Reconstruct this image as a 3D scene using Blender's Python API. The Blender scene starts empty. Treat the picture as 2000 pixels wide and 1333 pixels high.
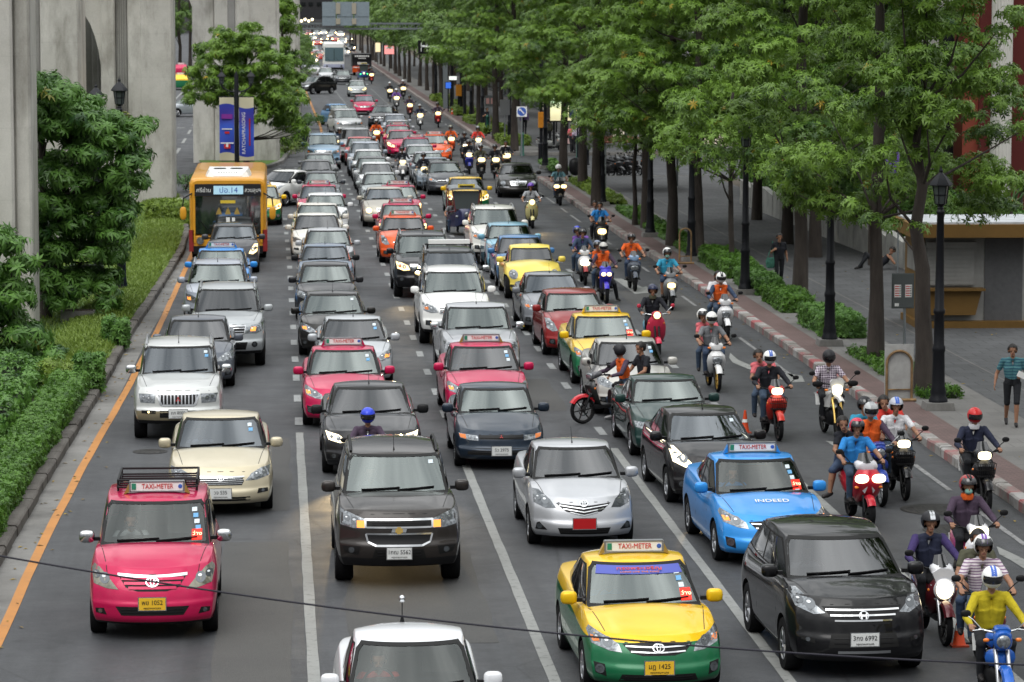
import bpy, bmesh, math, random
import numpy as np
from mathutils import Vector, Matrix, Euler
from mathutils.bvhtree import BVHTree
SC = bpy.context.scene
COL = SC.collection
R = math.radians
PI = math.pi
# -- camera
FPX, CAMH = 6500.0, 8.7                       # focal length in photo pixels, height of the footbridge lens
TH = math.atan(666.5 / FPX)
AZ = math.atan(465 * math.cos(TH) / FPX)
cam = bpy.data.cameras.new('camera')
cam.sensor_width = 36.0
cam.lens = 36.0 * FPX / 2000.0
cam.clip_start, cam.clip_end = 0.5, 4000.0
cam_o = bpy.data.objects.new('camera', cam)
COL.objects.link(cam_o)
cam_o.location = (0, 0, CAMH)
cam_o.rotation_euler = (PI / 2 - TH, 0, -AZ)
SC.camera = cam_o
cam.dof.use_dof = True
cam.dof.focus_distance = 44.0
cam.dof.aperture_fstop = (cam.lens / 1000.0) / 0.018
CAMROT = Euler((PI / 2 - TH, 0, -AZ)).to_matrix()
# -- world: overcast daylight
world = bpy.data.worlds.new('World')
SC.world = world
world.use_nodes = True
nt = world.node_tree
nt.nodes.clear()
w_out = nt.nodes.new('ShaderNodeOutputWorld')
w_bg = nt.nodes.new('ShaderNodeBackground')
w_sky = nt.nodes.new('ShaderNodeTexSky')
w_sky.sky_type = 'NISHITA'
w_sky.sun_disc = False
w_sky.sun_elevation = R(52)
w_sky.sun_rotation = R(200)
w_sky.air_density, w_sky.dust_density, w_sky.ozone_density = 1.2, 6.0, 1.0
w_hsv = nt.nodes.new('ShaderNodeHueSaturation')
w_hsv.inputs['Saturation'].default_value = 0.22
w_co = nt.nodes.new('ShaderNodeTexCoord')
w_no = nt.nodes.new('ShaderNodeTexNoise')
w_no.inputs['Scale'].default_value = 4.2
w_no.inputs['Detail'].default_value = 6
w_rp = nt.nodes.new('ShaderNodeValToRGB')
w_rp.color_ramp.elements[0].position, w_rp.color_ramp.elements[0].color = 0.30, (3.4, 3.8, 4.1, 1)
w_rp.color_ramp.elements[1].position, w_rp.color_ramp.elements[1].color = 0.72, (18.5, 18.6, 18.4, 1)
w_mx = nt.nodes.new('ShaderNodeMixRGB')
w_mx.inputs['Fac'].default_value = 0.75
L_ = nt.links.new
L_(w_co.outputs['Generated'], w_no.inputs['Vector'])
L_(w_no.outputs['Fac'], w_rp.inputs['Fac'])
L_(w_sky.outputs['Color'], w_hsv.inputs['Color'])
L_(w_hsv.outputs['Color'], w_mx.inputs['Color1'])
L_(w_rp.outputs['Color'], w_mx.inputs['Color2'])
w_sep = nt.nodes.new('ShaderNodeSeparateXYZ')
w_gr = nt.nodes.new('ShaderNodeValToRGB')
w_gr.color_ramp.elements[0].position, w_gr.color_ramp.elements[0].color = 0.03, (.10, .105, .11, 1)
w_e = w_gr.color_ramp.elements.new(.34)
w_e.color = (.52, .52, .53, 1)
w_gr.color_ramp.elements[2].position, w_gr.color_ramp.elements[2].color = 0.92, (1.75, 1.75, 1.74, 1)
w_mu = nt.nodes.new('ShaderNodeMixRGB')
w_mu.blend_type = 'MULTIPLY'
w_mu.inputs['Fac'].default_value = 1.0
L_(w_co.outputs['Generated'], w_sep.inputs[0])
L_(w_sep.outputs['Z'], w_gr.inputs['Fac'])
L_(w_mx.outputs['Color'], w_mu.inputs['Color1'])
L_(w_gr.outputs['Color'], w_mu.inputs['Color2'])
L_(w_mu.outputs['Color'], w_bg.inputs['Color'])
w_bg.inputs['Strength'].default_value = 0.12
L_(w_bg.outputs['Background'], w_out.inputs['Surface'])
sun = bpy.data.lights.new('sun', 'SUN')
sun.energy, sun.angle, sun.color = 0.6, R(40), (1.0, 0.985, 0.96)
sun_o = bpy.data.objects.new('sun', sun)
COL.objects.link(sun_o)
sun_o.rotation_euler = (R(38), 0, R(-20))
SC.view_settings.view_transform = 'Standard'
SC.view_settings.look = 'None'
SC.view_settings.exposure = 0.35
SC.view_settings.gamma = 1.0
SC.render.film_transparent = False
try:
 SC.cycles.use_denoising = True
 SC.cycles.denoiser = 'OPENIMAGEDENOISE'
 SC.cycles.max_bounces = 6
 SC.cycles.diffuse_bounces = 3
 SC.cycles.glossy_bounces = 3
 SC.cycles.transmission_bounces = 4
 SC.cycles.transparent_max_bounces = 6
 SC.cycles.sample_clamp_indirect = 4.0
 SC.cycles.caustics_reflective = False
 SC.cycles.caustics_refractive = False
except Exception:
 pass
def at(px, py, z=0.0):
 d = CAMROT @ Vector(((px - 1000) / FPX, -(py - 666.5) / FPX, -1.0))
 t = (z - CAMH) / d.z
 return Vector((d.x * t, d.y * t, z))
def up(px, py, Y):
 d = CAMROT @ Vector(((px - 1000) / FPX, -(py - 666.5) / FPX, -1.0))
 t = Y / d.y
 return Vector((d.x * t, Y, CAMH + d.z * t))
# -- materials
MATS = {}
def mat(name, color=(.5, .5, .5), rough=.5, metal=0., coat=0., spec=.28, ior=1.5, emit=None, es=0., noise=0., nscale=8., bump=0., bscale=60., sheen=0.):
 if name in MATS:
  return MATS[name]
 m = bpy.data.materials.new(name)
 m.use_nodes = True
 t = m.node_tree
 b = t.nodes['Principled BSDF']
 b.inputs['Base Color'].default_value = (*color, 1)
 b.inputs['Roughness'].default_value = rough
 b.inputs['Metallic'].default_value = metal
 b.inputs['IOR'].default_value = ior
 b.inputs['Specular IOR Level'].default_value = spec
 if coat:
  b.inputs['Coat Weight'].default_value = coat
  b.inputs['Coat Roughness'].default_value = .04
  b.inputs['Coat IOR'].default_value = 1.32
 if sheen:
  b.inputs['Sheen Weight'].default_value = sheen
 if emit:
  b.inputs['Emission Color'].default_value = (*emit, 1)
  b.inputs['Emission Strength'].default_value = es
  try:
   m.cycles.emission_sampling = 'NONE'
  except Exception:
   pass
 if noise or bump:
  co = t.nodes.new('ShaderNodeTexCoord')
 if noise:
  n = t.nodes.new('ShaderNodeTexNoise')
  n.inputs['Scale'].default_value = nscale
  n.inputs['Detail'].default_value = 6
  n.inputs['Roughness'].default_value = .65
  t.links.new(co.outputs['Object'], n.inputs['Vector'])
  r = t.nodes.new('ShaderNodeValToRGB')
  e = r.color_ramp.elements
  e[0].position, e[1].position = .3, .7
  e[0].color = (*[max(0, c * (1 - noise)) for c in color], 1)
  e[1].color = (*[min(1, c * (1 + noise)) for c in color], 1)
  t.links.new(n.outputs['Fac'], r.inputs['Fac'])
  t.links.new(r.outputs['Color'], b.inputs['Base Color'])
 if bump:
  n2 = t.nodes.new('ShaderNodeTexNoise')
  n2.inputs['Scale'].default_value = bscale
  n2.inputs['Detail'].default_value = 4
  t.links.new(co.outputs['Object'], n2.inputs['Vector'])
  bp = t.nodes.new('ShaderNodeBump')
  bp.inputs['Strength'].default_value = bump
  bp.inputs['Distance'].default_value = .02
  t.links.new(n2.outputs['Fac'], bp.inputs['Height'])
  t.links.new(bp.outputs['Normal'], b.inputs['Normal'])
 MATS[name] = m
 return m
def paint(color, metallic=.25):
 return mat('paint_%02x%02x%02x_%d' % (*[int(max(0, min(1, c)) * 255) for c in color], int(metallic * 10)), color, .38, metallic * .8, coat=1., spec=.12, noise=.07, nscale=1.3)
def glow(name, color, s):
 return mat(name, tuple(.10 * c for c in color), .3, emit=color, es=s)
mat('glass', (.010, .014, .014), .03, spec=.5, ior=2.2)
mat('glass_side', (.008, .009, .01), .05, ior=1.6)
mat('rubber', (.009, .009, .010), .75, spec=.15)
mat('black_trim', (.009, .009, .010), .45, spec=.2)
mat('seal', (.006, .006, .006), .6)
mat('tyre', (.010, .010, .011), .9, spec=.12, noise=.3, nscale=20)
mat('seat_cloth', (.10, .10, .105), .9)
mat('seat_beige', (.30, .27, .22), .9)
mat('rim', (.45, .46, .48), .3, .9)
mat('rim_black', (.03, .03, .03), .35, .5)
mat('chrome', (.60, .61, .62), .14, 1.)
mat('lens', (.22, .235, .25), .10, .6, coat=1., noise=.7, nscale=24)
mat('lens_dark', (.10, .11, .12), .08, .5, coat=1., noise=.5, nscale=14)
mat('lens_yellowed', (.20, .19, .15), .12, .45, coat=1., noise=.4, nscale=10)
mat('reflector', (.15, .16, .17), .2, .7)
mat('amber', (.7, .18, .02), .2, coat=1.)
mat('plate_white', (.62, .63, .62), .4)
mat('plate_yellow', (.75, .45, .03), .4)
mat('plate_red', (.42, .012, .015), .4)
mat('ink', (.015, .015, .018), .5)
mat('sticker', (.55, .62, .66), .4)
mat('sticker_blue', (.12, .32, .55), .4)
mat('sign_white', (.78, .78, .76), .35)
mat('sign_red', (.55, .03, .03), .4)
mat('sign_green', (.03, .22, .13), .4)
mat('sign_blue', (.05, .12, .45), .4)
mat('gold', (.62, .42, .12), .3, .8)
mat('emblem_red', (.35, .02, .02), .3)
glow('amber_lit', (1., .33, .06), 1.6)
glow('lamp_lit', (1., .86, .56), 3.4)
glow('lamp_warm', (1., .74, .32), 2.9)
glow('lamp_far', (1., .76, .33), 2.5)
glow('lamp_queue', (1., .72, .34), 12.)
glow('led_red', (1., .03, .012), 1.1)
glow('led_text', (1., .62, .35), 2.5)
glow('led_green', (.05, 1., .25), 4.)
glow('led_violet', (.25, .08, 1.), 4.)
glow('red_lit', (1., .06, .02), 3.)
def m_windscreen(name='windscreen_glass', ior=2.15, tint=(.42, .48, .47), sheen=(.88, .97, .95)):
 m = bpy.data.materials.new(name)
 m.use_nodes = True
 t = m.node_tree
 t.nodes.clear()
 o, mx, tr, gl, fr = [t.nodes.new(k) for k in ('ShaderNodeOutputMaterial', 'ShaderNodeMixShader', 'ShaderNodeBsdfTransparent', 'ShaderNodeBsdfGlossy', 'ShaderNodeFresnel')]
 tr.inputs['Color'].default_value = (*tint, 1)
 gl.inputs['Color'].default_value = (*sheen, 1)
 gl.inputs['Roughness'].default_value = .03
 fr.inputs['IOR'].default_value = ior
 t.links.new(fr.outputs[0], mx.inputs[0])
 t.links.new(tr.outputs[0], mx.inputs[1])
 t.links.new(gl.outputs[0], mx.inputs[2])
 t.links.new(mx.outputs[0], o.inputs['Surface'])
 MATS[name] = m
m_windscreen()
m_windscreen('windscreen_tinted', 1.72, (.20, .21, .22), (.95, .97, 1.))
m_windscreen('windscreen_blue', 1.85, (.26, .30, .36), (.86, .93, 1.))
m_windscreen('windscreen_clear', 1.6, (.62, .66, .64), (.95, 1., .98))
# -- mesh builder
class MB:
 def __init__(s):
  s.v, s.f, s.m = [], [], []
 def add(s, v, f, m=0):
  o = len(s.v)
  s.v += [tuple(p) for p in v]
  s.f += [tuple(i + o for i in q) for q in f]
  s.m += [m] * len(f)
  return s
 def box(s, c, d, m=0, rot=None, taper=None):
  x, y, z = d[0] / 2, d[1] / 2, d[2] / 2
  t = taper if taper else (1, 1)
  p = [(-x, -y, -z), (x, -y, -z), (x, y, -z), (-x, y, -z),
    (-x * t[0], -y * t[1], z), (x * t[0], -y * t[1], z), (x * t[0], y * t[1], z), (-x * t[0], y * t[1], z)]
  if rot is not None:
   p = [rot @ Vector(q) for q in p]
  return s.add([(q[0] + c[0], q[1] + c[1], q[2] + c[2]) for q in p],
      [(3, 2, 1, 0), (4, 5, 6, 7), (0, 1, 5, 4), (1, 2, 6, 5), (2, 3, 7, 6), (3, 0, 4, 7)], m)
 def tube(s, pts, r, n=8, m=0, cap=True):
  pts = [Vector(p) for p in pts]
  rs = r if isinstance(r, (list, tuple)) else [r] * len(pts)
  v, f = [], []
  prev = None
  for i, p in enumerate(pts):
   d = (pts[min(i + 1, len(pts) - 1)] - pts[max(i - 1, 0)])
   d = d.normalized() if d.length > 1e-9 else Vector((0, 0, 1))
   if prev is None:
    a = d.orthogonal().normalized()
   else:
    a = (prev - d * prev.dot(d))
    a = a.normalized() if a.length > 1e-6 else d.orthogonal().normalized()
   prev = a
   b = d.cross(a)
   for k in range(n):
    q = 2 * PI * k / n
    v.append(p + (a * math.cos(q) + b * math.sin(q)) * rs[i])
  for i in range(len(pts) - 1):
   for k in range(n):
    f.append((i * n + k, i * n + (k + 1) % n, (i + 1) * n + (k + 1) % n, (i + 1) * n + k))
  if cap:
   f.append(tuple(range(n - 1, -1, -1)))
   f.append(tuple((len(pts) - 1) * n + k for k in range(n)))
  return s.add(v, f, m)
 def lathe(s, prof, n=24, c=(0, 0, 0), axis='z', m=0, a0=0., a1=2 * PI):
  full = abs(a1 - a0 - 2 * PI) < 1e-6
  k = n if full else n + 1
  v, f = [], []
  for (r, h) in prof:
   for i in range(k):
    a = a0 + (a1 - a0) * i / n
    x, y = r * math.cos(a), r * math.sin(a)
    p = (x, y, h) if axis == 'z' else ((h, x, y) if axis == 'x' else (x, h, y))
    v.append((p[0] + c[0], p[1] + c[1], p[2] + c[2]))
  for j in range(len(prof) - 1):
   for i in range(n):
    i2 = (i + 1) % k
    q = (j * k + i, j * k + i2, (j + 1) * k + i2, (j + 1) * k + i)
    f.append(q if axis != 'y' else q[::-1])
  return s.add(v, f, m)
 def ball(s, c, r, n=12, m=0, e=1.0, rot=None):
  rx, ry, rz = r if isinstance(r, (list, tuple)) else (r, r, r)
  g = lambda t: math.copysign(abs(t) ** e, t)
  v, f = [], []
  rows = max(4, n // 2 + 1)
  for j in range(rows + 1):
   t = -PI / 2 + PI * j / rows
   for i in range(n):
    a = 2 * PI * i / n
    p = Vector((rx * g(math.cos(t)) * g(math.cos(a)), ry * g(math.cos(t)) * g(math.sin(a)), rz * g(math.sin(t))))
    if rot is not None:
     p = rot @ p
    v.append((p[0] + c[0], p[1] + c[1], p[2] + c[2]))
  for j in range(rows):
   for i in range(n):
    f.append((j * n + i, j * n + (i + 1) % n, (j + 1) * n + (i + 1) % n, (j + 1) * n + i))
  return s.add(v, f, m)
 def loft(s, rings, m=0, closed=True, cap=True):
  n = len(rings[0])
  v = [p for r in rings for p in r]
  f = []
  for j in range(len(rings) - 1):
   for i in range(n if closed else n - 1):
    f.append((j * n + i, j * n + (i + 1) % n, (j + 1) * n + (i + 1) % n, (j + 1) * n + i))
  if cap and closed:
   f.append(tuple(range(n - 1, -1, -1)))
   f.append(tuple((len(rings) - 1) * n + i for i in range(n)))
  return s.add(v, f, m)
 def prism(s, poly, y0, y1, m=0, axis='y'):
  def P(a, b, h):
   return (a, h, b) if axis == 'y' else ((h, a, b) if axis == 'x' else (a, b, h))
  n = len(poly)
  v = [P(a, b, y0) for a, b in poly] + [P(a, b, y1) for a, b in poly]
  f = [tuple(range(n)), tuple(range(2 * n - 1, n - 1, -1))]
  f += [(i, (i + 1) % n, n + (i + 1) % n, n + i) for i in range(n)]
  return s.add(v, f, m)
 def xf(s, M):
  s.v = [tuple(M @ Vector(p)) for p in s.v]
  return s
 def mesh(s, name, smooth=40, fix=True):
  me = bpy.data.meshes.new(name)
  me.from_pydata(s.v, [], s.f)
  if max(s.m, default=0):
   me.polygons.foreach_set('material_index', s.m)
  if fix:
   bm = bmesh.new()
   bm.from_mesh(me)
   bmesh.ops.recalc_face_normals(bm, faces=bm.faces)
   bm.to_mesh(me)
   bm.free()
  finish(me, smooth)
  return me
def finish(me, smooth=40):
 if smooth:
  me.polygons.foreach_set('use_smooth', [True] * len(me.polygons))
  if smooth < 180:
   me.set_sharp_from_angle(angle=R(smooth))
 me.update()
def link(name, me, mats, parent=None, loc=None, rotz=None):
 for i, m in enumerate(mats):
  if i >= len(me.materials):
   me.materials.append(MATS[m] if isinstance(m, str) else m)
 o = bpy.data.objects.new(name, me)
 COL.objects.link(o)
 if parent is not None:
  o.parent = parent
 if loc is not None:
  o.location = loc
 if rotz is not None:
  o.rotation_euler = (0, 0, rotz)
 return o
def obj(name, mb, mats, parent=None, loc=None, rotz=None, smooth=40, fix=True):
 if not isinstance(mats, (list, tuple)):
  mats = [mats]
 return link(name, mb.mesh(name, smooth, fix), mats, parent, loc, rotz)
def tag(o, label, cat, group=None):
 o['label'] = label
 o['category'] = cat
 if group:
  o['group'] = group
 return o
def struct(o, kind='structure'):
 o['kind'] = kind
 return o
def thing(name, label, cat, loc=(0, 0, 0), rotz=0., group=None):
 o = bpy.data.objects.new(name, None)
 o.empty_display_size = .2
 COL.objects.link(o)
 o.location = loc
 o.rotation_euler = (0, 0, rotz)
 return tag(o, label, cat, group)
def evaluated(me, mods):
 o = bpy.data.objects.new('work', me)
 COL.objects.link(o)
 for t, kw in mods:
  md = o.modifiers.new(t, t)
  for k, v in kw.items():
   setattr(md, k, v)
 dg = bpy.context.evaluated_depsgraph_get()
 out = bpy.data.meshes.new_from_object(o.evaluated_get(dg))
 bpy.data.objects.remove(o)
 return out
TEXTS = {}
def text_mesh(body, size, extrude=.002, align='CENTER'):
 key = (body, size, extrude, align)
 if key in TEXTS:
  return TEXTS[key]
 c = bpy.data.curves.new('lettering', 'FONT')
 c.body = body
 c.size = size
 c.extrude = extrude
 c.align_x = align
 c.align_y = 'CENTER'
 c.resolution_u = 3
 o = bpy.data.objects.new('lettering', c)
 COL.objects.link(o)
 dg = bpy.context.evaluated_depsgraph_get()
 me = bpy.data.meshes.new_from_object(o.evaluated_get(dg))
 bpy.data.objects.remove(o)
 TEXTS[key] = me
 return me
def text_obj(name, body, size, m, loc, rot=(PI / 2, 0, 0), parent=None, scale=(1, 1, 1), extrude=.002):
 me = text_mesh(body, size, extrude).copy()
 me.name = name
 me.materials.clear()
 me.materials.append(MATS[m])
 o = bpy.data.objects.new(name, me)
 COL.objects.link(o)
 o.parent = parent
 o.location, o.rotation_euler, o.scale = loc, rot, scale
 return o
def interp(pts, x):
 if x <= pts[0][0]:
  return pts[0][1]
 for (a, b), (c, d) in zip(pts, pts[1:]):
  if x <= c:
   t = (x - a) / (c - a) if c > a else 0
   return b + (d - b) * t
 return pts[-1][1]
def smoothp(pts, x):
 if x <= pts[0][0]:
  return pts[0][1]
 if x >= pts[-1][0]:
  return pts[-1][1]
 for i in range(len(pts) - 1):
  if x <= pts[i + 1][0]:
   x0, y0 = pts[max(i - 1, 0)]
   x1, y1 = pts[i]
   x2, y2 = pts[i + 1]
   x3, y3 = pts[min(i + 2, len(pts) - 1)]
   t = (x - x1) / (x2 - x1)
   m1 = (y2 - y0) / max(x2 - x0, 1e-6) * (x2 - x1)
   m2 = (y3 - y1) / max(x3 - x1, 1e-6) * (x2 - x1)
   return (2 * t**3 - 3 * t * t + 1) * y1 + (t**3 - 2 * t * t + t) * m1 + (-2 * t**3 + 3 * t * t) * y2 + (t**3 - t * t) * m2
# -- ground, road and pavements
rng = np.random.default_rng(7)
random.seed(7)
def node_mat(name, build):
 if name in MATS:
  return MATS[name]
 m = bpy.data.materials.new(name)
 m.use_nodes = True
 t = m.node_tree
 b = t.nodes['Principled BSDF']
 co = t.nodes.new('ShaderNodeTexCoord').outputs['Object']
 def N(kind, **kw):
  n = t.nodes.new(kind)
  for k, v in kw.items():
   if k in n.inputs:
    n.inputs[k].default_value = v
   else:
    setattr(n, k, v)
  return n
 def noise(scale, detail=6, rough=.6, vec=None, stretch=None):
  n = N('ShaderNodeTexNoise', Scale=scale, Detail=detail, Roughness=rough)
  v = vec or co
  if stretch:
   mp = N('ShaderNodeMapping')
   mp.inputs['Scale'].default_value = stretch
   t.links.new(v, mp.inputs['Vector'])
   v = mp.outputs['Vector']
  t.links.new(v, n.inputs['Vector'])
  return n.outputs['Fac']
 def ramp(fac, *stops):
  r = N('ShaderNodeValToRGB')
  e = r.color_ramp.elements
  while len(e) < len(stops):
   e.new(.5)
  for q, (p, c) in zip(e, stops):
   q.position = p
   q.color = (*c, 1) if len(c) == 3 else c
  t.links.new(fac, r.inputs['Fac'])
  return r.outputs['Color']
 def mix(fac, a, c, mode='MIX'):
  n = N('ShaderNodeMixRGB', blend_type=mode)
  for s, q in (('Fac', fac), ('Color1', a), ('Color2', c)):
   if isinstance(q, (int, float)):
    n.inputs[s].default_value = q
   elif isinstance(q, tuple):
    n.inputs[s].default_value = (*q, 1)
   else:
    t.links.new(q, n.inputs[s])
  return n.outputs['Color']
 def math_(op, a, c=0.):
  n = N('ShaderNodeMath', operation=op)
  for i, q in enumerate((a, c)):
   if isinstance(q, (int, float)):
    n.inputs[i].default_value = q
   else:
    t.links.new(q, n.inputs[i])
  return n.outputs[0]
 def sep():
  n = N('ShaderNodeSeparateXYZ')
  t.links.new(co, n.inputs[0])
  return n.outputs
 def bump(h, s, dist=.02):
  n = N('ShaderNodeBump', Strength=s, Distance=dist)
  t.links.new(h, n.inputs['Height'])
  t.links.new(n.outputs['Normal'], b.inputs['Normal'])
 build(dict(t=t, b=b, co=co, N=N, noise=noise, ramp=ramp, mix=mix, math=math_, sep=sep, bump=bump, link=t.links.new))
 MATS[name] = m
 return m
def m_asphalt(k):
 base = k['ramp'](k['noise'](.35, 5), (.3, (.042, .044, .048)), (.7, (.055, .0575, .062)))
 streak = k['ramp'](k['noise'](1.0, 4, stretch=(1.6, .05, 1)), (.35, (.66, .66, .66)), (.65, (1.14, 1.14, 1.14)))
 c = k['mix'](.8, base, streak, 'MULTIPLY')
 grain = k['ramp'](k['noise'](26, 5, .85), (.32, (.62, .62, .62)), (.70, (1.45, 1.45, 1.45)))
 c = k['mix'](.75, c, grain, 'MULTIPLY')
 g2 = k['ramp'](k['noise'](7, 4, .8), (.32, (.80, .80, .80)), (.68, (1.22, 1.22, 1.22)))
 c = k['mix'](.8, c, g2, 'MULTIPLY')
 spots = k['ramp'](k['noise'](.9, 3, .4), (.62, (1, 1, 1)), (.70, (.62, .62, .63)))
 c = k['mix'](.55, c, spots, 'MULTIPLY')
 v = k['N']('ShaderNodeTexVoronoi', feature='DISTANCE_TO_EDGE', Scale=.22)
 k['link'](k['co'], v.inputs['Vector'])
 crack = k['ramp'](v.outputs['Distance'], (.0, (.45, .45, .45)), (.006, (1, 1, 1)))
 c = k['mix'](.6, c, crack, 'MULTIPLY')
 x = k['sep']()[0]
 wob = k['math']('MULTIPLY', k['math']('SUBTRACT', k['noise'](.25, 3), .5), .5)
 ln = k['math']('ABSOLUTE', k['math']('SUBTRACT', k['math']('FRACT', k['math']('MULTIPLY', k['math']('ADD', k['math']('SUBTRACT', x, .45), wob), .328)), .5))
 oil = k['ramp'](ln, (.0, (.66, .66, .66)), (.07, (.86, .86, .86)), (.16, (1.06, 1.06, 1.06)), (.30, (1.0, 1.0, 1.0)), (.5, (.92, .92, .92)))
 c = k['mix'](.75, c, oil, 'MULTIPLY')
 k['link'](c, k['b'].inputs['Base Color'])
 k['b'].inputs['Specular IOR Level'].default_value = .35
 r = k['ramp'](k['noise'](.8, 4), (.3, (.50, .5, .5)), (.7, (.72, .72, .72)))
 k['link'](r, k['b'].inputs['Roughness'])
 k['bump'](k['noise'](70, 2, .8), .35)
node_mat('asphalt', m_asphalt)
def m_patch(k):
 c = k['ramp'](k['noise'](.7, 5), (.3, (.034, .034, .035)), (.7, (.047, .047, .047)))
 grain = k['ramp'](k['noise'](45, 3, .85), (.3, (.4, .4, .4)), (.72, (1.9, 1.85, 1.7)))
 k['link'](k['mix'](.8, c, grain, 'MULTIPLY'), k['b'].inputs['Base Color'])
 k['b'].inputs['Roughness'].default_value = .7
 k['bump'](k['noise'](50, 2, .8), .5)
node_mat('asphalt_patch', m_patch)
def paintline(rgb, wear):
 def f(k):
  c = k['ramp'](k['noise'](1.4, 5), (.3, tuple(x * .78 for x in rgb)), (.7, rgb))
  w = k['ramp'](k['noise'](7, 8, .75), (wear - .06, (1, 1, 1)), (wear + .05, (0, 0, 0)))
  c = k['mix'](w, c, (.085, .085, .085))
  k['link'](c, k['b'].inputs['Base Color'])
  k['b'].inputs['Roughness'].default_value = .6
 return f
node_mat('line_white', paintline((.23, .235, .225), .41))
node_mat('line_dash', paintline((.25, .26, .26), .42))
node_mat('line_faint', paintline((.24, .24, .24), .47))
node_mat('line_orange', paintline((.44, .18, .03), .36))
def m_concrete(base, stain, sc=.35):
 def f(k):
  c = k['ramp'](k['noise'](sc, 7, .6), (.30, tuple(x * .74 for x in base)), (.66, tuple(x * 1.06 for x in base)))
  s = k['ramp'](k['noise'](1.3, 8, .7, stretch=(.7, .7, .22)), (.48, (1, 1, 1)), (.70, stain))
  c = k['mix'](.8, c, s, 'MULTIPLY')
  blot = k['ramp'](k['noise'](.22, 6, .62), (.42, (1, 1, 1)), (.60, (.76, .75, .73)))
  c = k['mix'](.8, c, blot, 'MULTIPLY')
  g = k['ramp'](k['noise'](24, 3, .7), (.3, (.86, .86, .86)), (.7, (1.1, 1.1, 1.1)))
  c = k['mix'](.6, c, g, 'MULTIPLY')
  z = k['sep']()[2]
  j = k['math']('FRACT', k['math']('MULTIPLY', z, .55))
  jl = k['ramp'](j, (.0, (.80, .80, .80)), (.015, (1, 1, 1)))
  c = k['mix'](.6, c, jl, 'MULTIPLY')
  k['link'](c, k['b'].inputs['Base Color'])
  k['b'].inputs['Roughness'].default_value = .85
  k['bump'](k['noise'](14, 5, .7), .25)
 return f
node_mat('concrete', m_concrete((.50, .485, .45), (.36, .35, .32)))
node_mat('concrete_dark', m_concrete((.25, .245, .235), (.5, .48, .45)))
node_mat('kerb_stone', m_concrete((.20, .195, .185), (.5, .5, .5), 1.2))
def m_kerb_old(k):
 c = k['ramp'](k['noise'](1.2, 7, .7), (.3, (.045, .038, .032)), (.7, (.13, .12, .108)))
 y = k['sep']()[1]
 j = k['math']('FRACT', k['math']('MULTIPLY', y, 1.0))
 c = k['mix'](.8, c, k['ramp'](j, (.0, (.35, .35, .35)), (.04, (1, 1, 1))), 'MULTIPLY')
 k['link'](c, k['b'].inputs['Base Color'])
 k['b'].inputs['Roughness'].default_value = .9
 k['bump'](k['noise'](9, 6, .7), .6, .05)
node_mat('kerb_old', m_kerb_old)
def m_kerb_paint(k):
 y = k['sep']()[1]
 j = k['math']('FRACT', k['math']('MULTIPLY', y, .62))
 st = k['ramp'](j, (.0, (.30, .07, .075)), (.48, (.30, .07, .075)), (.50, (.34, .33, .32)), (.98, (.34, .33, .32)))
 old = k['ramp'](k['noise'](2.0, 6, .7), (.3, (.13, .12, .11)), (.7, (.24, .22, .20)))
 w = k['ramp'](k['noise'](1.1, 7, .7), (.40, (1, 1, 1)), (.56, (0, 0, 0)))
 far = k['math']('SUBTRACT', 1.0, k['math']('MULTIPLY', k['math']('GREATER_THAN', y, 100.0), .65))
 w2 = k['math']('MULTIPLY', w, far)
 k['link'](k['mix'](w2, old, st), k['b'].inputs['Base Color'])
 k['b'].inputs['Roughness'].default_value = .85
 k['bump'](k['noise'](9, 6, .7), .5, .04)
node_mat('kerb_painted', m_kerb_paint)
def m_pavers(rgb, sx, sy, grout=.6):
 def f(k):
  br = k['N']('ShaderNodeTexBrick', Scale=1.0)
  br.inputs['Color1'].default_value = (*rgb, 1)
  br.inputs['Color2'].default_value = (*[x * .78 for x in rgb], 1)
  br.inputs['Mortar'].default_value = (*[x * grout for x in rgb], 1)
  br.inputs['Mortar Size'].default_value = .016
  br.inputs['Brick Width'].default_value = sx
  br.inputs['Row Height'].default_value = sy
  k['link'](k['co'], br.inputs['Vector'])
  d = k['ramp'](k['noise'](.5, 7, .65), (.3, (.70, .70, .70)), (.7, (1.15, 1.15, 1.15)))
  c = k['mix'](.85, br.outputs['Color'], d, 'MULTIPLY')
  g = k['ramp'](k['noise'](30, 3, .8), (.3, (.75, .75, .75)), (.7, (1.25, 1.25, 1.25)))
  k['link'](k['mix'](.6, c, g, 'MULTIPLY'), k['b'].inputs['Base Color'])
  k['b'].inputs['Roughness'].default_value = .8
 return f
node_mat('paving_grey', m_pavers((.080, .082, .085), .6, .6, .45))
node_mat('paving_red', m_pavers((.135, .085, .078), .2, .1, .65))
node_mat('paving_light', m_pavers((.155, .15, .142), .6, .6, .7))
def m_soil(k):
 c = k['ramp'](k['noise'](1.5, 8, .7), (.3, (.045, .035, .026)), (.6, (.085, .07, .05)), (.8, (.06, .075, .03)))
 k['link'](c, k['b'].inputs['Base Color'])
 k['b'].inputs['Roughness'].default_value = .95
 k['bump'](k['noise'](12, 5, .7), .6, .05)
node_mat('soil', m_soil)
def m_lawn(k):
 c = k['ramp'](k['noise'](2.2, 8, .7), (.28, (.035, .075, .012)), (.55, (.075, .15, .022)), (.8, (.12, .17, .04)))
 k['link'](c, k['b'].inputs['Base Color'])
 k['b'].inputs['Roughness'].default_value = .95
 k['bump'](k['noise'](40, 4, .8), .8, .05)
node_mat('lawn', m_lawn)
mb = MB().add([(-1500, -200, -.03), (1500, -200, -.03), (1500, 3000, -.03), (-1500, 3000, -.03)], [(0, 1, 2, 3)])
struct(obj('ground', mb, 'soil', smooth=0))
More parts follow.
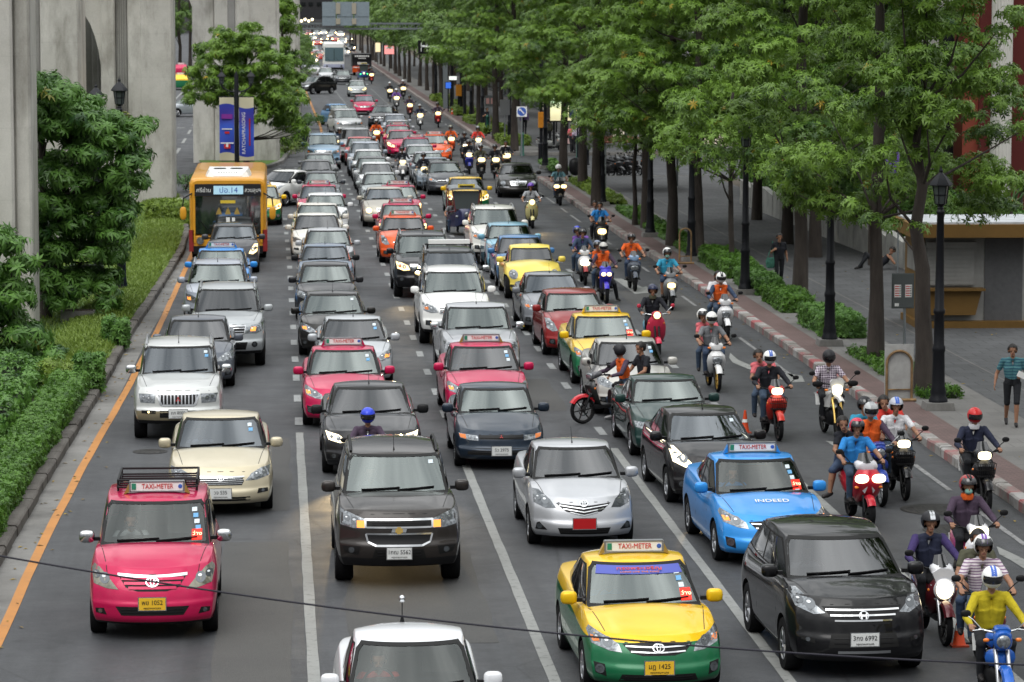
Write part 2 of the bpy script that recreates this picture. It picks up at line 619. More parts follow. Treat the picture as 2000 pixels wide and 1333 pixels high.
def strip(name, pts, z, m, kind='structure'):
 mb = MB()
 n = len(pts)
 mb.add([(a, y, z) for y, a, b in pts] + [(b, y, z) for y, a, b in pts], [(i, n + i, n + i + 1, i + 1) for i in range(n - 1)])
 return struct(obj(name, mb, m, smooth=0), kind)
strip('road', [(y, -45, 12.66) for y in range(-40, 1001, 40)], 0, 'asphalt')
strip('side_street', [(161.5, 12.66, 60), (186, 12.66, 60)], .001, 'asphalt')
mb = MB()
for x0, x1, y0, y1 in ((-.85, .2, 36, 53.2), (-.75, .25, 56.5, 66), (1.0, 3.0, 44.5, 52), (4.0, 6.2, 70, 76), (7.6, 8.5, 70, 88), (10.2, 12.1, 90, 99), (-2.6, -.5, 79, 82), (3.9, 6.1, 92, 97)):
 nseg = 7
 L1 = [(x0 + random.uniform(-.05, .05), y0 + (y1 - y0) * i / nseg) for i in range(nseg + 1)]
 R1 = [(x1 + random.uniform(-.05, .05), y0 + (y1 - y0) * i / nseg) for i in range(nseg + 1)]
 mb.add([(a, b, .004) for a, b in L1 + R1], [(i, nseg + 1 + i, nseg + 2 + i, i + 1) for i in range(nseg)])
struct(obj('road_patch', mb, 'asphalt_patch', smooth=0))
def lane_line(mb, x, y0, y1, w, jit=.006):
 n = max(1, int((y1 - y0) / .7))
 a = [(x - w / 2 + random.uniform(-jit, jit), y0 + (y1 - y0) * i / n, .008) for i in range(n + 1)]
 b = [(x + w / 2 + random.uniform(-jit, jit), y0 + (y1 - y0) * i / n, .008) for i in range(n + 1)]
 mb.add(a + b, [(i, n + 1 + i, n + 2 + i, i + 1) for i in range(n)])
mb = MB()
for x, y1 in ((.45, 66.8), (3.53, 63), (6.54, 64), (9.45, 60)):
 lane_line(mb, x, 34, y1, .155)
def poly(mb, px, z=.008):
 v = [at(a, b) for a, b in px]
 mb.add([(p.x, p.y, z) for p in v], [tuple(range(len(v)))])
struct(obj('lane_markings', mb, 'line_white', smooth=0))
mb = MB()
poly(mb, [(1424, 700), (1431, 709), (1462, 722), (1500, 731), (1506, 726), (1468, 715), (1442, 704), (1426, 690)])
poly(mb, [(1488, 722), (1566, 735), (1572, 747), (1545, 748), (1512, 738)])
poly(mb, [(1198, 545), (1214, 545), (1256, 562), (1262, 560), (1276, 572), (1240, 575)])
poly(mb, [(1612, 862), (1650, 866), (1640, 880)])
poly(mb, [(1946, 1068), (1968, 1078), (2010, 1098), (2010, 1118), (1975, 1096), (1952, 1084)])
poly(mb, [(935, 282), (962, 288), (960, 292), (930, 287)])
struct(obj('arrow_markings', mb, 'line_white', smooth=0))
mb = MB()
for x, ys in ((.45, (68, 330)), (3.53, (65, 330)), (6.54, (66, 330)), (9.45, (66, 330))):
 y = ys[0]
 while y < ys[1]:
  xx = x if y < 110 else x + (y - 110) * (-.0035 if x < 7 else 0)
  if not (x == .45 and 135 < y < 172):
   lane_line(mb, xx, y, y + 1.25, .16)
  y += 4.0
struct(obj('lane_dashes', mb, 'line_dash', smooth=0))
mb = MB()
for y in range(40, 330, 6):
 lane_line(mb, 11.95, y, y + random.uniform(2, 5), .10)
struct(obj('edge_markings', mb, 'line_faint', smooth=0))
def ribbon(name, pts, w, m, z=.008):
 mb = MB()
 n = len(pts)
 mb.add([(x - w / 2, y, z) for x, y in pts] + [(x + w / 2, y, z) for x, y in pts], [(i, n + i, n + i + 1, i + 1) for i in range(n - 1)])
 return struct(obj(name, mb, m, smooth=0))
OR = [(38, -3.86), (45, -3.81), (53, -3.78), (63, -3.62), (74, -3.36), (89, -3.12), (109, -2.92), (118, -2.85)]
ribbon('orange_line', [(interp(OR, y) + .006 * math.sin(y * 1.1), y) for y in range(38, 119, 2)], .155, 'line_orange')
OR2 = [(190, 2.6), (224, 3.15), (265, 3.06), (317, 2.99), (420, 3.1)]
ribbon('orange_line', [(interp(OR2, y), y) for y in range(190, 421, 10)], .16, 'line_orange')
mb = MB()
for k in range(6):
 lane_line(mb, -5.6 - k * .02, 190 + k * 14, 197 + k * 14, .18)
lane_line(mb, -8.7, 190, 330, .16)
for k in range(5):
 lane_line(mb, -4.6 - k * .9, 228, 228.8, .5)
struct(obj('lane_markings', mb, 'line_white', smooth=0))
K1 = [(20, -4.4), (35, -4.36), (51, -4.27), (60, -4.14), (69, -3.96), (75, -3.86), (87, -3.72), (100, -3.42), (115, -3.15), (124, -3.2), (135, -3.55), (146, -4.0), (151, -4.7), (153.5, -6.0)]
K2 = [(171, -1.2), (173, -.2), (178, .45), (190, .9), (223, 1.31), (285, 2.34), (340, 2.8), (430, 3.0), (700, 3.0)]
def kerb_run(name, pts, w, h, m, side=1, seg=1.0, y0=None, y1=None):
 mb = MB()
 y = y0 if y0 is not None else pts[0][0]
 end = y1 if y1 is not None else pts[-1][0]
 while y < end:
  yb = min(y + seg, end)
  a, b = interp(pts, y), interp(pts, yb)
  hh = h + random.uniform(-.012, .012)
  j = random.uniform(-.012, .012)
  s = side
  v = [(a + j, y + .008, 0), (a + j, y + .008, hh - .03), (a + j - s * .03, y + .008, hh), (a + j - s * w, y + .008, hh), (a + j - s * w, y + .008, 0)]
  v2 = [(b + j, yb - .008, q[2]) if i < 2 else ((b + j - s * .03, yb - .008, q[2]) if i == 2 else (b + j - s * w, yb - .008, q[2])) for i, q in enumerate(v)]
  mb.loft([v, v2])
  y = yb
 return struct(obj(name, mb, m, smooth=30))
kerb_run('kerb', K1, .22, .19, 'kerb_old', 1, 1.0)
kerb_run('kerb', K2, .22, .19, 'kerb_stone', 1, 1.5)
strip('median_soil', [(y, -13, interp(K1, y) - .2) for y in range(20, 75, 3)], .12, 'soil')
strip('median_lawn', [(y, -13, interp(K1, y) - .2) for y in range(74, 154, 3)], .12, 'lawn')
strip('median_grass', [(y, interp([(171, -3.0), (180, -4.3), (700, -4.5)], y), interp(K2, y) - .2) for y in list(range(172, 300, 6)) + list(range(300, 701, 50))], .14, 'lawn')
strip('gutter', [(y, interp(K1, y) - .02, interp(K1, y) + .42) for y in range(20, 119, 3)], .005, 'kerb_stone')
KX = 12.66
kerb_run('kerb', [(20, KX), (161, KX)], .24, .19, 'kerb_painted', -1, .8)
kerb_run('kerb', [(186.5, KX), (640, KX)], .24, .19, 'kerb_painted', -1, 2.4)
for ya, yb in ((20, 161), (186.5, 640)):
 strip('brick_verge', [(ya, KX + .23, 13.55), (yb, KX + .23, 13.55)], .175, 'paving_red')
 strip('planting_strip', [(ya, 13.55, 15.25), (yb, 13.55, 15.25)], .171, 'paving_light')
 strip('pavement', [(ya, 15.25, 21.2), (yb, 15.25, 21.2)], .173, 'paving_grey')
mb = MB()
for yy in (161, 186.5):
 mb.box((17.0, yy, .09), (8.6, .25, .19))
struct(obj('kerb', mb, 'kerb_stone', smooth=0))
ribbon('paving_joint', [(16.35, y) for y in range(70, 160, 6)], .05, 'paving_light', .179)
# -- manholes and drains
for (px, py, r, lab) in ((293, 883, .33, 'round iron manhole cover behind the pink taxi in the nearest lane'), (1830, 996, .62, 'wide round manhole cover in the right lane, farther of the pair'),
       (1868, 1036, .55, 'round manhole cover in the right lane beside the white scooter')):
 p = at(px, py)
 mb = MB()
 mb.lathe([(0, .0), (r * .84, .0), (r * .86, -.004), (r * .9, .002), (r, .002), (r * 1.02, -.003)], 28, (0, 0, .011))
 for i in range(5):
  mb.box(((i - 2) * r * .3, 0, .012), (r * .06, r * 1.1, .005), 0)
 tag(obj('manhole_cover', mb, mat('iron', (.035, .034, .033), .55, .6, noise=.5, nscale=9), loc=(p.x, p.y, 0)), lab, 'manhole cover', 'manhole covers in the road')
# -- elevated railway piers
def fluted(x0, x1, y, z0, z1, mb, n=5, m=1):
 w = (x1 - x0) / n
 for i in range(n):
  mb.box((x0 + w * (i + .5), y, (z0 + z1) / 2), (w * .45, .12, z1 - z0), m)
def arch_wall(mb, xa, xb, y0, y1, zs, zt, zc=None):
 r = (xb - xa) / 2
 c = (xa + xb) / 2
 n = 16
 pr = [(c + r * math.cos(PI - PI * i / n), zs + r * (zc or 1.25) * math.sin(PI - PI * i / n)) for i in range(n + 1)]
 for (a, b), (e, f) in zip(pr, pr[1:]):
  mb.add([(a, y0, b), (e, y0, f), (e, y0, zt), (a, y0, zt), (a, y1, b), (e, y1, f), (e, y1, zt), (a, y1, zt)],
    [(0, 1, 2, 3), (7, 6, 5, 4), (0, 4, 5, 1), (2, 6, 7, 3)])
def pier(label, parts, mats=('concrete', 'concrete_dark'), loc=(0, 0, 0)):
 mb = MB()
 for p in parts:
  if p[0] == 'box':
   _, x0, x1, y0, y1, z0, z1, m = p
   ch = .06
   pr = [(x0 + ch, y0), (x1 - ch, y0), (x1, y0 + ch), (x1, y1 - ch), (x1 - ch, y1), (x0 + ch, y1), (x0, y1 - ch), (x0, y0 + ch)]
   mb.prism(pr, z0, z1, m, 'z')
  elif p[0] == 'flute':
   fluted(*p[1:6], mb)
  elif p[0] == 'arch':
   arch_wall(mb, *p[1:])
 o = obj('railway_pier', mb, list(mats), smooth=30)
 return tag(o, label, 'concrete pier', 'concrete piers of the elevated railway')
X = lambda px, Y: (px - 535) / FPX * Y
pier('nearest streaked concrete pier at the left edge behind the hanging branches', [('box', X(-90, 85), X(30, 85), 85, 88, 0, 16, 0), ('box', X(30, 85), X(62, 85), 85.3, 87.7, 0, 16, 0)])
pier('concrete pier with a narrow recessed side just right of the nearest pier', [('box', X(40, 112), X(84, 112), 112.5, 115.2, 0, 16, 1), ('box', X(84, 112), X(158, 112), 112, 115.6, 0, 16, 0), ('box', X(146, 112), X(161, 112), 112.3, 115.3, 0, 16, 0)])  # recessed side in darker concrete, its shade put into the colour
pier('concrete pier with a tall arch and a ribbed channel above the dark tree',
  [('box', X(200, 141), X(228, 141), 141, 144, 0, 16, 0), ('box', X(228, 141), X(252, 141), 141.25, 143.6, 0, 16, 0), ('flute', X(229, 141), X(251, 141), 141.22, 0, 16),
  ('box', X(252, 141), X(340, 141), 141, 144, 0, 16, 0), ('box', X(276, 141), X(338, 141), 140.94, 141.2, 0, 16, 0), ('arch', X(60, 141), X(201, 141), 141.1, 143.8, 5.3, 16, 2.2), ('box', X(20, 141), X(204, 141), 147, 148, 0, 16, 1), ('box', X(168, 141), X(182, 141), 146.8, 147.2, 0, 16, 1), ('box', X(20, 141), X(60, 141), 141, 144, 0, 16, 0)])  # dark box behind the arch puts a farther pier's shade into its colour
pier('broad concrete pier standing behind the two blue banners',
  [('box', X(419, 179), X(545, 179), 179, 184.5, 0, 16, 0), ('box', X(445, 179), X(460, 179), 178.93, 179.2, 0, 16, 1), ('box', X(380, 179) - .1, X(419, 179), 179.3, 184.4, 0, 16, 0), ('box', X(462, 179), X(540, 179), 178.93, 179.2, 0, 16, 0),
  ('arch', X(380, 179) - 5.4, X(380, 179) - .05, 179.4, 184.2, 7.9, 16, .8), ('box', X(380, 179) - 7.4, X(380, 179) - 5.4, 179, 184.5, 0, 16, 0)])
pier('far pale concrete pier beyond the banners at the median end', [('box', X(500, 223), X(585, 223), 223, 227, 0, 16, 0), ('box', X(552, 223), X(583, 223), 222.93, 223.2, 0, 16, 0)])
pier('most distant concrete pier half hidden at the end of the median', [('box', X(505, 268), X(583, 268), 268, 272, 0, 16, 1)])
p = at(565, 300)
mb = MB()
mb.box((0, 0, .75), (.9, .9, 1.5))
mb.box((0, 0, 1.53), (1.0, 1.0, .08))
tag(obj('concrete_block', mb, 'concrete', loc=(p.x - .1, p.y, 0)), 'pale square concrete block at the median end beside the far pier', 'concrete block')
p = at(589, 292)
mb = MB()
mb.box((0, 0, .45), (.95, .8, .9), 0)
mb.box((0, 0, .96), (1.1, .9, .08), 1)
tag(obj('utility_cabinet', mb, [mat('dark_green', (.012, .022, .018), .5), mat('grey_metal', (.10, .11, .11), .5)], loc=(p.x - .05, p.y + 1, .1)), 'dark utility cabinet with a flat lid on the median beside the concrete block', 'utility cabinet')
p = at(153, 640)
mb = MB()
mb.box((0, 0, .15), (.9, .5, .38), 0)
mb.box((0, .0, .345), (.78, .40, .02), 1)
tag(obj('planter_block', mb, ['concrete_dark', 'soil'], loc=(p.x, p.y, .12)), 'low rectangular concrete planter block on the shaded median lawn', 'planter')
p = at(352, 428)
mb = MB()
mb.prism([(-.14, 0), (.14, 0), (.14, .62), (.08, .74), (-.08, .74), (-.14, .62)], -.05, .05)
tag(obj('marker_stone', mb, mat('white_stone', (.5, .5, .48), .7, noise=.2), loc=(interp(K1, p.y) - .3, p.y, .1)), 'small white marker stone at the kerb beside the orange bus', 'marker stone')
# -- overhead cable
a, b = up(-40, 1092, 27.0), up(2040, 1314, 25)
mb = MB()
pts = []
for i in range(33):
 t = i / 32
 p = a.lerp(b, t)
 p.z -= .16 * (1 - (2 * t - 1) ** 2) - .16 * .0
 pts.append(p + Vector((0, 0, .055)))
pts = [a + (a - b) * 1.2] + pts + [b + (b - a) * 1.2]
mb.tube(pts, .0085, 6)
tag(obj('overhead_cable', mb, mat('cable', (.015, .014, .022), .6)), 'thin black cable strung across the street in front of the nearest cars', 'cable')
# -- cars
def grid_box(us, ts, vs_, fn):
 idx, v, f = {}, [], []
 nx, ny, nz = len(us) - 1, len(ts) - 1, len(vs_) - 1
 def P(i, j, k):
  q = (i, j, k)
  if q not in idx:
   idx[q] = len(v)
   v.append(fn(us[i], ts[j], vs_[k]))
  return idx[q]
 for i in range(nx):
  for j in range(ny):
   f.append((P(i, j, 0), P(i, j + 1, 0), P(i + 1, j + 1, 0), P(i + 1, j, 0)))
   f.append((P(i, j, nz), P(i + 1, j, nz), P(i + 1, j + 1, nz), P(i, j + 1, nz)))
  for k in range(nz):
   f.append((P(i, 0, k), P(i + 1, 0, k), P(i + 1, 0, k + 1), P(i, 0, k + 1)))
   f.append((P(i, ny, k), P(i, ny, k + 1), P(i + 1, ny, k + 1), P(i + 1, ny, k)))
 for j in range(ny):
  for k in range(nz):
   f.append((P(0, j, k), P(0, j, k + 1), P(0, j + 1, k + 1), P(0, j + 1, k)))
   f.append((P(nx, j, k), P(nx, j + 1, k), P(nx, j + 1, k + 1), P(nx, j, k + 1)))
 return v, f
BU = [-1, -.965, -.86, -.70, -.58, -.30, 0, .30, .58, .70, .86, .965, 1]
BT = [0, .008, .03] + [.07 + .86 * i / 22 for i in range(23)] + [.965, .99, 1]
BV = [0, .04, .13, .27, .42, .47, .55, .68, .80, .91, .97, 1]
CU = [-1, -.95, -.8, -.5, -.17, .17, .5, .8, .95, 1]
CT = [0, .02, .10] + [.2 + .6 * i / 8 for i in range(9)] + [.9, .98, 1]
CV = [0, .15, .35, .6, .82, .95, 1]
class Skin:
 def __init__(s, me):
  s.vs = [v.co.copy() for v in me.vertices]
  s.b = BVHTree.FromPolygons(s.vs, [tuple(p.vertices) for p in me.polygons])
 def cast(s, a, c, ax):
  o, d = {'f': (Vector((a, -20, c)), Vector((0, 1, 0))), 'b': (Vector((a, 20, c)), Vector((0, -1, 0))),
    'r': (Vector((20, a, c)), Vector((-1, 0, 0))), 'l': (Vector((-20, a, c)), Vector((1, 0, 0))),
    't': (Vector((a, c, 20)), Vector((0, 0, -1)))}[ax]
  loc, n, _, _ = s.b.ray_cast(o, d)
  if loc is None:
   loc, n, _, _ = s.b.find_nearest(o + d * 18)
  if n.dot(d) > 0:
   n = -n
  return loc, n
 def patch(s, mb, poly, ax, off=.004, m=0, cell=.07):
  bm = bmesh.new()
  vs = [bm.verts.new((a, c, 0)) for a, c in poly]
  bm.faces.new(vs)
  xs, ys = [p[0] for p in poly], [p[1] for p in poly]
  for lo, hi, no in ((min(xs), max(xs), (1, 0, 0)), (min(ys), max(ys), (0, 1, 0))):
   k = int((hi - lo) / cell)
   for i in range(1, k + 1):
    c = lo + (hi - lo) * i / (k + 1)
    g = bm.verts[:] + bm.edges[:] + bm.faces[:]
    bmesh.ops.bisect_plane(bm, geom=g, dist=1e-5, plane_co=Vector(no) * c, plane_no=no)
  bm.verts.index_update()
  v, nn = [], []
  for q in bm.verts:
   loc, n = s.cast(q.co.x, q.co.y, ax)
   v.append(loc + n * off)
   nn.append(n)
  f = [tuple(q.index for q in fc.verts) for fc in bm.faces]
  bd = [e for e in bm.edges if len(e.link_faces) == 1]
  base = len(v)
  mp = {}
  for e in bd:
   for q in e.verts:
    if q.index not in mp:
     mp[q.index] = len(v)
     v.append(v[q.index] - nn[q.index] * (off + .006))
   a, b = e.verts[0].index, e.verts[1].index
   f.append((a, b, mp[b], mp[a]))
  bm.free()
  mb.add(v, f, m)
def mir(poly):
 return [(-a, b) for a, b in poly][::-1]
def rect(x0, x1, z0, z1):
 return [(x0, z0), (x1, z0), (x1, z1), (x0, z1)]
def ell(cx, cz, rx, rz, n=20):
 return [(cx + rx * math.cos(2 * PI * i / n), cz + rz * math.sin(2 * PI * i / n)) for i in range(n)]
def ring(cx, cz, rx, rz, w, n=24):
 out = []
 for i in range(n):
  a, b = 2 * PI * i / n, 2 * PI * (i + 1) / n
  out.append([(cx + rx * math.cos(a), cz + rz * math.sin(a)), (cx + rx * math.cos(b), cz + rz * math.sin(b)),
     (cx + (rx - w) * math.cos(b), cz + (rz - w) * math.sin(b)), (cx + (rx - w) * math.cos(a), cz + (rz - w) * math.sin(a))])
 return out
def band(pts, w):
 return [[(a[0], a[1] - w / 2), (b[0], b[1] - w / 2), (b[0], b[1] + w / 2), (a[0], a[1] + w / 2)] for a, b in zip(pts, pts[1:])]
MODELS = {}
def car_model(key, **p):
 d = dict(L=4.4, W=1.72, H=1.47, wb=2.6, fo=.85, r=.31, gc=.2, hf=.70, hc=.97, hd=1.03, yc=1.15, yt=1.95, yr=3.0, yb=3.75,
    zt=1.40, wr=.56, wbelt=.80, nose=((0, .07), (.13, 0), (.27, -.01), (.42, .0), (.48, .04), (.62, .05), (.82, .10), (1, .23)), bow=.30, crown=.03,
    split=None, side='sedan', rails=False, hl=None, hlmat='lens', gr=None, bars=3, barmat='chrome', grmat='black_trim', slat='h',
    plate=(0, .42), platem='plate_white', intake=None, fog=None, foglit=False, emblem=None, wsinset=.06, rimc='rim', mz=None,
    vent=False, mirm='paint', lens_in=True, lip=None, dome=None, pick=False, amb=None, chrome_top=None, hseam=True)
 d.update(p)
 MODELS[key] = d
def build_model(key):
 d = MODELS[key]
 L, W, H = d['L'], d['W'], d['H']
 Y0 = -L / 2
 parts = []
 def add(name, mb_or_me, mats, par=None, smooth=35, fix=True):
  me = mb_or_me if isinstance(mb_or_me, bpy.types.Mesh) else mb_or_me.mesh(name, smooth, fix)
  for m in mats:
   me.materials.append(MATS[m] if m in MATS else None)
  parts.append((name, me, list(mats), par))
  return len(parts) - 1
 dome = d['dome'] or 0
 top_pts = [(0, d['hf'] - .05), (.12, d['hf'] - .015), (.3, d['hf'] + .03), (d['yc'] * .6, d['hf'] + (d['hc'] - d['hf']) * .62), (d['yc'], d['hc']), (d['yt'], d['hc'] - .02), (d['yr'], d['hd'] - .03),
    (d['yb'], d['hd']), (max(L - .12, d['yb'] + .05), d['hd'] - .02), (L + .1, d['hd'] - .12)]
 def fbody(u, t, v):
  dist = t * L
  k = max(0., 1 - t / .28)
  kb = max(0., 1 - (1 - t) / .2)
  y = dist + k * (interp(d['nose'], v) + d['bow'] * abs(u) ** 2.6) - kb * (.16 * abs(u) ** 2.6 + .10 * v * v)
  side = interp(((0, .93), (.12, .975), (.4, 1.0), (.62, 1.0), (.85, .975), (1, .915)), v)
  fp = 1 - .075 * max(0., 1 - t / .15) ** 2 - .09 * max(0., 1 - (1 - t) / .16) ** 2
  x = u * W / 2 * side * fp
  zb = d['gc'] + (.05 if t > .93 else 0)
  zt = smoothp(top_pts, y) + d['crown'] * (1 - u * u) - .02 * abs(u) ** 6
  if y < d['yc'] and not dome:
   a = abs(u)
   zt += .026 * (1 if a < .6 else max(0, 1 - (a - .6) / .12)) * min(1, max(0, (y - .1) / .3)) + .016 * max(0, 1 - abs(a - .88) / .1)
  if dome and t < .3:
   zt += dome * math.sin(PI * min(1, t / .3)) * (1 - abs(u) ** 2)
  return (x, Y0 + y, zb + v * (zt - zb))
 v, f = grid_box(BU, BT, BV, fbody)
 me = bpy.data.meshes.new('body')
 me.from_pydata(v, [], f)
 me = evaluated(me, [('SUBSURF', {'levels': 2, 'render_levels': 2})])
 body_skin = Skin(me)
 fy, ry = Y0 + d['fo'], Y0 + d['fo'] + d['wb']
 cut = MB()
 for yy in (fy, ry):
  for s in (-1, 1):
   cut.lathe([(0, s * (W / 2 - .30)), (d['r'] * 1.16, s * (W / 2 - .30)), (d['r'] * 1.16, s * (W / 2 + .2)), (0, s * (W / 2 + .2))], 28, (0, yy, d['r']), 'x')
 cme = cut.mesh('cut', 0)
 co = bpy.data.objects.new('cut', cme)
 COL.objects.link(co)
 me2 = evaluated(me, [('BOOLEAN', {'object': co, 'operation': 'DIFFERENCE', 'solver': 'EXACT'})])
 bpy.data.objects.remove(co)
 if len(me2.polygons) > 500:
  me = me2
 bm = bmesh.new()
 bm.from_mesh(me)
 if d['split']:
  za, zb2 = d['split']
  n = Vector((0, -(zb2 - za) / 3.0, 1)).normalized()
  pc = Vector((0, Y0, za))
  bmesh.ops.bisect_plane(bm, geom=bm.verts[:] + bm.edges[:] + bm.faces[:], dist=1e-5, plane_co=pc, plane_no=n)
  for fc in bm.faces:
   fc.material_index = 0 if (fc.calc_center_median() - pc).dot(n) > 0 else 1
 else:
  for fc in bm.faces:
   fc.material_index = 0
 for fc in bm.faces:                             # sill and inner arches are dark plastic
  c = fc.calc_center_median()
  if c.z < d['gc'] + d.get('low', .02):
   fc.material_index = 2
  for yy in (fy, ry):
   if math.hypot(c.y - yy, c.z - d['r']) < d['r'] * 1.165 and abs(c.x) > W / 2 - .32 and abs(c.x) < W / 2 - .004 and abs(fc.normal.x) < .9:
    fc.material_index = 2
 for fc in bm.faces:                             # floor under the cabin
  c = fc.calc_center_median()
  if fc.normal.z > .6 and Y0 + d['yc'] + .12 < c.y < Y0 + d['yr'] + .3 and c.z > d['hc'] - .15 and abs(c.x) < d['wbelt'] - .06:
   fc.material_index = 2
 bm.to_mesh(me)
 bm.free()
 me.name = 'body'
 finish(me, 42)
 add('body', me, ['paint', 'paint2', 'black_trim'])
 gb = d['hc'] - .10
 yc, yt, yr, yb = d['yc'] - .06, d['yt'], d['yr'], d['yb']
 def fcab(u, t, v):
  bowf = .16 * abs(u) ** 2.4
  y0 = yc + (yt - yc) * v + bowf * (1 - .3 * v)
  y1 = yb + (yr - yb) * v - .10 * abs(u) ** 2.4
  y = y0 + (y1 - y0) * t
  hw = d['wbelt'] + (d['wr'] - d['wbelt']) * (v ** 1.15)
  hw *= 1 - .05 * max(0, 1 - t / .25) - .06 * max(0, 1 - (1 - t) / .25)
  zt = d['zt'] + (H - d['zt']) * math.sin(PI * min(1, t * 1.12 / 1.12) ** .85) + .0
  z = gb + (zt - .045 * abs(u) ** 2.5 - gb) * v
  return (u * hw, Y0 + y, z)
 v, f = grid_box(CU, CT, CV, fcab)
 cab = bpy.data.meshes.new('cabin')
 cab.from_pydata(v, [], f)
 cab = evaluated(cab, [('SUBSURF', {'levels': 2, 'render_levels': 2})])
 cab.name = 'cabin'
 finish(cab, 60)
 cs = Skin(cab)
 add('cabin', cab, ['paint'])
 hc, zt = d['hc'], d['zt']
 def wsout(e):
  bz, tz = hc + .0 - e, zt - .05 + e * .5
  bw, tw = d['wbelt'] - .085 + e, d['wr'] - .035 + e
  return [(-bw, bz), (bw, bz), (bw - .01, bz + .05), (tw + .01, tz - .06), (tw - .04, tz), (-tw + .04, tz), (-tw - .01, tz - .06), (-bw + .01, bz + .05)]
 pol = wsout(0)
 bm = bmesh.new()
 bm.from_mesh(cab)
 for (a, b), (c, e) in zip(pol, pol[1:] + pol[:1]):
  no = Vector((e - b, 0, a - c))
  if no.length > 1e-6:
   bmesh.ops.bisect_plane(bm, geom=bm.verts[:] + bm.edges[:] + bm.faces[:], dist=1e-5, plane_co=(a, 0, b), plane_no=no.normalized())
 def inside(x, z):
  return all((c - a) * (z - b) - (e - b) * (x - a) > 0 for (a, b), (c, e) in zip(pol, pol[1:] + pol[:1]))
 kill = []
 for fc in bm.faces:
  q = fc.calc_center_median()
  if fc.normal.y < 0 and q.y < Y0 + d['yt'] + .35 and inside(q.x, q.z):
   kill.append(fc)
 bmesh.ops.delete(bm, geom=kill, context='FACES')
 bm.to_mesh(cab)
 bm.free()
 finish(cab, 60)
 mb = MB()
 for (a, b), (c, e) in zip(pol, pol[1:] + pol[:1]):
  nx, nz = (e - b), -(c - a)
  ln = math.hypot(nx, nz)
  nx, nz, tx, tz = nx / ln * .018, nz / ln * .018, (c - a) / ln * .012, (e - b) / ln * .012
  cs.patch(mb, [(a - nx - tx, b - nz - tz), (c - nx + tx, e - nz + tz), (c + nx + tx, e + nz + tz), (a + nx - tx, b + nz - tz)], 'f', .009, 1, .09)
 cs.patch(mb, pol, 'f', .005, 0, .07)
 add('windscreen', mb, ['windscreen_glass', 'seal'], None, 60)
 mb = MB()
 for s in (-1, 1):
  sx, sy = s * .36, Y0 + d['yt'] + .28
  mb.box((sx, sy + .05, hc + .02), (.46, .12, .50), 0, Matrix.Rotation(R(-14), 3, 'X'), taper=(.85, .8))
  mb.box((sx, sy + .16, hc + .34), (.25, .09, .17), 0)
 mb.box((0, Y0 + d['yt'] + 1.15, hc - .02), (1.15, .14, .40), 0)
 add('seats', mb, [d.get('seat', 'seat_cloth')], None)
 mb = MB()
 tor = [(-.36 + .18 * math.cos(2 * PI * i / 18), Y0 + yc + .80 + .07 * math.sin(2 * PI * i / 18), hc - .03 + .165 * math.sin(2 * PI * i / 18)) for i in range(19)]
 mb.tube(tor, .016, 6)
 mb.box((-.36, Y0 + yc + .81, hc - .04), (.3, .03, .05))
 add('steering_wheel', mb, ['black_trim'], None)
 mb = MB()
 cs.patch(mb, [(-d['wbelt'] + .12, d['hd'] + .02), (d['wbelt'] - .12, d['hd'] + .02), (d['wr'] - .05, zt - .10), (-d['wr'] + .05, zt - .10)], 'b', .006, 0, .09)
 add('rear_window', mb, ['glass'], None, 60)
 A0, A1 = Y0 + yc + .42, Y0 + yt + .20
 B = Y0 + (yt + .2) + (yr - yt - .2) * .42
 if d['pick']:
  B = Y0 + yr + .2
 zb_, zt_ = hc + .01, zt - .085
 q0, q1 = Y0 + yb - .38, Y0 + yr - .05
 for s, ax in ((1, 'r'), (-1, 'l')):
  mb = MB()
  front = [(A0, zb_), (B - .03, zb_), (B - .03, zt_), (A1, zt_)]
  rear = [(B + .05, zb_), (q0, zb_ + .03), (min(q1, q0 + .2), zt_), (B + .05, zt_)]
  cs.patch(mb, [(front[0][0] - .08, zb_ - .02), (B, zb_ - .02), (B, zt_ + .02), (A1 - .02, zt_ + .02)], ax, .002, 1, .12)
  cs.patch(mb, front, ax, .005, 0, .10)
  if not d['pick']:
   cs.patch(mb, [(B, zb_ - .02), (q0 + .06, zb_), (min(q1, q0 + .2) + .03, zt_ + .02), (B, zt_ + .02)], ax, .002, 1, .12)
   cs.patch(mb, rear, ax, .005, 0, .10)
  add('side_window', mb, ['glass_side', 'seal'], None, 60)
 mb = MB()
 for x0, x1 in ((-.52, .06), (.02, .58)):
  p = [cs.cast(x0 + (x1 - x0) * i / 4, hc + .035 + .03 * (i / 4), 'f') for i in range(5)]
  mb.tube([q + n * .02 for q, n in p], .012, 6)
 add('wiper', mb, ['rubber'], None)
 mb = MB()
 bs = body_skin
 if d['hseam']:
  wf, wc = W / 2 * .70, W / 2 * .84
  for s in (-1, 1):
   ln = [(s * (wf + (wc - wf) * t), Y0 + .34 + (d['yc'] - .26) * t) for t in [i / 8 for i in range(9)]]
   for a, b in zip(ln, ln[1:]):
    bs.patch(mb, [(a[0] - .005, a[1]), (a[0] + .005, a[1]), (b[0] + .005, b[1]), (b[0] - .005, b[1])], 't', .0015, 0, .3)
  zz = d['hf'] - .01
  for a, b in zip([-.62, -.4, -.2, 0, .2, .4], [-.4, -.2, 0, .2, .4, .62]):
   bs.patch(mb, band([(a, zz - .02 * (abs(a) / .6) ** 2), (b, zz - .02 * (abs(b) / .6) ** 2)], .009)[0], 'f', .0015, 0, .3)
 for ax in 'rl':
  for yy in (Y0 + yc + .42, B, Y0 + yb - .45):
   if yy - Y0 > L - .6:
    continue
   bs.patch(mb, [(yy - .005, d['gc'] + .12), (yy + .005, d['gc'] + .12), (yy + .005, hc - .08), (yy - .005, hc - .08)], ax, .0015, 0, .2)
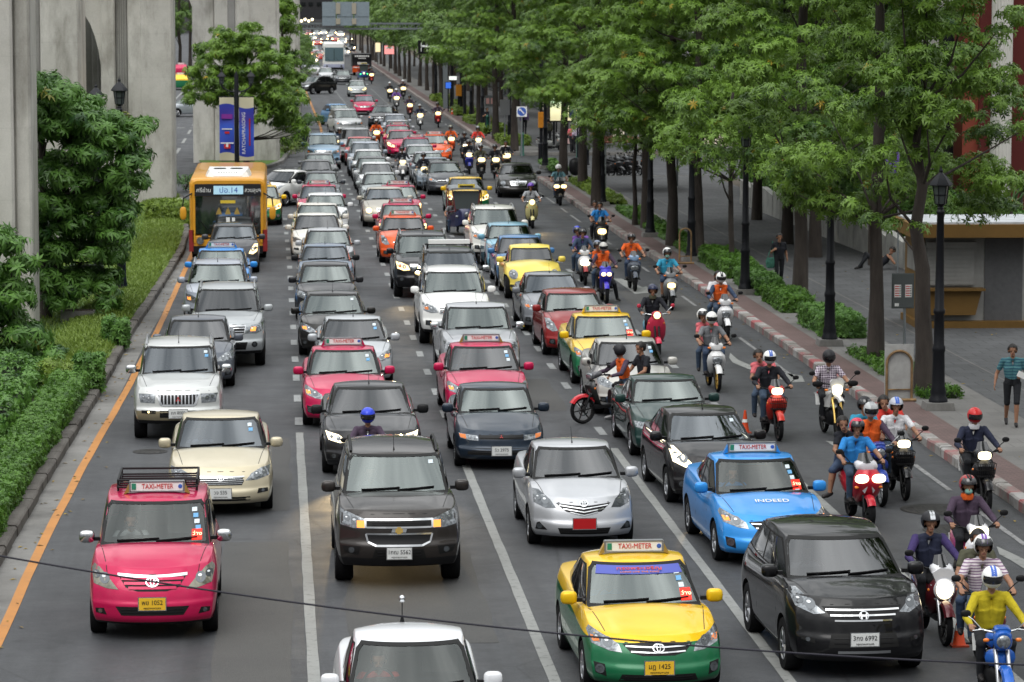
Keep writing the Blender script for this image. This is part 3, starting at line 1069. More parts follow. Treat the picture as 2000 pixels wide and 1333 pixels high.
 add('panel_gap', mb, ['seal'], None, 60)
 if d['hl']:
  for s in (1, -1):
   mb = MB()
   pol = d['hl'] if s > 0 else mir(d['hl'])
   bs.patch(mb, pol, 'f', .006, 0, .05)
   h = add('headlight', mb, [d['hlmat']], None, 60)
   if d['lens_in']:
    cx = sum(a for a, _ in pol) / len(pol)
    cz = sum(b for _, b in pol) / len(pol)
    wd = max(a for a, _ in pol) - min(a for a, _ in pol)
    ht = max(b for _, b in pol) - min(b for _, b in pol)
    rr = min(wd, ht) * .24
    mb = MB()
    for k, (fx, fz, fr) in enumerate(((-.10, -.02, 1.0), (.20, .12, .72))):
     bs.patch(mb, ell(cx + s * wd * fx, cz + ht * fz, rr * fr, rr * fr, 14), 'f', .009 + k * .001, 0, .2)
     bs.patch(mb, ell(cx + s * wd * fx - rr * .15, cz + ht * fz + rr * fr * .3, rr * fr * .38, rr * fr * .26, 10), 'f', .012, 1, .2)
    add('reflector', mb, ['reflector', 'chrome'], h, 60)
   if d['amb']:
    mb = MB()
    pa = [(s * a, b) for a, b in d['amb']]
    bs.patch(mb, pa if s > 0 else pa[::-1], 'f', .010, 0, .06)
    add('turn_signal', mb, ['amber'], h, 60)
 if d['gr']:
  mb = MB()
  g = d['gr']
  bs.patch(mb, g, 'f', .004, 0, .06)
  x0, x1 = min(a for a, _ in g), max(a for a, _ in g)
  z0, z1 = min(b for _, b in g), max(b for _, b in g)
  def span(z):
   xs = []
   for (a, b), (c, e) in zip(g, g[1:] + g[:1]):
    if (b - z) * (e - z) < 0:
     xs.append(a + (c - a) * (z - b) / (e - b))
   return (min(xs), max(xs)) if len(xs) > 1 else None
  if d['slat'] == 'v':
   for i in range(d['bars']):
    x = x0 + (x1 - x0) * (i + 1) / (d['bars'] + 1)
    zz = .92
    bs.patch(mb, rect(x - .012, x + .012, z0 + .02, z1 - .015), 'f', .022, 1, .12)
  elif d['slat'] == 'h':
   for i in range(d['bars']):
    z = z0 + (z1 - z0) * (i + .75) / (d['bars'] + .5)
    sp = span(z)
    if sp:
     a, b = sp[0] + .01, sp[1] - .01
     nseg = 6
     pts = [(a + (b - a) * j / nseg, z - d.get('vee', 0) * (1 - abs(2 * j / nseg - 1))) for j in range(nseg + 1)]
     for q in band(pts, d.get('barw', .015)):
      bs.patch(mb, q, 'f', .016, 1, .2)
  if d['chrome_top']:
   for q in band([(x0, z1), (x0 / 2, z1 - .004), (0, z1 - .006), (x1 / 2, z1 - .004), (x1, z1)], d['chrome_top']):
    bs.patch(mb, q, 'f', .018, 1, .2)
  if d.get('frame'):
   for (a, b), (c, e) in zip(g, g[1:] + g[:1]):
    nx, nz = (e - b), -(c - a)
    ln = math.hypot(nx, nz) or 1
    w = d['frame'] / 2
    nx, nz = nx / ln * w, nz / ln * w
    bs.patch(mb, [(a - nx, b - nz), (a + nx, b + nz), (c + nx, e + nz), (c - nx, e - nz)], 'f', .014, 1, .15)
  gi = add('grille', mb, [d['grmat'], d['barmat']], None, 60)
 for pol in (d['intake'] or []):
  mb = MB()
  bs.patch(mb, pol, 'f', .004, 0, .08)
  x0, x1 = min(a for a, _ in pol), max(a for a, _ in pol)
  z0, z1 = min(b for _, b in pol), max(b for _, b in pol)
  for i in range(2):
   z = z0 + (z1 - z0) * (i + 1) / 3
   for q in band([(x0 + .08, z), (0, z), (x1 - .08, z)], .012):
    bs.patch(mb, q, 'f', .012, 1, .2)
  add('air_intake', mb, ['seal', 'black_trim'], None, 60)
 if d['lip']:
  mb = MB()
  for q in d['lip']:
   bs.patch(mb, q, 'f', .012, 0, .12)
  add('bumper_trim', mb, [d.get('lipm', 'chrome')], None, 60)
 if d['fog']:
  for s in (1, -1):
   pol = d['fog'] if s > 0 else mir(d['fog'])
   mb = MB()
   bs.patch(mb, pol, 'f', .004, 0, .06)
   cx = sum(a for a, _ in pol) / len(pol)
   cz = sum(b for _, b in pol) / len(pol)
   ht = max(b for _, b in pol) - min(b for _, b in pol)
   bs.patch(mb, ell(cx, cz, ht * .33, ht * .33, 12), 'f', .010, 1, .2)
   add('fog_light', mb, ['seal', 'lamp_warm' if d['foglit'] else 'lens_dark'], None, 60)
 if d['emblem']:
  kind, ez = d['emblem'][:2]
  es = d['emblem'][2] if len(d['emblem']) > 2 else 1.
  mb = MB()
  offe = .03
  if kind == 'oval':                          # three interlocking ovals
   for q in ring(0, ez, .075 * es, .052 * es, .012 * es, 22) + ring(0, ez + .004, .026 * es, .045 * es, .009 * es, 14) + ring(0, ez + .022 * es, .055 * es, .02 * es, .009 * es, 16):
    bs.patch(mb, q, 'f', offe, 0, .3)
  elif kind == 'bow':                         # slanted cross
   bs.patch(mb, [(-.115, ez - .026), (-.05, ez - .026), (-.035, ez + .026), (-.10, ez + .026)], 'f', offe, 1, .3)
   bs.patch(mb, [(.05, ez + .026), (.035, ez - .026), (.10, ez - .026), (.115, ez + .026)], 'f', offe, 1, .3)
   bs.patch(mb, [(-.055, ez - .028), (-.03, ez - .028), (-.03, ez - .05), (.03, ez - .05), (.03, ez - .028), (.055, ez - .028), (.055, ez + .028), (.03, ez + .028), (.03, ez + .05), (-.03, ez + .05), (-.03, ez + .028), (-.055, ez + .028)], 'f', offe + .002, 0, .3)
  elif kind == 'aitch':
   for q in ring(0, ez, .065, .055, .01, 4 * 5):
    bs.patch(mb, q, 'f', offe, 0, .3)
   for x, dx in ((-.03, -.008), (.03, .008)):
    bs.patch(mb, [(x - .010 - dx * .2, ez - .036), (x + .010 - dx * .2, ez - .036), (x + .010 + dx, ez + .038), (x - .010 + dx, ez + .038)], 'f', offe, 0, .3)
   bs.patch(mb, rect(-.026, .026, ez - .010, ez + .008), 'f', offe, 0, .3)
  elif kind == 'diamond':
   for a in (90, 210, 330):
    c, s_ = math.cos(R(a)), math.sin(R(a))
    c2, s2 = math.cos(R(a + 30)), math.sin(R(a + 30))
    c3, s3 = math.cos(R(a - 30)), math.sin(R(a - 30))
    k = .06 * es
    bs.patch(mb, [(0, ez), (k * .58 * c3, ez + k * .58 * s3), (k * c, ez + k * s_), (k * .58 * c2, ez + k * .58 * s2)], 'f', offe, 0, .3)
  elif kind == 'disc':
   for q in ring(0, ez, .05 * es, .05 * es, .012, 18):
    bs.patch(mb, q, 'f', offe, 0, .3)
  elif kind == 'star':
   for a in (90, 210, 330):
    bs.patch(mb, [(0 - .008, ez), (.008, ez), (.06 * math.cos(R(a)) + .004, ez + .06 * math.sin(R(a))), (.06 * math.cos(R(a)) - .004, ez + .06 * math.sin(R(a)))], 'f', offe, 0, .3)
   for q in ring(0, ez, .07, .07, .010, 20):
    bs.patch(mb, q, 'f', offe, 0, .3)
  em = {'oval': ['chrome'], 'bow': ['gold', 'chrome'], 'diamond': [d.get('embm', 'chrome')]}.get(kind, ['chrome'])
  add('emblem', mb, em, None, 60)
 for s in (1, -1):
  mb = MB()
  mz = d['mz'] or hc + .07
  yy = Y0 + yc + .50
  mb.ball((s * (W / 2 + .07), yy, mz), (.110, .075, .088), 14, 0, .62)
  mb.box((s * (W / 2 - .03), yy + .02, mz - .035), (.16, .07, .05), 1)
  mb.box((s * (W / 2 + .07), yy + .068, mz), (.17, .012, .11), 2)
  add('side_mirror', mb, [d['mirm'], 'black_trim', 'chrome'], None, 50)
 r = d['r']
 for s in (1, -1):
  for yy in (fy, ry):
   mb = MB()
   xo, xi = s * (W / 2 - .012), s * (W / 2 - .012 - d.get('tw', .205))
   mb.lathe([(r * .60, xi), (r * .93, xi), (r, xi + s * .03), (r, xo - s * .03), (r * .95, xo), (r * .66, xo), (r * .62, xo - s * .02)], 28, (0, yy, r), 'x')
   w = add('wheel', mb, ['tyre'], None, 50)
   mb = MB()
   mb.lathe([(r * .63, xo - s * .01), (r * .58, xo - s * .03), (r * .55, xo - s * .09), (.02, xo - s * .10)], 24, (0, yy, r), 'x', 1)
   for k in range(7):
    a = 2 * PI * k / 7
    c1, s1 = math.cos(a), math.sin(a)
    mb.tube([(xo - s * .035, yy + c1 * .05, r + s1 * .05), (xo - s * .028, yy + c1 * r * .58, r + s1 * r * .58)], [.034, .022], 6)
   mb.lathe([(.06, xo - s * .03), (.05, xo - s * .018), (0, xo - s * .016)], 14, (0, yy, r), 'x')
   mb.lathe([(r * .64, xo - s * .014), (r * .60, xo - s * .006), (r * .56, xo - s * .02)], 24, (0, yy, r), 'x')
   add('rim', mb, [d['rimc'], 'black_trim'], w, 40)
 if d['rails']:
  for s in (1, -1):
   mb = MB()
   pts = []
   for i in range(9):
    t = i / 8
    yy = Y0 + d['yt'] + .25 + (d['yr'] - d['yt'] - .35) * t
    q, n = cs.cast(s * (d['wr'] - .05), yy, 't')
    pts.append(q + Vector((0, 0, .05 * min(1, 5 * t, 5 * (1 - t)) + .008)))
   mb.tube(pts, .022, 8)
   add('roof_rail', mb, [d.get('railm', 'rim')], None)
 q, n = cs.cast(0, Y0 + d['yt'] + .16 if d.get('ant', True) else Y0 + d['yr'], 't')
 mb = MB()
 mb.tube([q, q + Vector((0, .05, .05)), q + Vector((0, .22, .24))], [.014, .005, .003], 6)
 add('antenna', mb, ['rubber'], None)
 for s in (1, -1):
  mb = MB()
  bs.patch(mb, rect(s * W / 2 * .56, s * W / 2 * .84, d['hd'] - .28, d['hd'] - .12) if s > 0 else rect(s * W / 2 * .84, s * W / 2 * .56, d['hd'] - .28, d['hd'] - .12), 'b', .006, 0, .08)
  add('tail_light', mb, ['emblem_red'], None, 60)
 d['parts'], d['bskin'], d['cskin'] = parts, body_skin, cs
LIT = {'head': 'lamp_lit', 'warm': 'lamp_warm'}
SKIP_FAR = {'seats', 'steering_wheel', 'wiper', 'panel_gap', 'antenna', 'reflector', 'air_intake', 'rear_window', 'tail_light', 'emblem', 'turn_signal'}
def car(model, px, py, color, label, heading=0., color2=None, metallic=.3, group='cars in the traffic jam', cat='car', name='car', plate=None, platem=None,
  taxi=None, lit=None, far=0, dy=0., stickers=0, led=False, mirror=None, dx=0., z0=0., back=False, dark_interior=None, tint=None):
 d = MODELS[model]
 if 'parts' not in d:
  build_model(model)
 zt = d['zt'] - .05
 P = at(px, py, zt + z0)
 off = d['yt'] - d['L'] / 2
 h = R(heading) + (PI if back else 0)
 ox = P.x + math.sin(h) * off + dx
 oy = P.y - math.cos(h) * off + dy
 root = thing(name, label, cat, (ox, oy, z0), h, group)
 pm = paint(color, metallic)
 pm2 = paint(color2, metallic) if color2 else pm
 mk = {'paint': pm, 'paint2': pm2}
 if mirror:
  mk['mirror'] = MATS[mirror]
 objs = []
 for nm, me, mats, par in d['parts']:
  if nm == 'antenna' and (taxi or len(CARS) % 3 == 1):
   objs.append(None)
   continue
  if far and (nm in SKIP_FAR or (far > 1 and nm in ('rim', 'wheel', 'side_window', 'fog_light') and (far > 2 or nm != 'wheel'))):
   objs.append(None)
   continue
  o = bpy.data.objects.new(nm, me)
  COL.objects.link(o)
  o.parent = root if par is None or objs[par] is None else objs[par]
  for i, m in enumerate(mats):
   if m in mk:
    o.material_slots[i].link = 'OBJECT'
    o.material_slots[i].material = mk[m]
   if nm == 'side_mirror' and i == 0 and mirror:
    o.material_slots[i].link = 'OBJECT'
    o.material_slots[i].material = MATS[mirror]
   if nm == 'windscreen' and i == 0:
    o.material_slots[0].link = 'OBJECT'
    o.material_slots[0].material = MATS['windscreen_' + (tint or ('glass', 'glass', 'blue', 'glass', 'tinted')[len(CARS) % 5])]
   if nm == 'headlight' and lit in ('head', 'warm', 'far'):
    o.material_slots[0].link = 'OBJECT'
    o.material_slots[0].material = MATS[{'head': 'lamp_lit', 'warm': 'lamp_warm', 'far': 'lamp_queue' if far else 'lamp_far'}[lit]]
   if nm == 'turn_signal' and lit == 'amber':
    o.material_slots[0].link = 'OBJECT'
    o.material_slots[0].material = MATS['amber_lit']
  objs.append(o)
 Y0 = -d['L'] / 2
 if plate:
  x, z = d['plate']
  q, n = d['bskin'].cast(x, z, 'f')
  mb = MB()
  mb.box((x, q.y - .016, z), (.36, .02, .165), 0)
  mb.box((x, q.y - .012, z), (.385, .016, .19), 1)
  po = obj('license_plate', mb, [platem or d['platem'], 'chrome'], root)
  if plate[0]:
   text_obj('plate_lettering', plate[0], .088, 'ink', (x, q.y - .028, z + .018), parent=po, scale=(.92, 1, 1))
   text_obj('plate_lettering', plate[1], .036, 'ink', (x, q.y - .028, z - .056), parent=po)
 if taxi:
  yy = Y0 + d['yt'] + .38
  q, n = d['cskin'].cast(0, yy, 't')
  z = q.z + .085
  mb = MB()
  mb.box((0, yy, z), (.74, .09, .125), 0)
  mb.box((0, yy, z + .069), (.77, .11, .016), 1)
  mb.box((0, yy, z - .069), (.77, .11, .016), 1)
  for s in (1, -1):
   mb.box((s * .38, yy, z), (.025, .11, .14), 1)
   mb.prism([(s * .394, z - .08), (s * .47, z - .11), (s * .394, z + .04)], yy - .05, yy + .05, 2)
  so = obj('taxi_sign', mb, ['sign_white', 'rim', taxi if isinstance(taxi, str) else pm], root)
  if not far:
   text_obj('sign_lettering', 'TAXI-METER', .098, 'sign_red', (.01, yy - .05, z), parent=so, scale=(.82, 1, 1), extrude=.003)
   mb = MB()
   mb.box((-.325, yy - .049, z), (.06, .01, .085), 0)
   mb.lathe([(.0, yy - .053), (.03, yy - .051), (.03, yy - .045)], 14, (.33, 0, z), 'y', 1)
   obj('sign_badge', mb, ['sign_green', 'sign_blue'], so)
 if led:
  cs = d['cskin']
  x, z = d['wbelt'] - .24, d['hc'] + .10
  mb = MB()
  cs.patch(mb, rect(x - .07, x + .07, z - .06, z + .06), 'f', .013, 0, .3)
  lo = obj('vacant_lamp', mb, ['led_red'], root)
  q, n = cs.cast(x, z, 'f')
  n = n.normalized()
  tilt = math.atan2(-n.y, n.z)
  text_obj('lamp_lettering', 'ว่าง', .10, 'led_text', q + n * .022, rot=(tilt, 0, 0), parent=lo)
 if stickers and not far:
  cs = d['cskin']
  mb = MB()
  x = d['wr'] - .16
  for i in range(stickers):
   z = d['zt'] - .14 - i * .07
   cs.patch(mb, rect(x + i * .018 - .035, x + i * .018 + .035, z - .024, z + .024), 'f', .011, i % 2, .3)
  obj('windscreen_sticker', mb, ['sticker', 'sticker_blue'], root)
 root['_model'] = model
 CARS.append((root, model))
 return root, objs
CARS = []
car_model('corolla', L=4.54, W=1.76, H=1.48, wb=2.6, fo=.92, hf=.735, hc=.99, hd=1.06, yc=1.22, yt=2.08, yr=3.1, yb=3.95, zt=1.43, wr=.57, wbelt=.80,
   hl=[(.45, .60), (.60, .615), (.80, .68), (.83, .80), (.80, .85), (.60, .76), (.48, .69)], amb=[(.70, .70), (.78, .70), (.80, .76), (.72, .76)],
   gr=[(-.44, .70), (-.34, .60), (-.2, .565), (.2, .565), (.34, .60), (.44, .70), (.2, .715), (-.2, .715)], bars=2, vee=.015,
   plate=(0, .425), intake=[[(-.50, .25), (.50, .25), (.46, .34), (-.46, .34)]], fog=[(.64, .30), (.77, .34), (.79, .47), (.66, .45)], emblem=('oval', .645, 1.0))
car_model('corolla_two', **{k: v for k, v in MODELS['corolla'].items()})
MODELS['corolla_two']['split'] = (.70, .86)
car_model('vios', L=4.3, W=1.70, H=1.47, wb=2.55, fo=.82, hf=.76, hc=1.0, hd=1.07, yc=1.08, yt=1.92, yr=3.0, yb=3.75, zt=1.42, wr=.55, wbelt=.775, hlmat='lens_dark',
   hl=[(.44, .665), (.60, .655), (.77, .72), (.77, .90), (.68, .90), (.52, .78)], gr=[(-.44, .735), (-.28, .61), (0, .565), (.28, .61), (.44, .735), (.2, .71), (0, .69), (-.2, .71)], bars=3, vee=.05, barw=.013,
   plate=(0, .43), intake=[[(-.38, .26), (.38, .26), (.42, .36), (-.42, .36)]], fog=[(.58, .32), (.76, .32), (.74, .42), (.70, .44)], emblem=('oval', .72, .9))
car_model('camry', L=4.8, W=1.795, H=1.49, wb=2.72, fo=.95, hf=.76, hc=1.0, hd=1.08, yc=1.3, yt=2.15, yr=3.2, yb=4.05, zt=1.44, wr=.585, wbelt=.82,
   hl=[(.42, .60), (.62, .605), (.82, .66), (.84, .80), (.70, .79), (.52, .71)], gr=[(-.36, .53), (.36, .53), (.40, .60), (.36, .665), (-.36, .665), (-.40, .60)], bars=4, barw=.007, chrome_top=.018,
   plate=(0, .40), intake=[[(-.5, .27), (.5, .27), (.5, .34), (-.5, .34)]], fog=[(.62, .38), (.80, .40), (.80, .46), (.64, .46)], emblem=('oval', .635, .8))
car_model('lancer', L=4.29, W=1.69, H=1.395, wb=2.5, fo=.86, r=.29, hf=.68, hc=.92, hd=.98, yc=1.25, yt=2.0, yr=2.95, yb=3.65, zt=1.345, wr=.56, wbelt=.775, mirm='paint',
   nose=((0, .06), (.13, 0), (.42, -.02), (.48, .05), (.62, .06), (.85, .08), (1, .2)),
   hl=[(.42, .555), (.62, .565), (.74, .59), (.77, .67), (.44, .645)], amb=[(.64, .58), (.74, .60), (.76, .66), (.65, .655)], lens_in=False,
   gr=[(-.41, .58), (.41, .58), (.42, .655), (-.42, .655)], bars=1, barmat='black_trim', barw=.03, plate=(0, .38),
   intake=[[(-.62, .30), (.62, .30), (.62, .42), (-.62, .42)]], emblem=('diamond', .615, .6), embm='emblem_red')
MODELS['lancer']['embm'] = 'emblem_red'
car_model('bmw', L=4.9, W=1.86, H=1.47, wb=2.95, fo=.83, r=.335, hf=.77, hc=.99, hd=1.04, yc=1.5, yt=2.3, yr=3.3, yb=4.15, zt=1.42, wr=.58, wbelt=.84, mirm='black_trim',
   hl=[(.44, .64), (.60, .625), (.80, .67), (.85, .80), (.62, .76)], gr=[(-.24, .60), (-.04, .60), (-.04, .76), (.04, .76), (.04, .60), (.24, .60), (.24, .77), (-.24, .77)], bars=0, frame=.02,
   plate=(0, .42), intake=[[(-.5, .26), (.5, .26), (.5, .36), (-.5, .36)]], fog=[(.62, .32), (.78, .34), (.78, .44), (.64, .44)], emblem=('disc', .82))
car_model('civic', L=4.5, W=1.75, H=1.45, wb=2.7, fo=.88, hf=.73, hc=.98, hd=1.05, yc=1.05, yt=2.0, yr=3.05, yb=3.9, zt=1.40, wr=.56, wbelt=.80,
   hl=[(.42, .62), (.60, .60), (.80, .66), (.83, .82), (.72, .81), (.52, .70)], amb=[(.66, .67), (.76, .68), (.78, .74), (.68, .74)],
   gr=[(-.42, .62), (.42, .62), (.46, .72), (-.46, .72)], bars=1, barw=.022, plate=(0, .42),
   intake=[[(-.55, .25), (.55, .25), (.5, .36), (-.5, .36)]], fog=[(.64, .30), (.78, .32), (.78, .42), (.66, .42)], emblem=('aitch', .675))
car_model('sedan', L=4.35, W=1.71, H=1.47, wb=2.55, fo=.84, hf=.74, hc=.98, hd=1.05, yc=1.1, yt=1.93, yr=3.0, yb=3.75, zt=1.41, wr=.55, wbelt=.78,
   hl=[(.44, .63), (.60, .61), (.79, .67), (.80, .82), (.66, .80), (.50, .70)], gr=[(-.40, .62), (.40, .62), (.43, .71), (-.43, .71)], bars=2, plate=(0, .42),
   intake=[[(-.5, .25), (.5, .25), (.45, .36), (-.45, .36)]], fog=[(.62, .30), (.76, .32), (.76, .42), (.64, .42)], emblem=('disc', .67))
car_model('sedan_nineties', L=4.45, W=1.70, H=1.39, wb=2.62, fo=.88, r=.295, hf=.68, hc=.93, hd=.99, yc=1.25, yt=2.0, yr=2.95, yb=3.7, zt=1.345, wr=.55, wbelt=.775,
   hl=[(.42, .56), (.60, .56), (.77, .60), (.79, .70), (.62, .69), (.45, .66)], gr=[(-.36, .58), (.36, .58), (.38, .66), (-.38, .66)], bars=2, chrome_top=.02, plate=(0, .38),
   intake=[[(-.5, .26), (.5, .26), (.5, .36), (-.5, .36)]], emblem=('aitch', .62))
car_model('mercedes', L=4.8, W=1.82, H=1.45, wb=2.85, fo=.85, hf=.74, hc=.97, hd=1.03, yc=1.45, yt=2.2, yr=3.2, yb=4.1, zt=1.40, wr=.57, wbelt=.82, lens_in=False,
   hl=ell(.66, .65, .11, .10, 16), gr=[(-.30, .56), (.30, .56), (.36, .73), (-.36, .73)], bars=4, frame=.03, barw=.012, plate=(0, .40),
   lip=[rect(-.86, -.40, .47, .50), rect(.40, .86, .47, .50)], intake=[[(-.5, .24), (.5, .24), (.5, .33), (-.5, .33)]], emblem=('star', .80))
car_model('hatch', L=3.85, W=1.69, H=1.51, wb=2.43, fo=.78, hf=.80, hc=1.02, hd=1.02, yc=.98, yt=1.72, yr=3.1, yb=3.72, zt=1.45, wr=.56, wbelt=.78,
   hl=[(.50, .64), (.64, .62), (.76, .70), (.78, .92), (.68, .92), (.58, .80)], gr=[(-.38, .68), (.38, .68), (.40, .74), (-.40, .74)], bars=1, plate=(0, .46),
   intake=[[(-.42, .27), (.42, .27), (.36, .40), (-.36, .40)]], fog=[(.56, .30), (.72, .33), (.70, .44), (.58, .44)], emblem=('disc', .71))
car_model('fiesta', L=4.2, W=1.72, H=1.49, wb=2.49, fo=.83, hf=.80, hc=1.03, hd=1.05, yc=.98, yt=1.85, yr=3.1, yb=3.85, zt=1.43, wr=.55, wbelt=.80,
   hl=[(.44, .70), (.60, .68), (.78, .76), (.80, .98), (.72, .98), (.56, .82)], gr=[(-.40, .70), (.40, .70), (.40, .75), (-.40, .75)], bars=1, plate=(0, .50),
   intake=[[(-.36, .28), (.36, .28), (.50, .46), (-.50, .46)]], fog=ell(.66, .40, .075, .075, 14), emblem=('disc', .72))
car_model('crv', L=4.55, W=1.82, H=1.68, wb=2.62, fo=.93, r=.345, gc=.25, hf=.93, hc=1.15, hd=1.10, yc=1.10, yt=1.98, yr=3.7, yb=4.4, zt=1.61, wr=.60, wbelt=.83, mirm='paint',
   hl=[(.48, .80), (.62, .78), (.82, .86), (.86, 1.04), (.76, 1.05), (.60, .90)], gr=[(-.52, .88), (-.34, .66), (.34, .66), (.52, .88), (.3, .885), (-.3, .885)], bars=3, barw=.020,
   plate=(0, .48), intake=[[(-.46, .37), (.46, .37), (.42, .55), (-.42, .55)]], lip=[band([(-.40, .285), (-.34, .315), (.34, .315), (.40, .285)], .03)[1]], lipm='rim',
   fog=[(.62, .42), (.78, .46), (.78, .50), (.62, .48)], emblem=('aitch', .765))
SUVN = ((0, .06), (.13, .01), (.2, -.02), (.42, -.03), (.48, .02), (.68, .035), (.86, .06), (1, .16))
car_model('trailblazer', L=4.88, W=1.90, H=1.84, wb=2.85, fo=.93, r=.385, gc=.33, hf=1.03, hc=1.24, hd=1.15, yc=1.38, yt=2.12, yr=4.15, yb=4.7, zt=1.78, wr=.63, wbelt=.86, nose=SUVN, rails=True, bow=.22, railm='black_trim',
   hl=[(.49, .80), (.68, .80), (.86, .84), (.86, 1.05), (.74, 1.02), (.50, .93)], amb=[(.50, .81), (.62, .81), (.62, .91), (.50, .91)],
   gr=[(-.46, .60), (-.34, .55), (.34, .55), (.46, .60), (.49, .72), (-.49, .72)], bars=0, frame=.026, plate=(0, .44), mirm='paint',
   intake=[[(-.46, .83), (.46, .83), (.48, .91), (-.48, .91)], [(-.40, .36), (.40, .36), (.36, .50), (-.36, .50)]],
   lip=band([(-.50, .925), (-.2, .925), (.2, .925), (.50, .925)], .03) + band([(-.48, .815), (-.2, .815), (.2, .815), (.48, .815)], .025) + [rect(-.51, -.48, .81, .935), rect(.48, .51, .81, .935)],
   fog=[(.60, .41), (.80, .44), (.84, .54), (.57, .54)], emblem=('bow', .77, 1.))
car_model('montero', L=4.6, W=1.78, H=1.80, wb=2.72, fo=.85, r=.37, gc=.36, hf=.98, hc=1.20, hd=1.15, yc=1.35, yt=1.98, yr=4.0, yb=4.45, zt=1.73, wr=.62, wbelt=.80, nose=SUVN, rails=True, mirm='chrome', split=(.62, .62),
   bow=.2, hl=[(.46, .72), (.74, .73), (.78, .90), (.44, .90)], gr=[(-.32, .68), (.32, .68), (.42, .90), (-.42, .90)], bars=11, slat='v', frame=.035, plate=(0, .52),
   intake=[[(-.36, .44), (.36, .44), (.36, .58), (-.36, .58)]], fog=[(.44, .52), (.72, .52), (.72, .58), (.44, .58)], foglit=True, emblem=('diamond', .79, 1.), embm='emblem_red')
MODELS['montero']['embm'] = 'emblem_red'
car_model('suv', L=4.75, W=1.84, H=1.82, wb=2.75, fo=.90, r=.38, gc=.34, hf=1.0, hc=1.22, hd=1.15, yc=1.32, yt=2.0, yr=4.1, yb=4.6, zt=1.75, wr=.62, wbelt=.83, nose=SUVN, rails=True, bow=.24,
   hl=[(.46, .80), (.64, .78), (.82, .84), (.85, 1.02), (.70, 1.0), (.52, .92)], amb=[(.70, .86), (.79, .87), (.80, .93), (.71, .93)], gr=[(-.42, .78), (.42, .78), (.45, .95), (-.45, .95)], bars=3, frame=.02, plate=(0, .52),
   intake=[[(-.45, .40), (.45, .40), (.50, .58), (-.50, .58)]], fog=[(.60, .46), (.78, .48), (.78, .60), (.64, .60)], emblem=('oval', .87))
car_model('everest', **{k: v for k, v in MODELS['suv'].items()})
MODELS['everest'].update(dict(hl=[(.44, .78), (.70, .77), (.86, .84), (.87, 1.02), (.60, .97), (.46, .92)], amb=[(.56, .83), (.68, .83), (.70, .92), (.58, .92)], bars=2, fog=ell(.66, .52, .07, .07, 14), emblem=('oval', .87, 1.)))
car_model('cuv', L=4.5, W=1.80, H=1.68, wb=2.62, fo=.9, r=.34, gc=.27, hf=.88, hc=1.12, hd=1.1, yc=1.15, yt=1.95, yr=3.7, yb=4.35, zt=1.61, wr=.60, wbelt=.82, rails=True,
   hl=[(.46, .70), (.62, .68), (.80, .74), (.83, .92), (.66, .88), (.50, .80)], amb=[(.68, .76), (.77, .77), (.78, .84), (.69, .84)], gr=[(-.40, .70), (.40, .70), (.44, .82), (-.44, .82)], bars=2, plate=(0, .48),
   intake=[[(-.5, .34), (.5, .34), (.46, .50), (-.46, .50)]], fog=[(.62, .38), (.77, .40), (.77, .50), (.64, .50)], emblem=('aitch', .76))
car_model('pickup', L=5.2, W=1.82, H=1.74, wb=3.05, fo=.90, r=.37, gc=.35, hf=.98, hc=1.18, hd=1.08, yc=1.35, yt=2.02, yr=3.0, yb=3.35, zt=1.68, wr=.60, wbelt=.80, nose=SUVN, bow=.2, pick=True, mirm='chrome', rails=False,
   hl=[(.46, .76), (.62, .74), (.82, .80), (.84, .98), (.68, .96), (.50, .88)], gr=[(-.40, .74), (.40, .74), (.44, .92), (-.44, .92)], bars=2, frame=.025, plate=(0, .52),
   intake=[[(-.45, .42), (.45, .42), (.46, .58), (-.46, .58)]], fog=ell(.66, .52, .06, .06, 12), emblem=('disc', .83))
car_model('innova', L=4.58, W=1.77, H=1.76, wb=2.75, fo=.85, r=.33, gc=.24, hf=.88, hc=1.16, hd=1.12, yc=1.05, yt=1.88, yr=3.9, yb=4.4, zt=1.69, wr=.62, wbelt=.82, mirm='chrome', hlmat='lens_yellowed', bow=.26, lens_in=True,
   nose=((0, .06), (.13, 0), (.42, .0), (.48, .03), (.62, .045), (.82, .12), (1, .27)),
   hl=[(.46, .67), (.62, .68), (.80, .73), (.84, .90), (.80, .965), (.72, .93), (.58, .80)], gr=[(-.46, .845), (-.36, .70), (-.2, .65), (.2, .65), (.36, .70), (.46, .845), (.2, .835), (-.2, .835)], bars=3, barw=.035, barmat='paint', chrome_top=None,
   lip=band([(-.47, .855), (-.2, .838), (0, .83), (.2, .838), (.47, .855)], .035), plate=(0, .49), platem='plate_yellow',
   intake=[[(-.42, .33), (.42, .33), (.50, .45), (-.50, .45)]], fog=[(.62, .33), (.77, .35), (.78, .41), (.66, .42)], emblem=('oval', .76, 1.2))
car_model('beetle', L=4.1, W=1.70, H=1.50, wb=2.51, fo=.80, r=.33, hf=.70, hc=1.0, hd=1.0, yc=1.25, yt=1.85, yr=2.7, yb=3.75, zt=1.42, wr=.52, wbelt=.70, dome=.05, hseam=False, bow=.55, crown=.09,
   hl=ell(.60, .72, .125, .135, 20), gr=None, plate=(0, .38), intake=[[(-.45, .24), (.45, .24), (.42, .32), (-.42, .32)]], fog=[(.56, .34), (.70, .36), (.70, .43), (.56, .43)], emblem=('disc', .74))
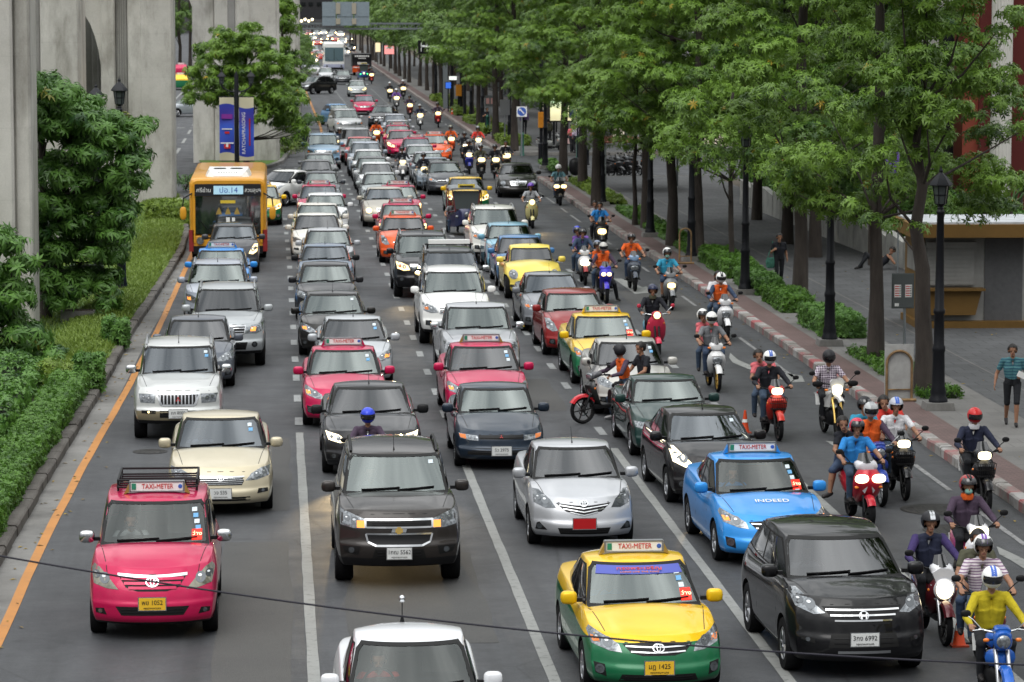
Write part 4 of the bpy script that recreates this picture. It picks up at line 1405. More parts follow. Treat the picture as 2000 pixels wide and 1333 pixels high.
car_model('prius', L=4.46, W=1.745, H=1.49, wb=2.7, fo=.92, hf=.76, hc=1.0, hd=1.12, yc=.95, yt=1.95, yr=3.0, yb=4.2, zt=1.44, wr=.55, wbelt=.80,
   hl=[(.46, .66), (.60, .64), (.78, .70), (.82, .90), (.74, .90), (.56, .76)], gr=[(-.3, .68), (.3, .68), (.32, .73), (-.32, .73)], bars=1, plate=(0, .44),
   intake=[[(-.5, .25), (.5, .25), (.44, .38), (-.44, .38)]], fog=[(.62, .32), (.76, .34), (.76, .44), (.64, .44)], emblem=('oval', .72))
def lift(key, dz, **kw):
 d = MODELS[key]
 up_ = lambda pol: [(a, b + dz) for a, b in pol]
 for k in ('hl', 'amb', 'gr', 'fog'):
  if d[k]:
   d[k] = up_(d[k])
 for k in ('intake', 'lip'):
  if d[k]:
   d[k] = [up_(q) for q in d[k]]
 d['plate'] = (d['plate'][0], d['plate'][1] + dz)
 if d['emblem']:
  d['emblem'] = (d['emblem'][0], d['emblem'][1] + dz) + tuple(d['emblem'][2:])
 d.update(kw)
lift('trailblazer', .10, hf=1.12, yc=1.16, hc=1.25, yt=1.98, low=.13, tw=.27)
lift('crv', .07, hf=.99, yc=1.0, yt=1.95, low=.06, tw=.23)
lift('innova', .04, hf=.91, low=.03, tw=.21)
for k in ('suv', 'everest', 'montero', 'pickup'):
 lift(k, .05, hf=MODELS[k]['hf'] + .05, low=.08, tw=.25)
for k, d in MODELS.items():
 d['wr'] = min(d['wr'] * 1.13, d['wbelt'] - .07)
 if k in ('vios', 'sedan', 'corolla', 'corolla_two', 'camry', 'civic', 'bmw', 'fiesta', 'prius'):
  d['hc'] -= .025
  d['zt'] += .01
# -- people
mat('skin', (.30, .155, .095), .55, noise=.08, nscale=12)
mat('hair', (.012, .010, .009), .5)
mat('brow', (.09, .05, .035), .6)
mat('shoe', (.018, .016, .016), .6)
mat('shoe_white', (.55, .55, .55), .6)
mat('jeans', (.045, .07, .11), .85, noise=.25, nscale=14)
mat('trousers_dark', (.014, .015, .018), .85, noise=.2, nscale=14)
mat('visor', (.010, .010, .012), .06, coat=1., ior=1.8)
mat('mask_green', (.22, .42, .36), .8)
def cloth(name, c):
 return mat(name, c, .85, noise=.16, nscale=11, bump=1., bscale=7)
for nm, c in dict(cloth_black=(.014, .015, .02), cloth_navy=(.018, .022, .045), cloth_purple=(.045, .03, .11), cloth_grey=(.15, .155, .165), cloth_white=(.62, .62, .64), cloth_blue=(.025, .20, .52), cloth_cyan=(.035, .27, .42), cloth_orange=(.62, .10, .015),
     cloth_red=(.55, .04, .03), cloth_pink=(.60, .14, .16), cloth_yellow=(.40, .32, .012), cloth_khaki=(.07, .07, .045), cloth_teal=(.03, .12, .15), cloth_plum=(.06, .04, .065), cloth_violet=(.17, .08, .33), cloth_lilac=(.40, .34, .42), cloth_denim=(.035, .055, .10), cloth_steel=(.33, .34, .36)).items():
 cloth(nm, c)
def m_check(a, b, s):
 def f(k):
  x, y, z = k['sep']()
  g = lambda q: k['math']('GREATER_THAN', k['math']('FRACT', k['math']('MULTIPLY', q, s)), .5)
  c = k['mix'](k['math']('MULTIPLY', k['math']('ADD', g(x), g(z)), .5), a, b)
  k['link'](c, k['b'].inputs['Base Color'])
  k['b'].inputs['Roughness'].default_value = .85
 return f
def m_stripe(a, b, s, axis=2, duty=.5):
 def f(k):
  q = k['sep']()[axis]
  g = k['math']('GREATER_THAN', k['math']('FRACT', k['math']('MULTIPLY', q, s)), duty)
  k['link'](k['mix'](g, a, b), k['b'].inputs['Base Color'])
  k['b'].inputs['Roughness'].default_value = .85
 return f
node_mat('cloth_plaid', m_check((.07, .04, .08), (.55, .50, .55), 22))
node_mat('cloth_striped', m_stripe((.55, .50, .52), (.20, .12, .20), 26, 2, .6))
node_mat('cloth_teal_stripe', m_stripe((.03, .11, .14), (.16, .30, .33), 14, 0, .5))
node_mat('cloth_teal_band', m_stripe((.025, .10, .14), (.07, .20, .22), 16, 2, .55))
def capsule(mb, a, ra, b, rb, n=10):
 a, b = Vector(a), Vector(b)
 d = b - a
 L = d.length
 if L < 1e-6:
  mb.ball(a, ra, n)
  return
 d.normalize()
 u = d.orthogonal().normalized()
 w = d.cross(u)
 rings = []
 for t in (-80, -50, -20):
  rings.append((a + d * ra * math.sin(R(t)), ra * math.cos(R(t))))
 for t in (20, 50, 80):
  rings.append((b + d * rb * math.sin(R(t)), rb * math.cos(R(t))))
 mb.loft([[c + (u * math.cos(2 * PI * i / n) + w * math.sin(2 * PI * i / n)) * r for i in range(n)] for c, r in rings])
FIG = {}
def figure(key, J, sleeve='long', legs='long', female=False, vox=.0085, grip=(True, True), jacket=0.):
 mb = MB()
 prim = []
 def cap(a, ra, b, rb, m, n=10):
  capsule(mb, a, ra, b, rb, n)
  prim.append((Vector(a), ra, Vector(b), rb, m))
 V = Vector
 hip, ch, nk, hd = V(J['hip']), V(J['chest']), V(J['neck']), V(J['head'])
 upv = (nk - hip).normalized()
 side = V((1, 0, 0)) if 'side' not in J else V(J['side'])
 sw = .155 if not female else .135
 jk = jacket
 for s in (-1, 1):
  cap(hip + side * s * .075, .105, hip + upv * .12 + side * s * .065, .10 + jk, 3)
  cap(hip + upv * .12 + side * s * .06, .105 + jk, ch + side * s * .085, .115 + jk, 1)
  cap(ch + side * s * .085, .112 + jk, nk - upv * .10 + side * s * .10, .085 + jk, 1)
  cap(nk - upv * .02, .058, nk - upv * .06 + side * s * sw, .062 + jk, 1)
 cap(nk - upv * .03, .055, hd - (hd - nk).normalized() * .05, .05, 0)
 f = V(J.get('face', (0, -1, -.08))).normalized()
 hs = f.cross(V((0, 0, 1))).normalized()
 hu = hs.cross(f).normalized()
 cap(hd + hu * .045 - f * .018, .088, hd + hu * .04 + f * .012, .084, 0, 14)
 cap(hd - hu * .035 + f * .03, .062, hd - hu * .07 + f * .052, .036, 0, 12)
 cap(hd + f * .088 + hu * .012, .012, hd + f * .104 - hu * .018, .016, 0, 6)
 for s in (-1, 1):
  cap(hd + hs * s * .088 + hu * .012, .014, hd + hs * s * .088 - hu * .022, .012, 0, 6)
  cap(hd + f * .072 + hs * s * .034 + hu * .013, .0115, hd + f * .076 + hs * s * .034 + hu * .013, .0105, 5, 6)
  cap(hd + f * .076 + hs * s * .022 + hu * .036, .0065, hd + f * .070 + hs * s * .05 + hu * .034, .006, 5, 6)
 cap(hd + f * .084 - hs * .02 - hu * .048, .008, hd + f * .084 + hs * .02 - hu * .048, .008, 7, 6)
 sl = {'long': (2, 2), 'short': (2, 0), 'none': (0, 0)}[sleeve]
 for i, s in enumerate((-1, 1)):
  sd = 'l' if s < 0 else 'r'
  sh, el, ha = V(J['sh' + sd]), V(J['el' + sd]), V(J['ha' + sd])
  k = .012 if sl[0] == 2 else 0
  cap(sh, .058 + k, sh.lerp(el, .55), .05 + k, sl[0])
  cap(sh.lerp(el, .55), .047 + (k if sl[1] == 2 else 0), el, .043 + (k if sl[1] == 2 else 0), 2 if sl[1] == 2 else 0)
  fa = (ha - el).normalized()
  wr = ha - fa * .085
  cap(el, .042 + (.012 if sl[1] == 2 else 0), el.lerp(wr, .4), .041 + (.010 if sl[1] == 2 else 0), sl[1])
  cap(el.lerp(wr, .4), .038 + (.010 if sl[1] == 2 else 0), wr, .027 + (.012 if sl[1] == 2 else 0), sl[1])
  palm_n = V(J.get('palm' + sd, (0, 0, -1))).normalized()
  pv = fa.cross(palm_n).normalized()
  if pv.x * s > 0:
   pv = -pv                                # pv points to the thumb side (inwards)
  palm_n = (palm_n - fa * palm_n.dot(fa)).normalized()
  for q in (-1, 0, 1):
   cap(wr + pv * q * .014, .019, ha + pv * q * .024, .016, 0, 8)
  g = grip[i]
  for q, ln in zip((1.5, .5, -.5, -1.5), (.036, .041, .038, .030)):
   b0 = ha + pv * q * .0205
   if g:
    k1 = b0 + (fa * .55 + palm_n * .35).normalized() * ln
    k2 = k1 + (palm_n * 1. - fa * .35).normalized() * ln * .85
    k3 = k2 + (palm_n * .15 - fa * 1.).normalized() * ln * .6
   else:
    k1 = b0 + (fa + palm_n * .15).normalized() * ln
    k2 = k1 + (fa + palm_n * .5).normalized() * ln * .8
    k3 = k2 + (fa * .8 + palm_n * .8).normalized() * ln * .55
   cap(b0, .0105, k1, .0100, 0, 6)
   cap(k1, .0100, k2, .0095, 0, 6)
   cap(k2, .0095, k3, .0085, 0, 6)
  t0 = wr + pv * .026 + fa * .025
  t1 = t0 + (pv * .7 + fa * .6 + palm_n * .3).normalized() * .042
  t2 = t1 + (fa * .8 + palm_n * (.9 if g else .2) - pv * .1).normalized() * .032
  cap(t0, .013, t1, .0115, 0, 6)
  cap(t1, .0115, t2, .0095, 0, 6)
  hp, kn, an, to = V(J['hp' + sd]), V(J['kn' + sd]), V(J['an' + sd]), V(J['to' + sd])
  lm = {'long': (3, 3), 'short': (3, 0), 'knee': (3, 0)}[legs]
  k = .012
  cap(hp, .098, hp.lerp(kn, .5), .080, 3)
  cap(hp.lerp(kn, .5), .078, kn, .058 + k * (lm[0] == 3), 3)
  cap(kn, .055 + (k if lm[1] == 3 else 0), kn.lerp(an, .38), .056 + (k if lm[1] == 3 else 0), lm[1])
  cap(kn.lerp(an, .38), .054 + (k if lm[1] == 3 else 0), an, .036 + (.016 if lm[1] == 3 else 0), lm[1])
  fd = (to - an)
  cap(an + V((0, 0, -.02)), .042, an + fd * .35 + V((0, 0, -.02)), .044, 4)
  cap(an + fd * .35 + V((0, 0, -.015)), .044, to, .033, 4)
  cap(an + V((0, 0, -.03)) - fd * .25, .036, an + V((0, 0, -.03)), .040, 4)
 me = mb.mesh('figure', 0)
 me = evaluated(me, [('REMESH', {'mode': 'VOXEL', 'voxel_size': vox, 'use_smooth_shade': True}), ('SMOOTH', {'factor': .5, 'iterations': 2})])
 n = len(me.polygons)
 C = np.zeros(n * 3)
 me.polygons.foreach_get('center', C)
 C = C.reshape(n, 3)
 best = np.full(n, 1e9)
 mi = np.zeros(n, np.int32)
 for a, ra, b, rb, m in prim:
  a_, b_ = np.array(a), np.array(b)
  d = b_ - a_
  t = np.clip(((C - a_) @ d) / max(d @ d, 1e-9), 0, 1)
  dist = np.linalg.norm(C - (a_ + t[:, None] * d), axis=1) - (ra + (rb - ra) * t)
  w = dist < best
  best[w] = dist[w]
  mi[w] = m
 up_ = np.array(upv)
 hgt = (C - np.array(hip)) @ up_
 mi[(mi == 1) & (hgt > .10)] = 6
 for i in range(8):
  me.materials.append(MATS['skin'])
 me.polygons.foreach_set('material_index', mi)
 me.polygons.foreach_set('use_smooth', [True] * n)
 me.update()
 FIG[key] = (me, hd, f, hs, hu)
 return me
S = dict
BASE = S(hip=(0, .42, .86), chest=(0, .36, 1.14), neck=(0, .31, 1.38), head=(0, .27, 1.525),
   shl=(-.19, .33, 1.32), shr=(.19, .33, 1.32), ell=(-.34, .12, 1.10), elr=(.34, .12, 1.10), hal=(-.335, -.20, 1.045), har=(.335, -.20, 1.045),
   hpl=(-.10, .40, .84), hpr=(.10, .40, .84), knl=(-.19, -.04, .80), knr=(.19, -.04, .80), anl=(-.17, .06, .40), anr=(.17, .06, .40), tol=(-.18, -.12, .365), tor=(.18, -.12, .365))
figure('rider', BASE)
figure('rider_tee', BASE, 'short')
figure('rider_shorts', BASE, 'short', 'short')
figure('rider_coat', BASE, jacket=.012)
b = dict(BASE)
b.update(anl=(-.40, .20, .10), knl=(-.30, .02, .52), tol=(-.45, .04, .045))
figure('rider_foot', b)
b = dict(BASE)
b.update(anr=(.40, .20, .10), knr=(.30, .02, .52), tor=(.46, .04, .045))
figure('rider_foot_right', b, 'long')
PAS = S(hip=(0, .86, .90), chest=(0, .84, 1.18), neck=(0, .80, 1.42), head=(.0, .76, 1.565),
  shl=(-.18, .82, 1.36), shr=(.18, .82, 1.36), ell=(-.27, .70, 1.12), elr=(.27, .70, 1.12), hal=(-.18, .47, .99), har=(.18, .47, .99),
  hpl=(-.10, .84, .88), hpr=(.10, .84, .88), knl=(-.27, .42, .80), knr=(.27, .42, .80), anl=(-.25, .52, .42), anr=(.25, .52, .42), tol=(-.27, .34, .385), tor=(.27, .34, .385))
figure('passenger', PAS, 'short', grip=(False, False))
figure('passenger_long', PAS, 'long', grip=(False, False))
b = dict(PAS)
b.update(head=(-.13, .74, 1.55), neck=(-.07, .80, 1.42))
figure('passenger_lean', b, 'short', grip=(False, False))
b = dict(PAS)
b.update(head=(-.13, .74, 1.55), neck=(-.07, .80, 1.42), hip=(-.08, .86, .90), knl=(-.36, .5, .80), knr=(-.30, .62, .79), anl=(-.40, .5, .42), anr=(-.36, .66, .40), tol=(-.52, .44, .36), tor=(-.48, .62, .35), hpl=(-.16, .80, .88), hpr=(-.04, .82, .88))
figure('passenger_side', b, 'short', 'knee', True, grip=(False, False))
b = S(hip=(0, 0, .86), chest=(0, -.01, 1.12), neck=(0, -.01, 1.34), head=(0, -.03, 1.48), shl=(-.17, 0, 1.28), shr=(.17, 0, 1.28), ell=(-.24, .03, 1.03), elr=(.23, .05, 1.02), hal=(-.17, -.14, 1.14), har=(.25, -.06, .80),
  hpl=(-.09, 0, .83), hpr=(.09, 0, .83), knl=(-.085, -.06, .47), knr=(.09, .02, .46), anl=(-.08, -.04, .09), anr=(.10, .16, .10), tol=(-.085, -.18, .035), tor=(.11, .03, .035), palml=(1, 0, 0), palmr=(-1, 0, 0))
figure('walker_woman', b, 'short', 'long', True, grip=(True, False))
b = S(hip=(0, 0, .90), chest=(0, -.02, 1.18), neck=(0, -.02, 1.42), head=(-.01, -.05, 1.565), shl=(-.20, 0, 1.35), shr=(.20, 0, 1.35), ell=(-.32, .06, 1.08), elr=(.29, .02, 1.09), hal=(-.38, -.10, .83), har=(.13, -.22, 1.06),
  hpl=(-.10, 0, .87), hpr=(.10, 0, .87), knl=(-.10, .04, .48), knr=(.08, -.20, .51), anl=(-.10, .26, .14), anr=(.07, -.22, .09), tol=(-.10, .14, .035), tor=(.07, -.36, .04), palml=(1, 0, 0), palmr=(-.3, .4, -1))
figure('walker_man', b, 'short', 'short', grip=(False, True))
b = S(hip=(0, 0, .88), chest=(0, .0, 1.15), neck=(0, .0, 1.39), head=(0, .02, 1.535), face=(0, 1, -.05), shl=(-.19, 0, 1.32), shr=(.19, 0, 1.32), ell=(-.24, -.05, 1.06), elr=(.24, .02, 1.06), hal=(-.22, .08, .84), har=(.23, .15, .86),
  hpl=(-.10, 0, .85), hpr=(.10, 0, .85), knl=(-.09, .12, .48), knr=(.09, -.02, .47), anl=(-.08, .02, .09), anr=(.09, -.16, .14), tol=(-.08, .16, .035), tor=(.09, -.06, .035), palml=(1, 0, 0), palmr=(-1, 0, 0))
figure('walker_away', b, 'long', 'long', grip=(False, False))
b = S(hip=(0, 0, .14), chest=(.18, .02, .30), neck=(.33, .02, .46), head=(.40, -.02, .59), side=(0, 1, 0), face=(-.7, -.7, 0), shl=(.30, -.16, .42), shr=(.30, .20, .42), ell=(.42, -.28, .22), elr=(.2, .30, .35), hal=(.24, -.24, .44), har=(-.05, .22, .40),
  hpl=(-.02, -.09, .14), hpr=(-.02, .10, .14), knl=(-.40, -.10, .46), knr=(-.42, .12, .50), anl=(-.66, -.08, .12), anr=(-.58, .12, .10), tol=(-.80, -.08, .05), tor=(-.72, .12, .05), palml=(0, 1, 0), palmr=(0, -1, 0))
figure('recliner', b, 'none', 'long', grip=(False, False))
b = dict(BASE)
b.update(anl=(-.34, .30, .09), knl=(-.28, .16, .48), tol=(-.38, .14, .04), anr=(.36, .22, .09), knr=(.28, .10, .50), tor=(.40, .06, .04), face=(-.9, -.45, -.1))
figure('rider_astride', b, 'long')
def helmet_mesh(kind):
 key = 'helmet_' + kind
 if key in MODELS:
  return MODELS[key]
 mb, vm, tr = MB(), MB(), MB()
 n, rows = 28, 16
 rx, ry, rz = .132, .152, .142
 P = lambda j, i, g=1.: (rx * g * math.cos(-PI / 2 + PI * j / rows) * math.cos(2 * PI * i / n), ry * g * math.cos(-PI / 2 + PI * j / rows) * math.sin(2 * PI * i / n), rz * g * math.sin(-PI / 2 + PI * j / rows) + .02)
 for g, rev in ((1., False), (.90, True)):
  v, f, idx = [], [], {}
  for j in range(rows):
   for i in range(n):
    a = 2 * PI * (i + .5) / n
    el = -90 + 180 * (j + .5) / rows
    front = abs(((math.degrees(a) - 270 + 180) % 360) - 180)
    if el < -52:
     continue
    if kind == 'open' and front < 62 and el < 12:
     continue
    if kind == 'full' and front < 60 and -18 < el < 14:
     continue
    if kind == 'cap' and el < -8:
     continue
    q = []
    for (jj, ii) in ((j, i), (j, (i + 1) % n), (j + 1, (i + 1) % n), (j + 1, i)):
     if (jj, ii) not in idx:
      idx[(jj, ii)] = len(v)
      p = P(jj, ii, g)
      if kind == 'full' and p[1] < 0 and p[2] < -.01:
       p = (p[0], p[1] * 1.12, p[2])
      v.append(p)
     q.append(idx[(jj, ii)])
    f.append(tuple(q[::-1] if rev else q))
  mb.add(v, f, 0 if g == 1 else 1)
 v, f = [], []
 e0, e1 = {'open': (8, 46), 'full': (-19, 16), 'cap': (4, 20)}[kind]
 for j in range(5):
  for i in range(13):
   a = R(270 - 66 + 132 * i / 12)
   el = R(e0 + (e1 - e0) * j / 4)
   g = 1.035
   v.append((rx * g * math.cos(el) * math.cos(a), ry * g * math.cos(el) * math.sin(a), rz * g * math.sin(el) + .02))
 for j in range(4):
  for i in range(12):
   f.append((j * 13 + i, j * 13 + i + 1, (j + 1) * 13 + i + 1, (j + 1) * 13 + i))
 vm.add(v, f)
 for q in ((1, 1),):
  w, f2 = [], []
  for j in range(15):
   t = R(20 + 140 * j / 14)
   for s in (-.035, .035):
    w.append((s, -ry * 1.012 * math.cos(t) * .99, rz * 1.012 * math.sin(t) * .985 + .02))
  for j in range(14):
   f2.append((2 * j, 2 * j + 1, 2 * j + 3, 2 * j + 2))
  tr.add(w, f2)
 MODELS[key] = (mb.mesh('helmet', 50, False), vm.mesh('visor', 60), tr.mesh('stripe', 60))
 return MODELS[key]
def hair_mesh(kind):
 key = 'hair_' + kind
 if key in MODELS:
  return MODELS[key]
 mb = MB()
 n, rows = 24, 14
 v, f, idx = [], [], {}
 for j in range(rows):
  for i in range(n):
   a = 2 * PI * (i + .5) / n
   el = -90 + 180 * (j + .5) / rows
   front = abs(((math.degrees(a) - 270 + 180) % 360) - 180)
   if el < (24 if front < 50 else (2 if front < 90 else -44)):
    continue
   q = []
   for (jj, ii) in ((j, i), (j, (i + 1) % n), (j + 1, (i + 1) % n), (j + 1, i)):
    if (jj, ii) not in idx:
     idx[(jj, ii)] = len(v)
     e, b = -PI / 2 + PI * jj / rows, 2 * PI * ii / n
     k = 1 + .03 * math.sin(5 * b + 3 * e)
     v.append((.106 * k * math.cos(e) * math.cos(b), .122 * k * math.cos(e) * math.sin(b) + .008, .122 * k * math.sin(e) + .032))
    q.append(idx[(jj, ii)])
   f.append(tuple(q))
 mb.add(v, f)
 if kind == 'long':
  mb.loft([[(.07 * w * math.cos(2 * PI * i / 10), .085 + dy + .035 * w * math.sin(2 * PI * i / 10), z) for i in range(10)] for w, dy, z in ((.7, 0, .06), (1.1, .02, -.03), (1.0, .03, -.14), (.7, .04, -.25), (.25, .04, -.34))])
 MODELS[key] = mb.mesh('hair', 60)
 return MODELS[key]
def person(fig, loc, rz, label, top='cloth_black', sleeves=None, legs='trousers_dark', shoes='shoe', vest=None, helmet=None, hcol=None, stripe=None, visor=True, hair=None, group=None, sc=1.0, mask=None, prop=None, collar=None):
 me, hd, f, hs, hu = FIG[fig]
 o = bpy.data.objects.new('person', me)
 COL.objects.link(o)
 o.location, o.rotation_euler, o.scale = loc, (0, 0, rz), (sc, sc, sc)
 mats = ['skin', top, sleeves or top, legs, shoes, 'brow', vest or top, 'lip']
 for i, m in enumerate(mats):
  o.material_slots[i].link = 'OBJECT'
  o.material_slots[i].material = MATS[m]
 tag(o, label, 'person', group)
 hz = math.atan2(f.x, -f.y)
 if helmet:
  a, b, c = helmet_mesh(helmet)
  ho = bpy.data.objects.new('helmet', a)
  COL.objects.link(ho)
  if not len(a.materials):
   a.materials.append(MATS['ink'])
   a.materials.append(MATS['black_trim'])
   b.materials.append(MATS['visor'])
   c.materials.append(MATS['ink'])
  ho.parent = o
  ho.location, ho.rotation_euler = hd + hu * .035, (R(6), 0, hz)
  ho.material_slots[0].link = 'OBJECT'
  ho.material_slots[0].material = hcol if not isinstance(hcol, str) else MATS[hcol]
  if visor:
   vo = bpy.data.objects.new('visor', b)
   COL.objects.link(vo)
   vo.parent = ho
  if stripe:
   so = bpy.data.objects.new('stripe', c)
   COL.objects.link(so)
   so.parent = ho
   so.material_slots[0].link = 'OBJECT'
   so.material_slots[0].material = stripe if not isinstance(stripe, str) else MATS[stripe]
 elif hair is not False:
  h = hair_mesh(hair or 'short')
  if not len(h.materials):
   h.materials.append(MATS['hair'])
  ho = bpy.data.objects.new('hair', h)
  COL.objects.link(ho)
  ho.parent = o
  ho.location, ho.rotation_euler = hd, (0, 0, hz)
 if mask:
  mb = MB()
  mb.ball(hd + f * .062 - hu * .045, (.06, .055, .048), 12)
  obj('face_mask', mb, mask, o)
 if collar:
  mb = MB()
  nk = hd - hu * .135
  mb.lathe([(.085, -.05), (.10, 0), (.088, .045), (.075, .03)], 14, (nk.x, nk.y + .02, nk.z), 'z')
  obj('collar', mb, collar, o)
 return o
mat('lip', (.20, .07, .055), .5)
# -- motorcycles
BIKES = {}
def bike_model(kind):
 if kind in BIKES:
  return BIKES[kind]
 parts = []
 def add(name, mb, mats, par=None, sm=45):
  me = mb.mesh(name, sm)
  for m in mats:
   me.materials.append(MATS[m] if m in MATS else None)
  parts.append((name, me, mats, par))
  return len(parts) - 1
 dirt, naked, vespa, maxi = kind == 'dirt', kind == 'naked', kind == 'vespa', kind == 'maxi'
 sport = kind == 'sport'
 r = {'dirt': .34, 'naked': .30, 'vespa': .22, 'maxi': .25, 'sport': .30}.get(kind, .285)
 fy, ry = -.62, .62
 tw = {'sport': .055, 'maxi': .06, 'vespa': .05, 'naked': .05}.get(kind, .042)
 for nm, yy in (('front_wheel', fy), ('rear_wheel', ry)):
  mb = MB()
  ring_ = [(r * .80, -tw * .6), (r * .90, -tw), (r * .985, -tw * .6), (r, 0), (r * .985, tw * .6), (r * .90, tw), (r * .80, tw * .6), (r * .78, 0), (r * .80, -tw * .6)]
  mb.lathe([(a, b) for a, b in ring_], 32, (0, yy, r), 'x')
  w = add(nm, mb, ['tyre'])
  mb = MB()
  mb.lathe([(r * .80, -tw * .5), (r * .74, -tw * .35), (r * .74, tw * .35), (r * .80, tw * .5)], 28, (0, yy, r), 'x')
  for k in range(12 if dirt else 6):
   a = 2 * PI * k / (12 if dirt else 6)
   mb.tube([(0, yy + .03 * math.cos(a), r + .03 * math.sin(a)), (0, yy + r * .77 * math.cos(a + .15), r + r * .77 * math.sin(a + .15))], .006 if dirt else [.022, .013], 6)
  mb.lathe([(0, -.06), (.045, -.055), (.045, .055), (0, .06)], 12, (0, yy, r), 'x')
  mb.lathe([(.095, .03), (.12, .034), (.12, .03)], 18, (0, yy, r), 'x', 1)
  add('rim', mb, ['rimcol', 'chrome'], w)
 zh = 1.02 if not dirt else 1.10
 top = Vector((0, -.30, .95 if not dirt else 1.02))
 mb = MB()
 for s in (-1, 1):
  x = s * (.075 if not vespa else .05)
  mb.tube([(x, fy, r), (x, fy + .10, r + .25), (x * 1.0, -.36, .80)], [.022, .026, .026], 8)
 mb.tube([(-.09, -.36, .80), (.09, -.36, .80)], .03, 8)
 add('fork', mb, ['forkcol'])
 mb = MB()
 rings = []
 a0, a1 = (35, 150) if not dirt else (40, 120)
 rf = r + (.035 if not dirt else .20)
 cz = r
 for i in range(9):
  a = R(a0 + (a1 - a0) * i / 8)
  y, z = fy + rf * math.cos(a), cz + rf * math.sin(a)
  w = .075 if not dirt else .06
  k = .02
  c, s = math.cos(a), math.sin(a)
  rings.append([(-w, y - c * .045, z - s * .045), (-w * .75, y, z), (0, y + c * k, z + s * k), (w * .75, y, z), (w, y - c * .045, z - s * .045), (0, y + c * (k - .012), z + s * (k - .012))])
 mb.loft(rings)
 add('front_fender', mb, ['fender'])
 mb = MB()
 hw = .36 if not dirt else .40
 for s in (-1, 1):
  mb.tube([(0, -.30, zh - .05), (s * .12, -.29, zh - .02), (s * (hw - .12), -.24, zh), (s * hw, -.19, zh + .005)], .014, 8, 0)
  mb.tube([(s * (hw - .13), -.235, zh), (s * (hw + .01), -.185, zh + .005)], .021, 8, 1)
  mb.tube([(s * (hw - .16), -.27, zh + .005), (s * (hw - .02), -.265, zh - .01)], .008, 6, 0)
 if dirt:
  for s in (-1, 1):
   mb.ball((s * (hw - .04), -.29, zh - .01), (.11, .05, .06), 10, 1, .8)
 add('handlebar', mb, ['chrome' if naked or vespa else 'black_trim', 'rubber'])
 for s in (-1, 1):
  mb = MB()
  mb.tube([(s * (hw - .13), -.25, zh + .01), (s * (hw - .02), -.27, zh + .13), (s * (hw + .04), -.25, zh + .17)], .008, 6, 0)
  mb.ball((s * (hw + .06), -.245, zh + .20), (.065, .02, .045) if not vespa else (.05, .02, .05), 14, 1, .85)
  add('mirror', mb, ['chrome' if vespa or naked else 'black_trim', 'mirrorcol'])
 mb = MB()
 def el_ring(y, cx, cz_, rx, rz, n=14, e=.8):
  g = lambda t: math.copysign(abs(t) ** e, t)
  return [(cx + rx * g(math.cos(2 * PI * i / n)), y, cz_ + rz * g(math.sin(2 * PI * i / n))) for i in range(n)]
 if naked or dirt:
  mb.loft([el_ring(y, 0, z, a, b) for y, z, a, b in ((-.26, .86, .05, .05), (-.20, .87, .12, .10), (-.02, .86, .14, .12), (.14, .81, .11, .08), (.22, .78, .06, .05))])
  add('tank', mb, ['body'])
  mb = MB()
  mb.loft([el_ring(y, 0, z, a, b) for y, z, a, b in ((-.34, .42, .05, .08), (-.25, .42, .13, .17), (.05, .40, .15, .18), (.28, .40, .10, .12))])
  for s in (-1, 1):
   mb.tube([(s * .06, -.28, .85), (s * .10, -.20, .55), (s * .11, .20, .30), (s * .09, .62, r)], .022, 7)
   mb.tube([(s * .09, .1, .74), (s * .10, .55, .62), (s * .10, .66, .78)], .02, 7)
   mb.tube([(s * .12, -.05, .30), (s * .22, -.03, .32)], .014, 6)
  add('engine', mb, ['black_trim'])
  mb = MB()
  mb.loft([el_ring(y, 0, z, a, b) for y, z, a, b in ((.62, .80, .07, .04), (.75, .84, .08, .05), (.95, .90, .05, .03))])
  add('tail_cowl', mb, ['body'])
  if naked:
   mb = MB()
   mb.loft([el_ring(y, 0, z, a, b) for y, z, a, b in ((-.40, .66, .05, .06), (-.30, .68, .19, .12), (-.12, .66, .17, .10), (-.02, .64, .10, .05))])
   add('side_fairing', mb, ['body'])
  if dirt:
   for s in (-1, 1):
    mb = MB()
    mb.add([(s * .08, -.36, .92), (s * .16, -.10, .78), (s * .15, .02, .60), (s * .10, -.30, .62), (s * .105, -.36, .92), (s * .19, -.10, .78), (s * .18, .02, .60), (s * .13, -.30, .62)], [(0, 1, 2, 3), (4, 5, 6, 7), (0, 1, 5, 4), (1, 2, 6, 5), (2, 3, 7, 6), (3, 0, 4, 7)])
    add('shroud', mb, ['body'], None, 20)
 else:
  w = {'vespa': .20, 'maxi': .21, 'sport': .17}.get(kind, .155)
  mb.loft([el_ring(y, 0, z, a, b) for y, z, a, b in ((.02, .52, w * .6, .16), (.16, .56, w * .95, .20), (.42, .60, w * 1.05, .20), (.70, .66, w, .15), (.92, .73, w * .7, .09), (1.03, .78, w * .35, .04))])
  add('body', mb, ['body2'])
  mb = MB()
  mb.loft([el_ring(y, 0, .35, .11, .05, 12, .6) for y in (-.40, -.1, .2, .45)])
  mb.loft([el_ring(y, 0, z, a, b) for y, z, a, b in ((.1, .36, .10, .09), (.4, .33, .13, .12), (.62, .30, .12, .10))])
  for s in (-1, 1):
   mb.tube([(s * .10, -.02, .32), (s * .25, -.02, .32)], .014, 6)
  add('engine', mb, ['black_trim'])
  mb = MB()
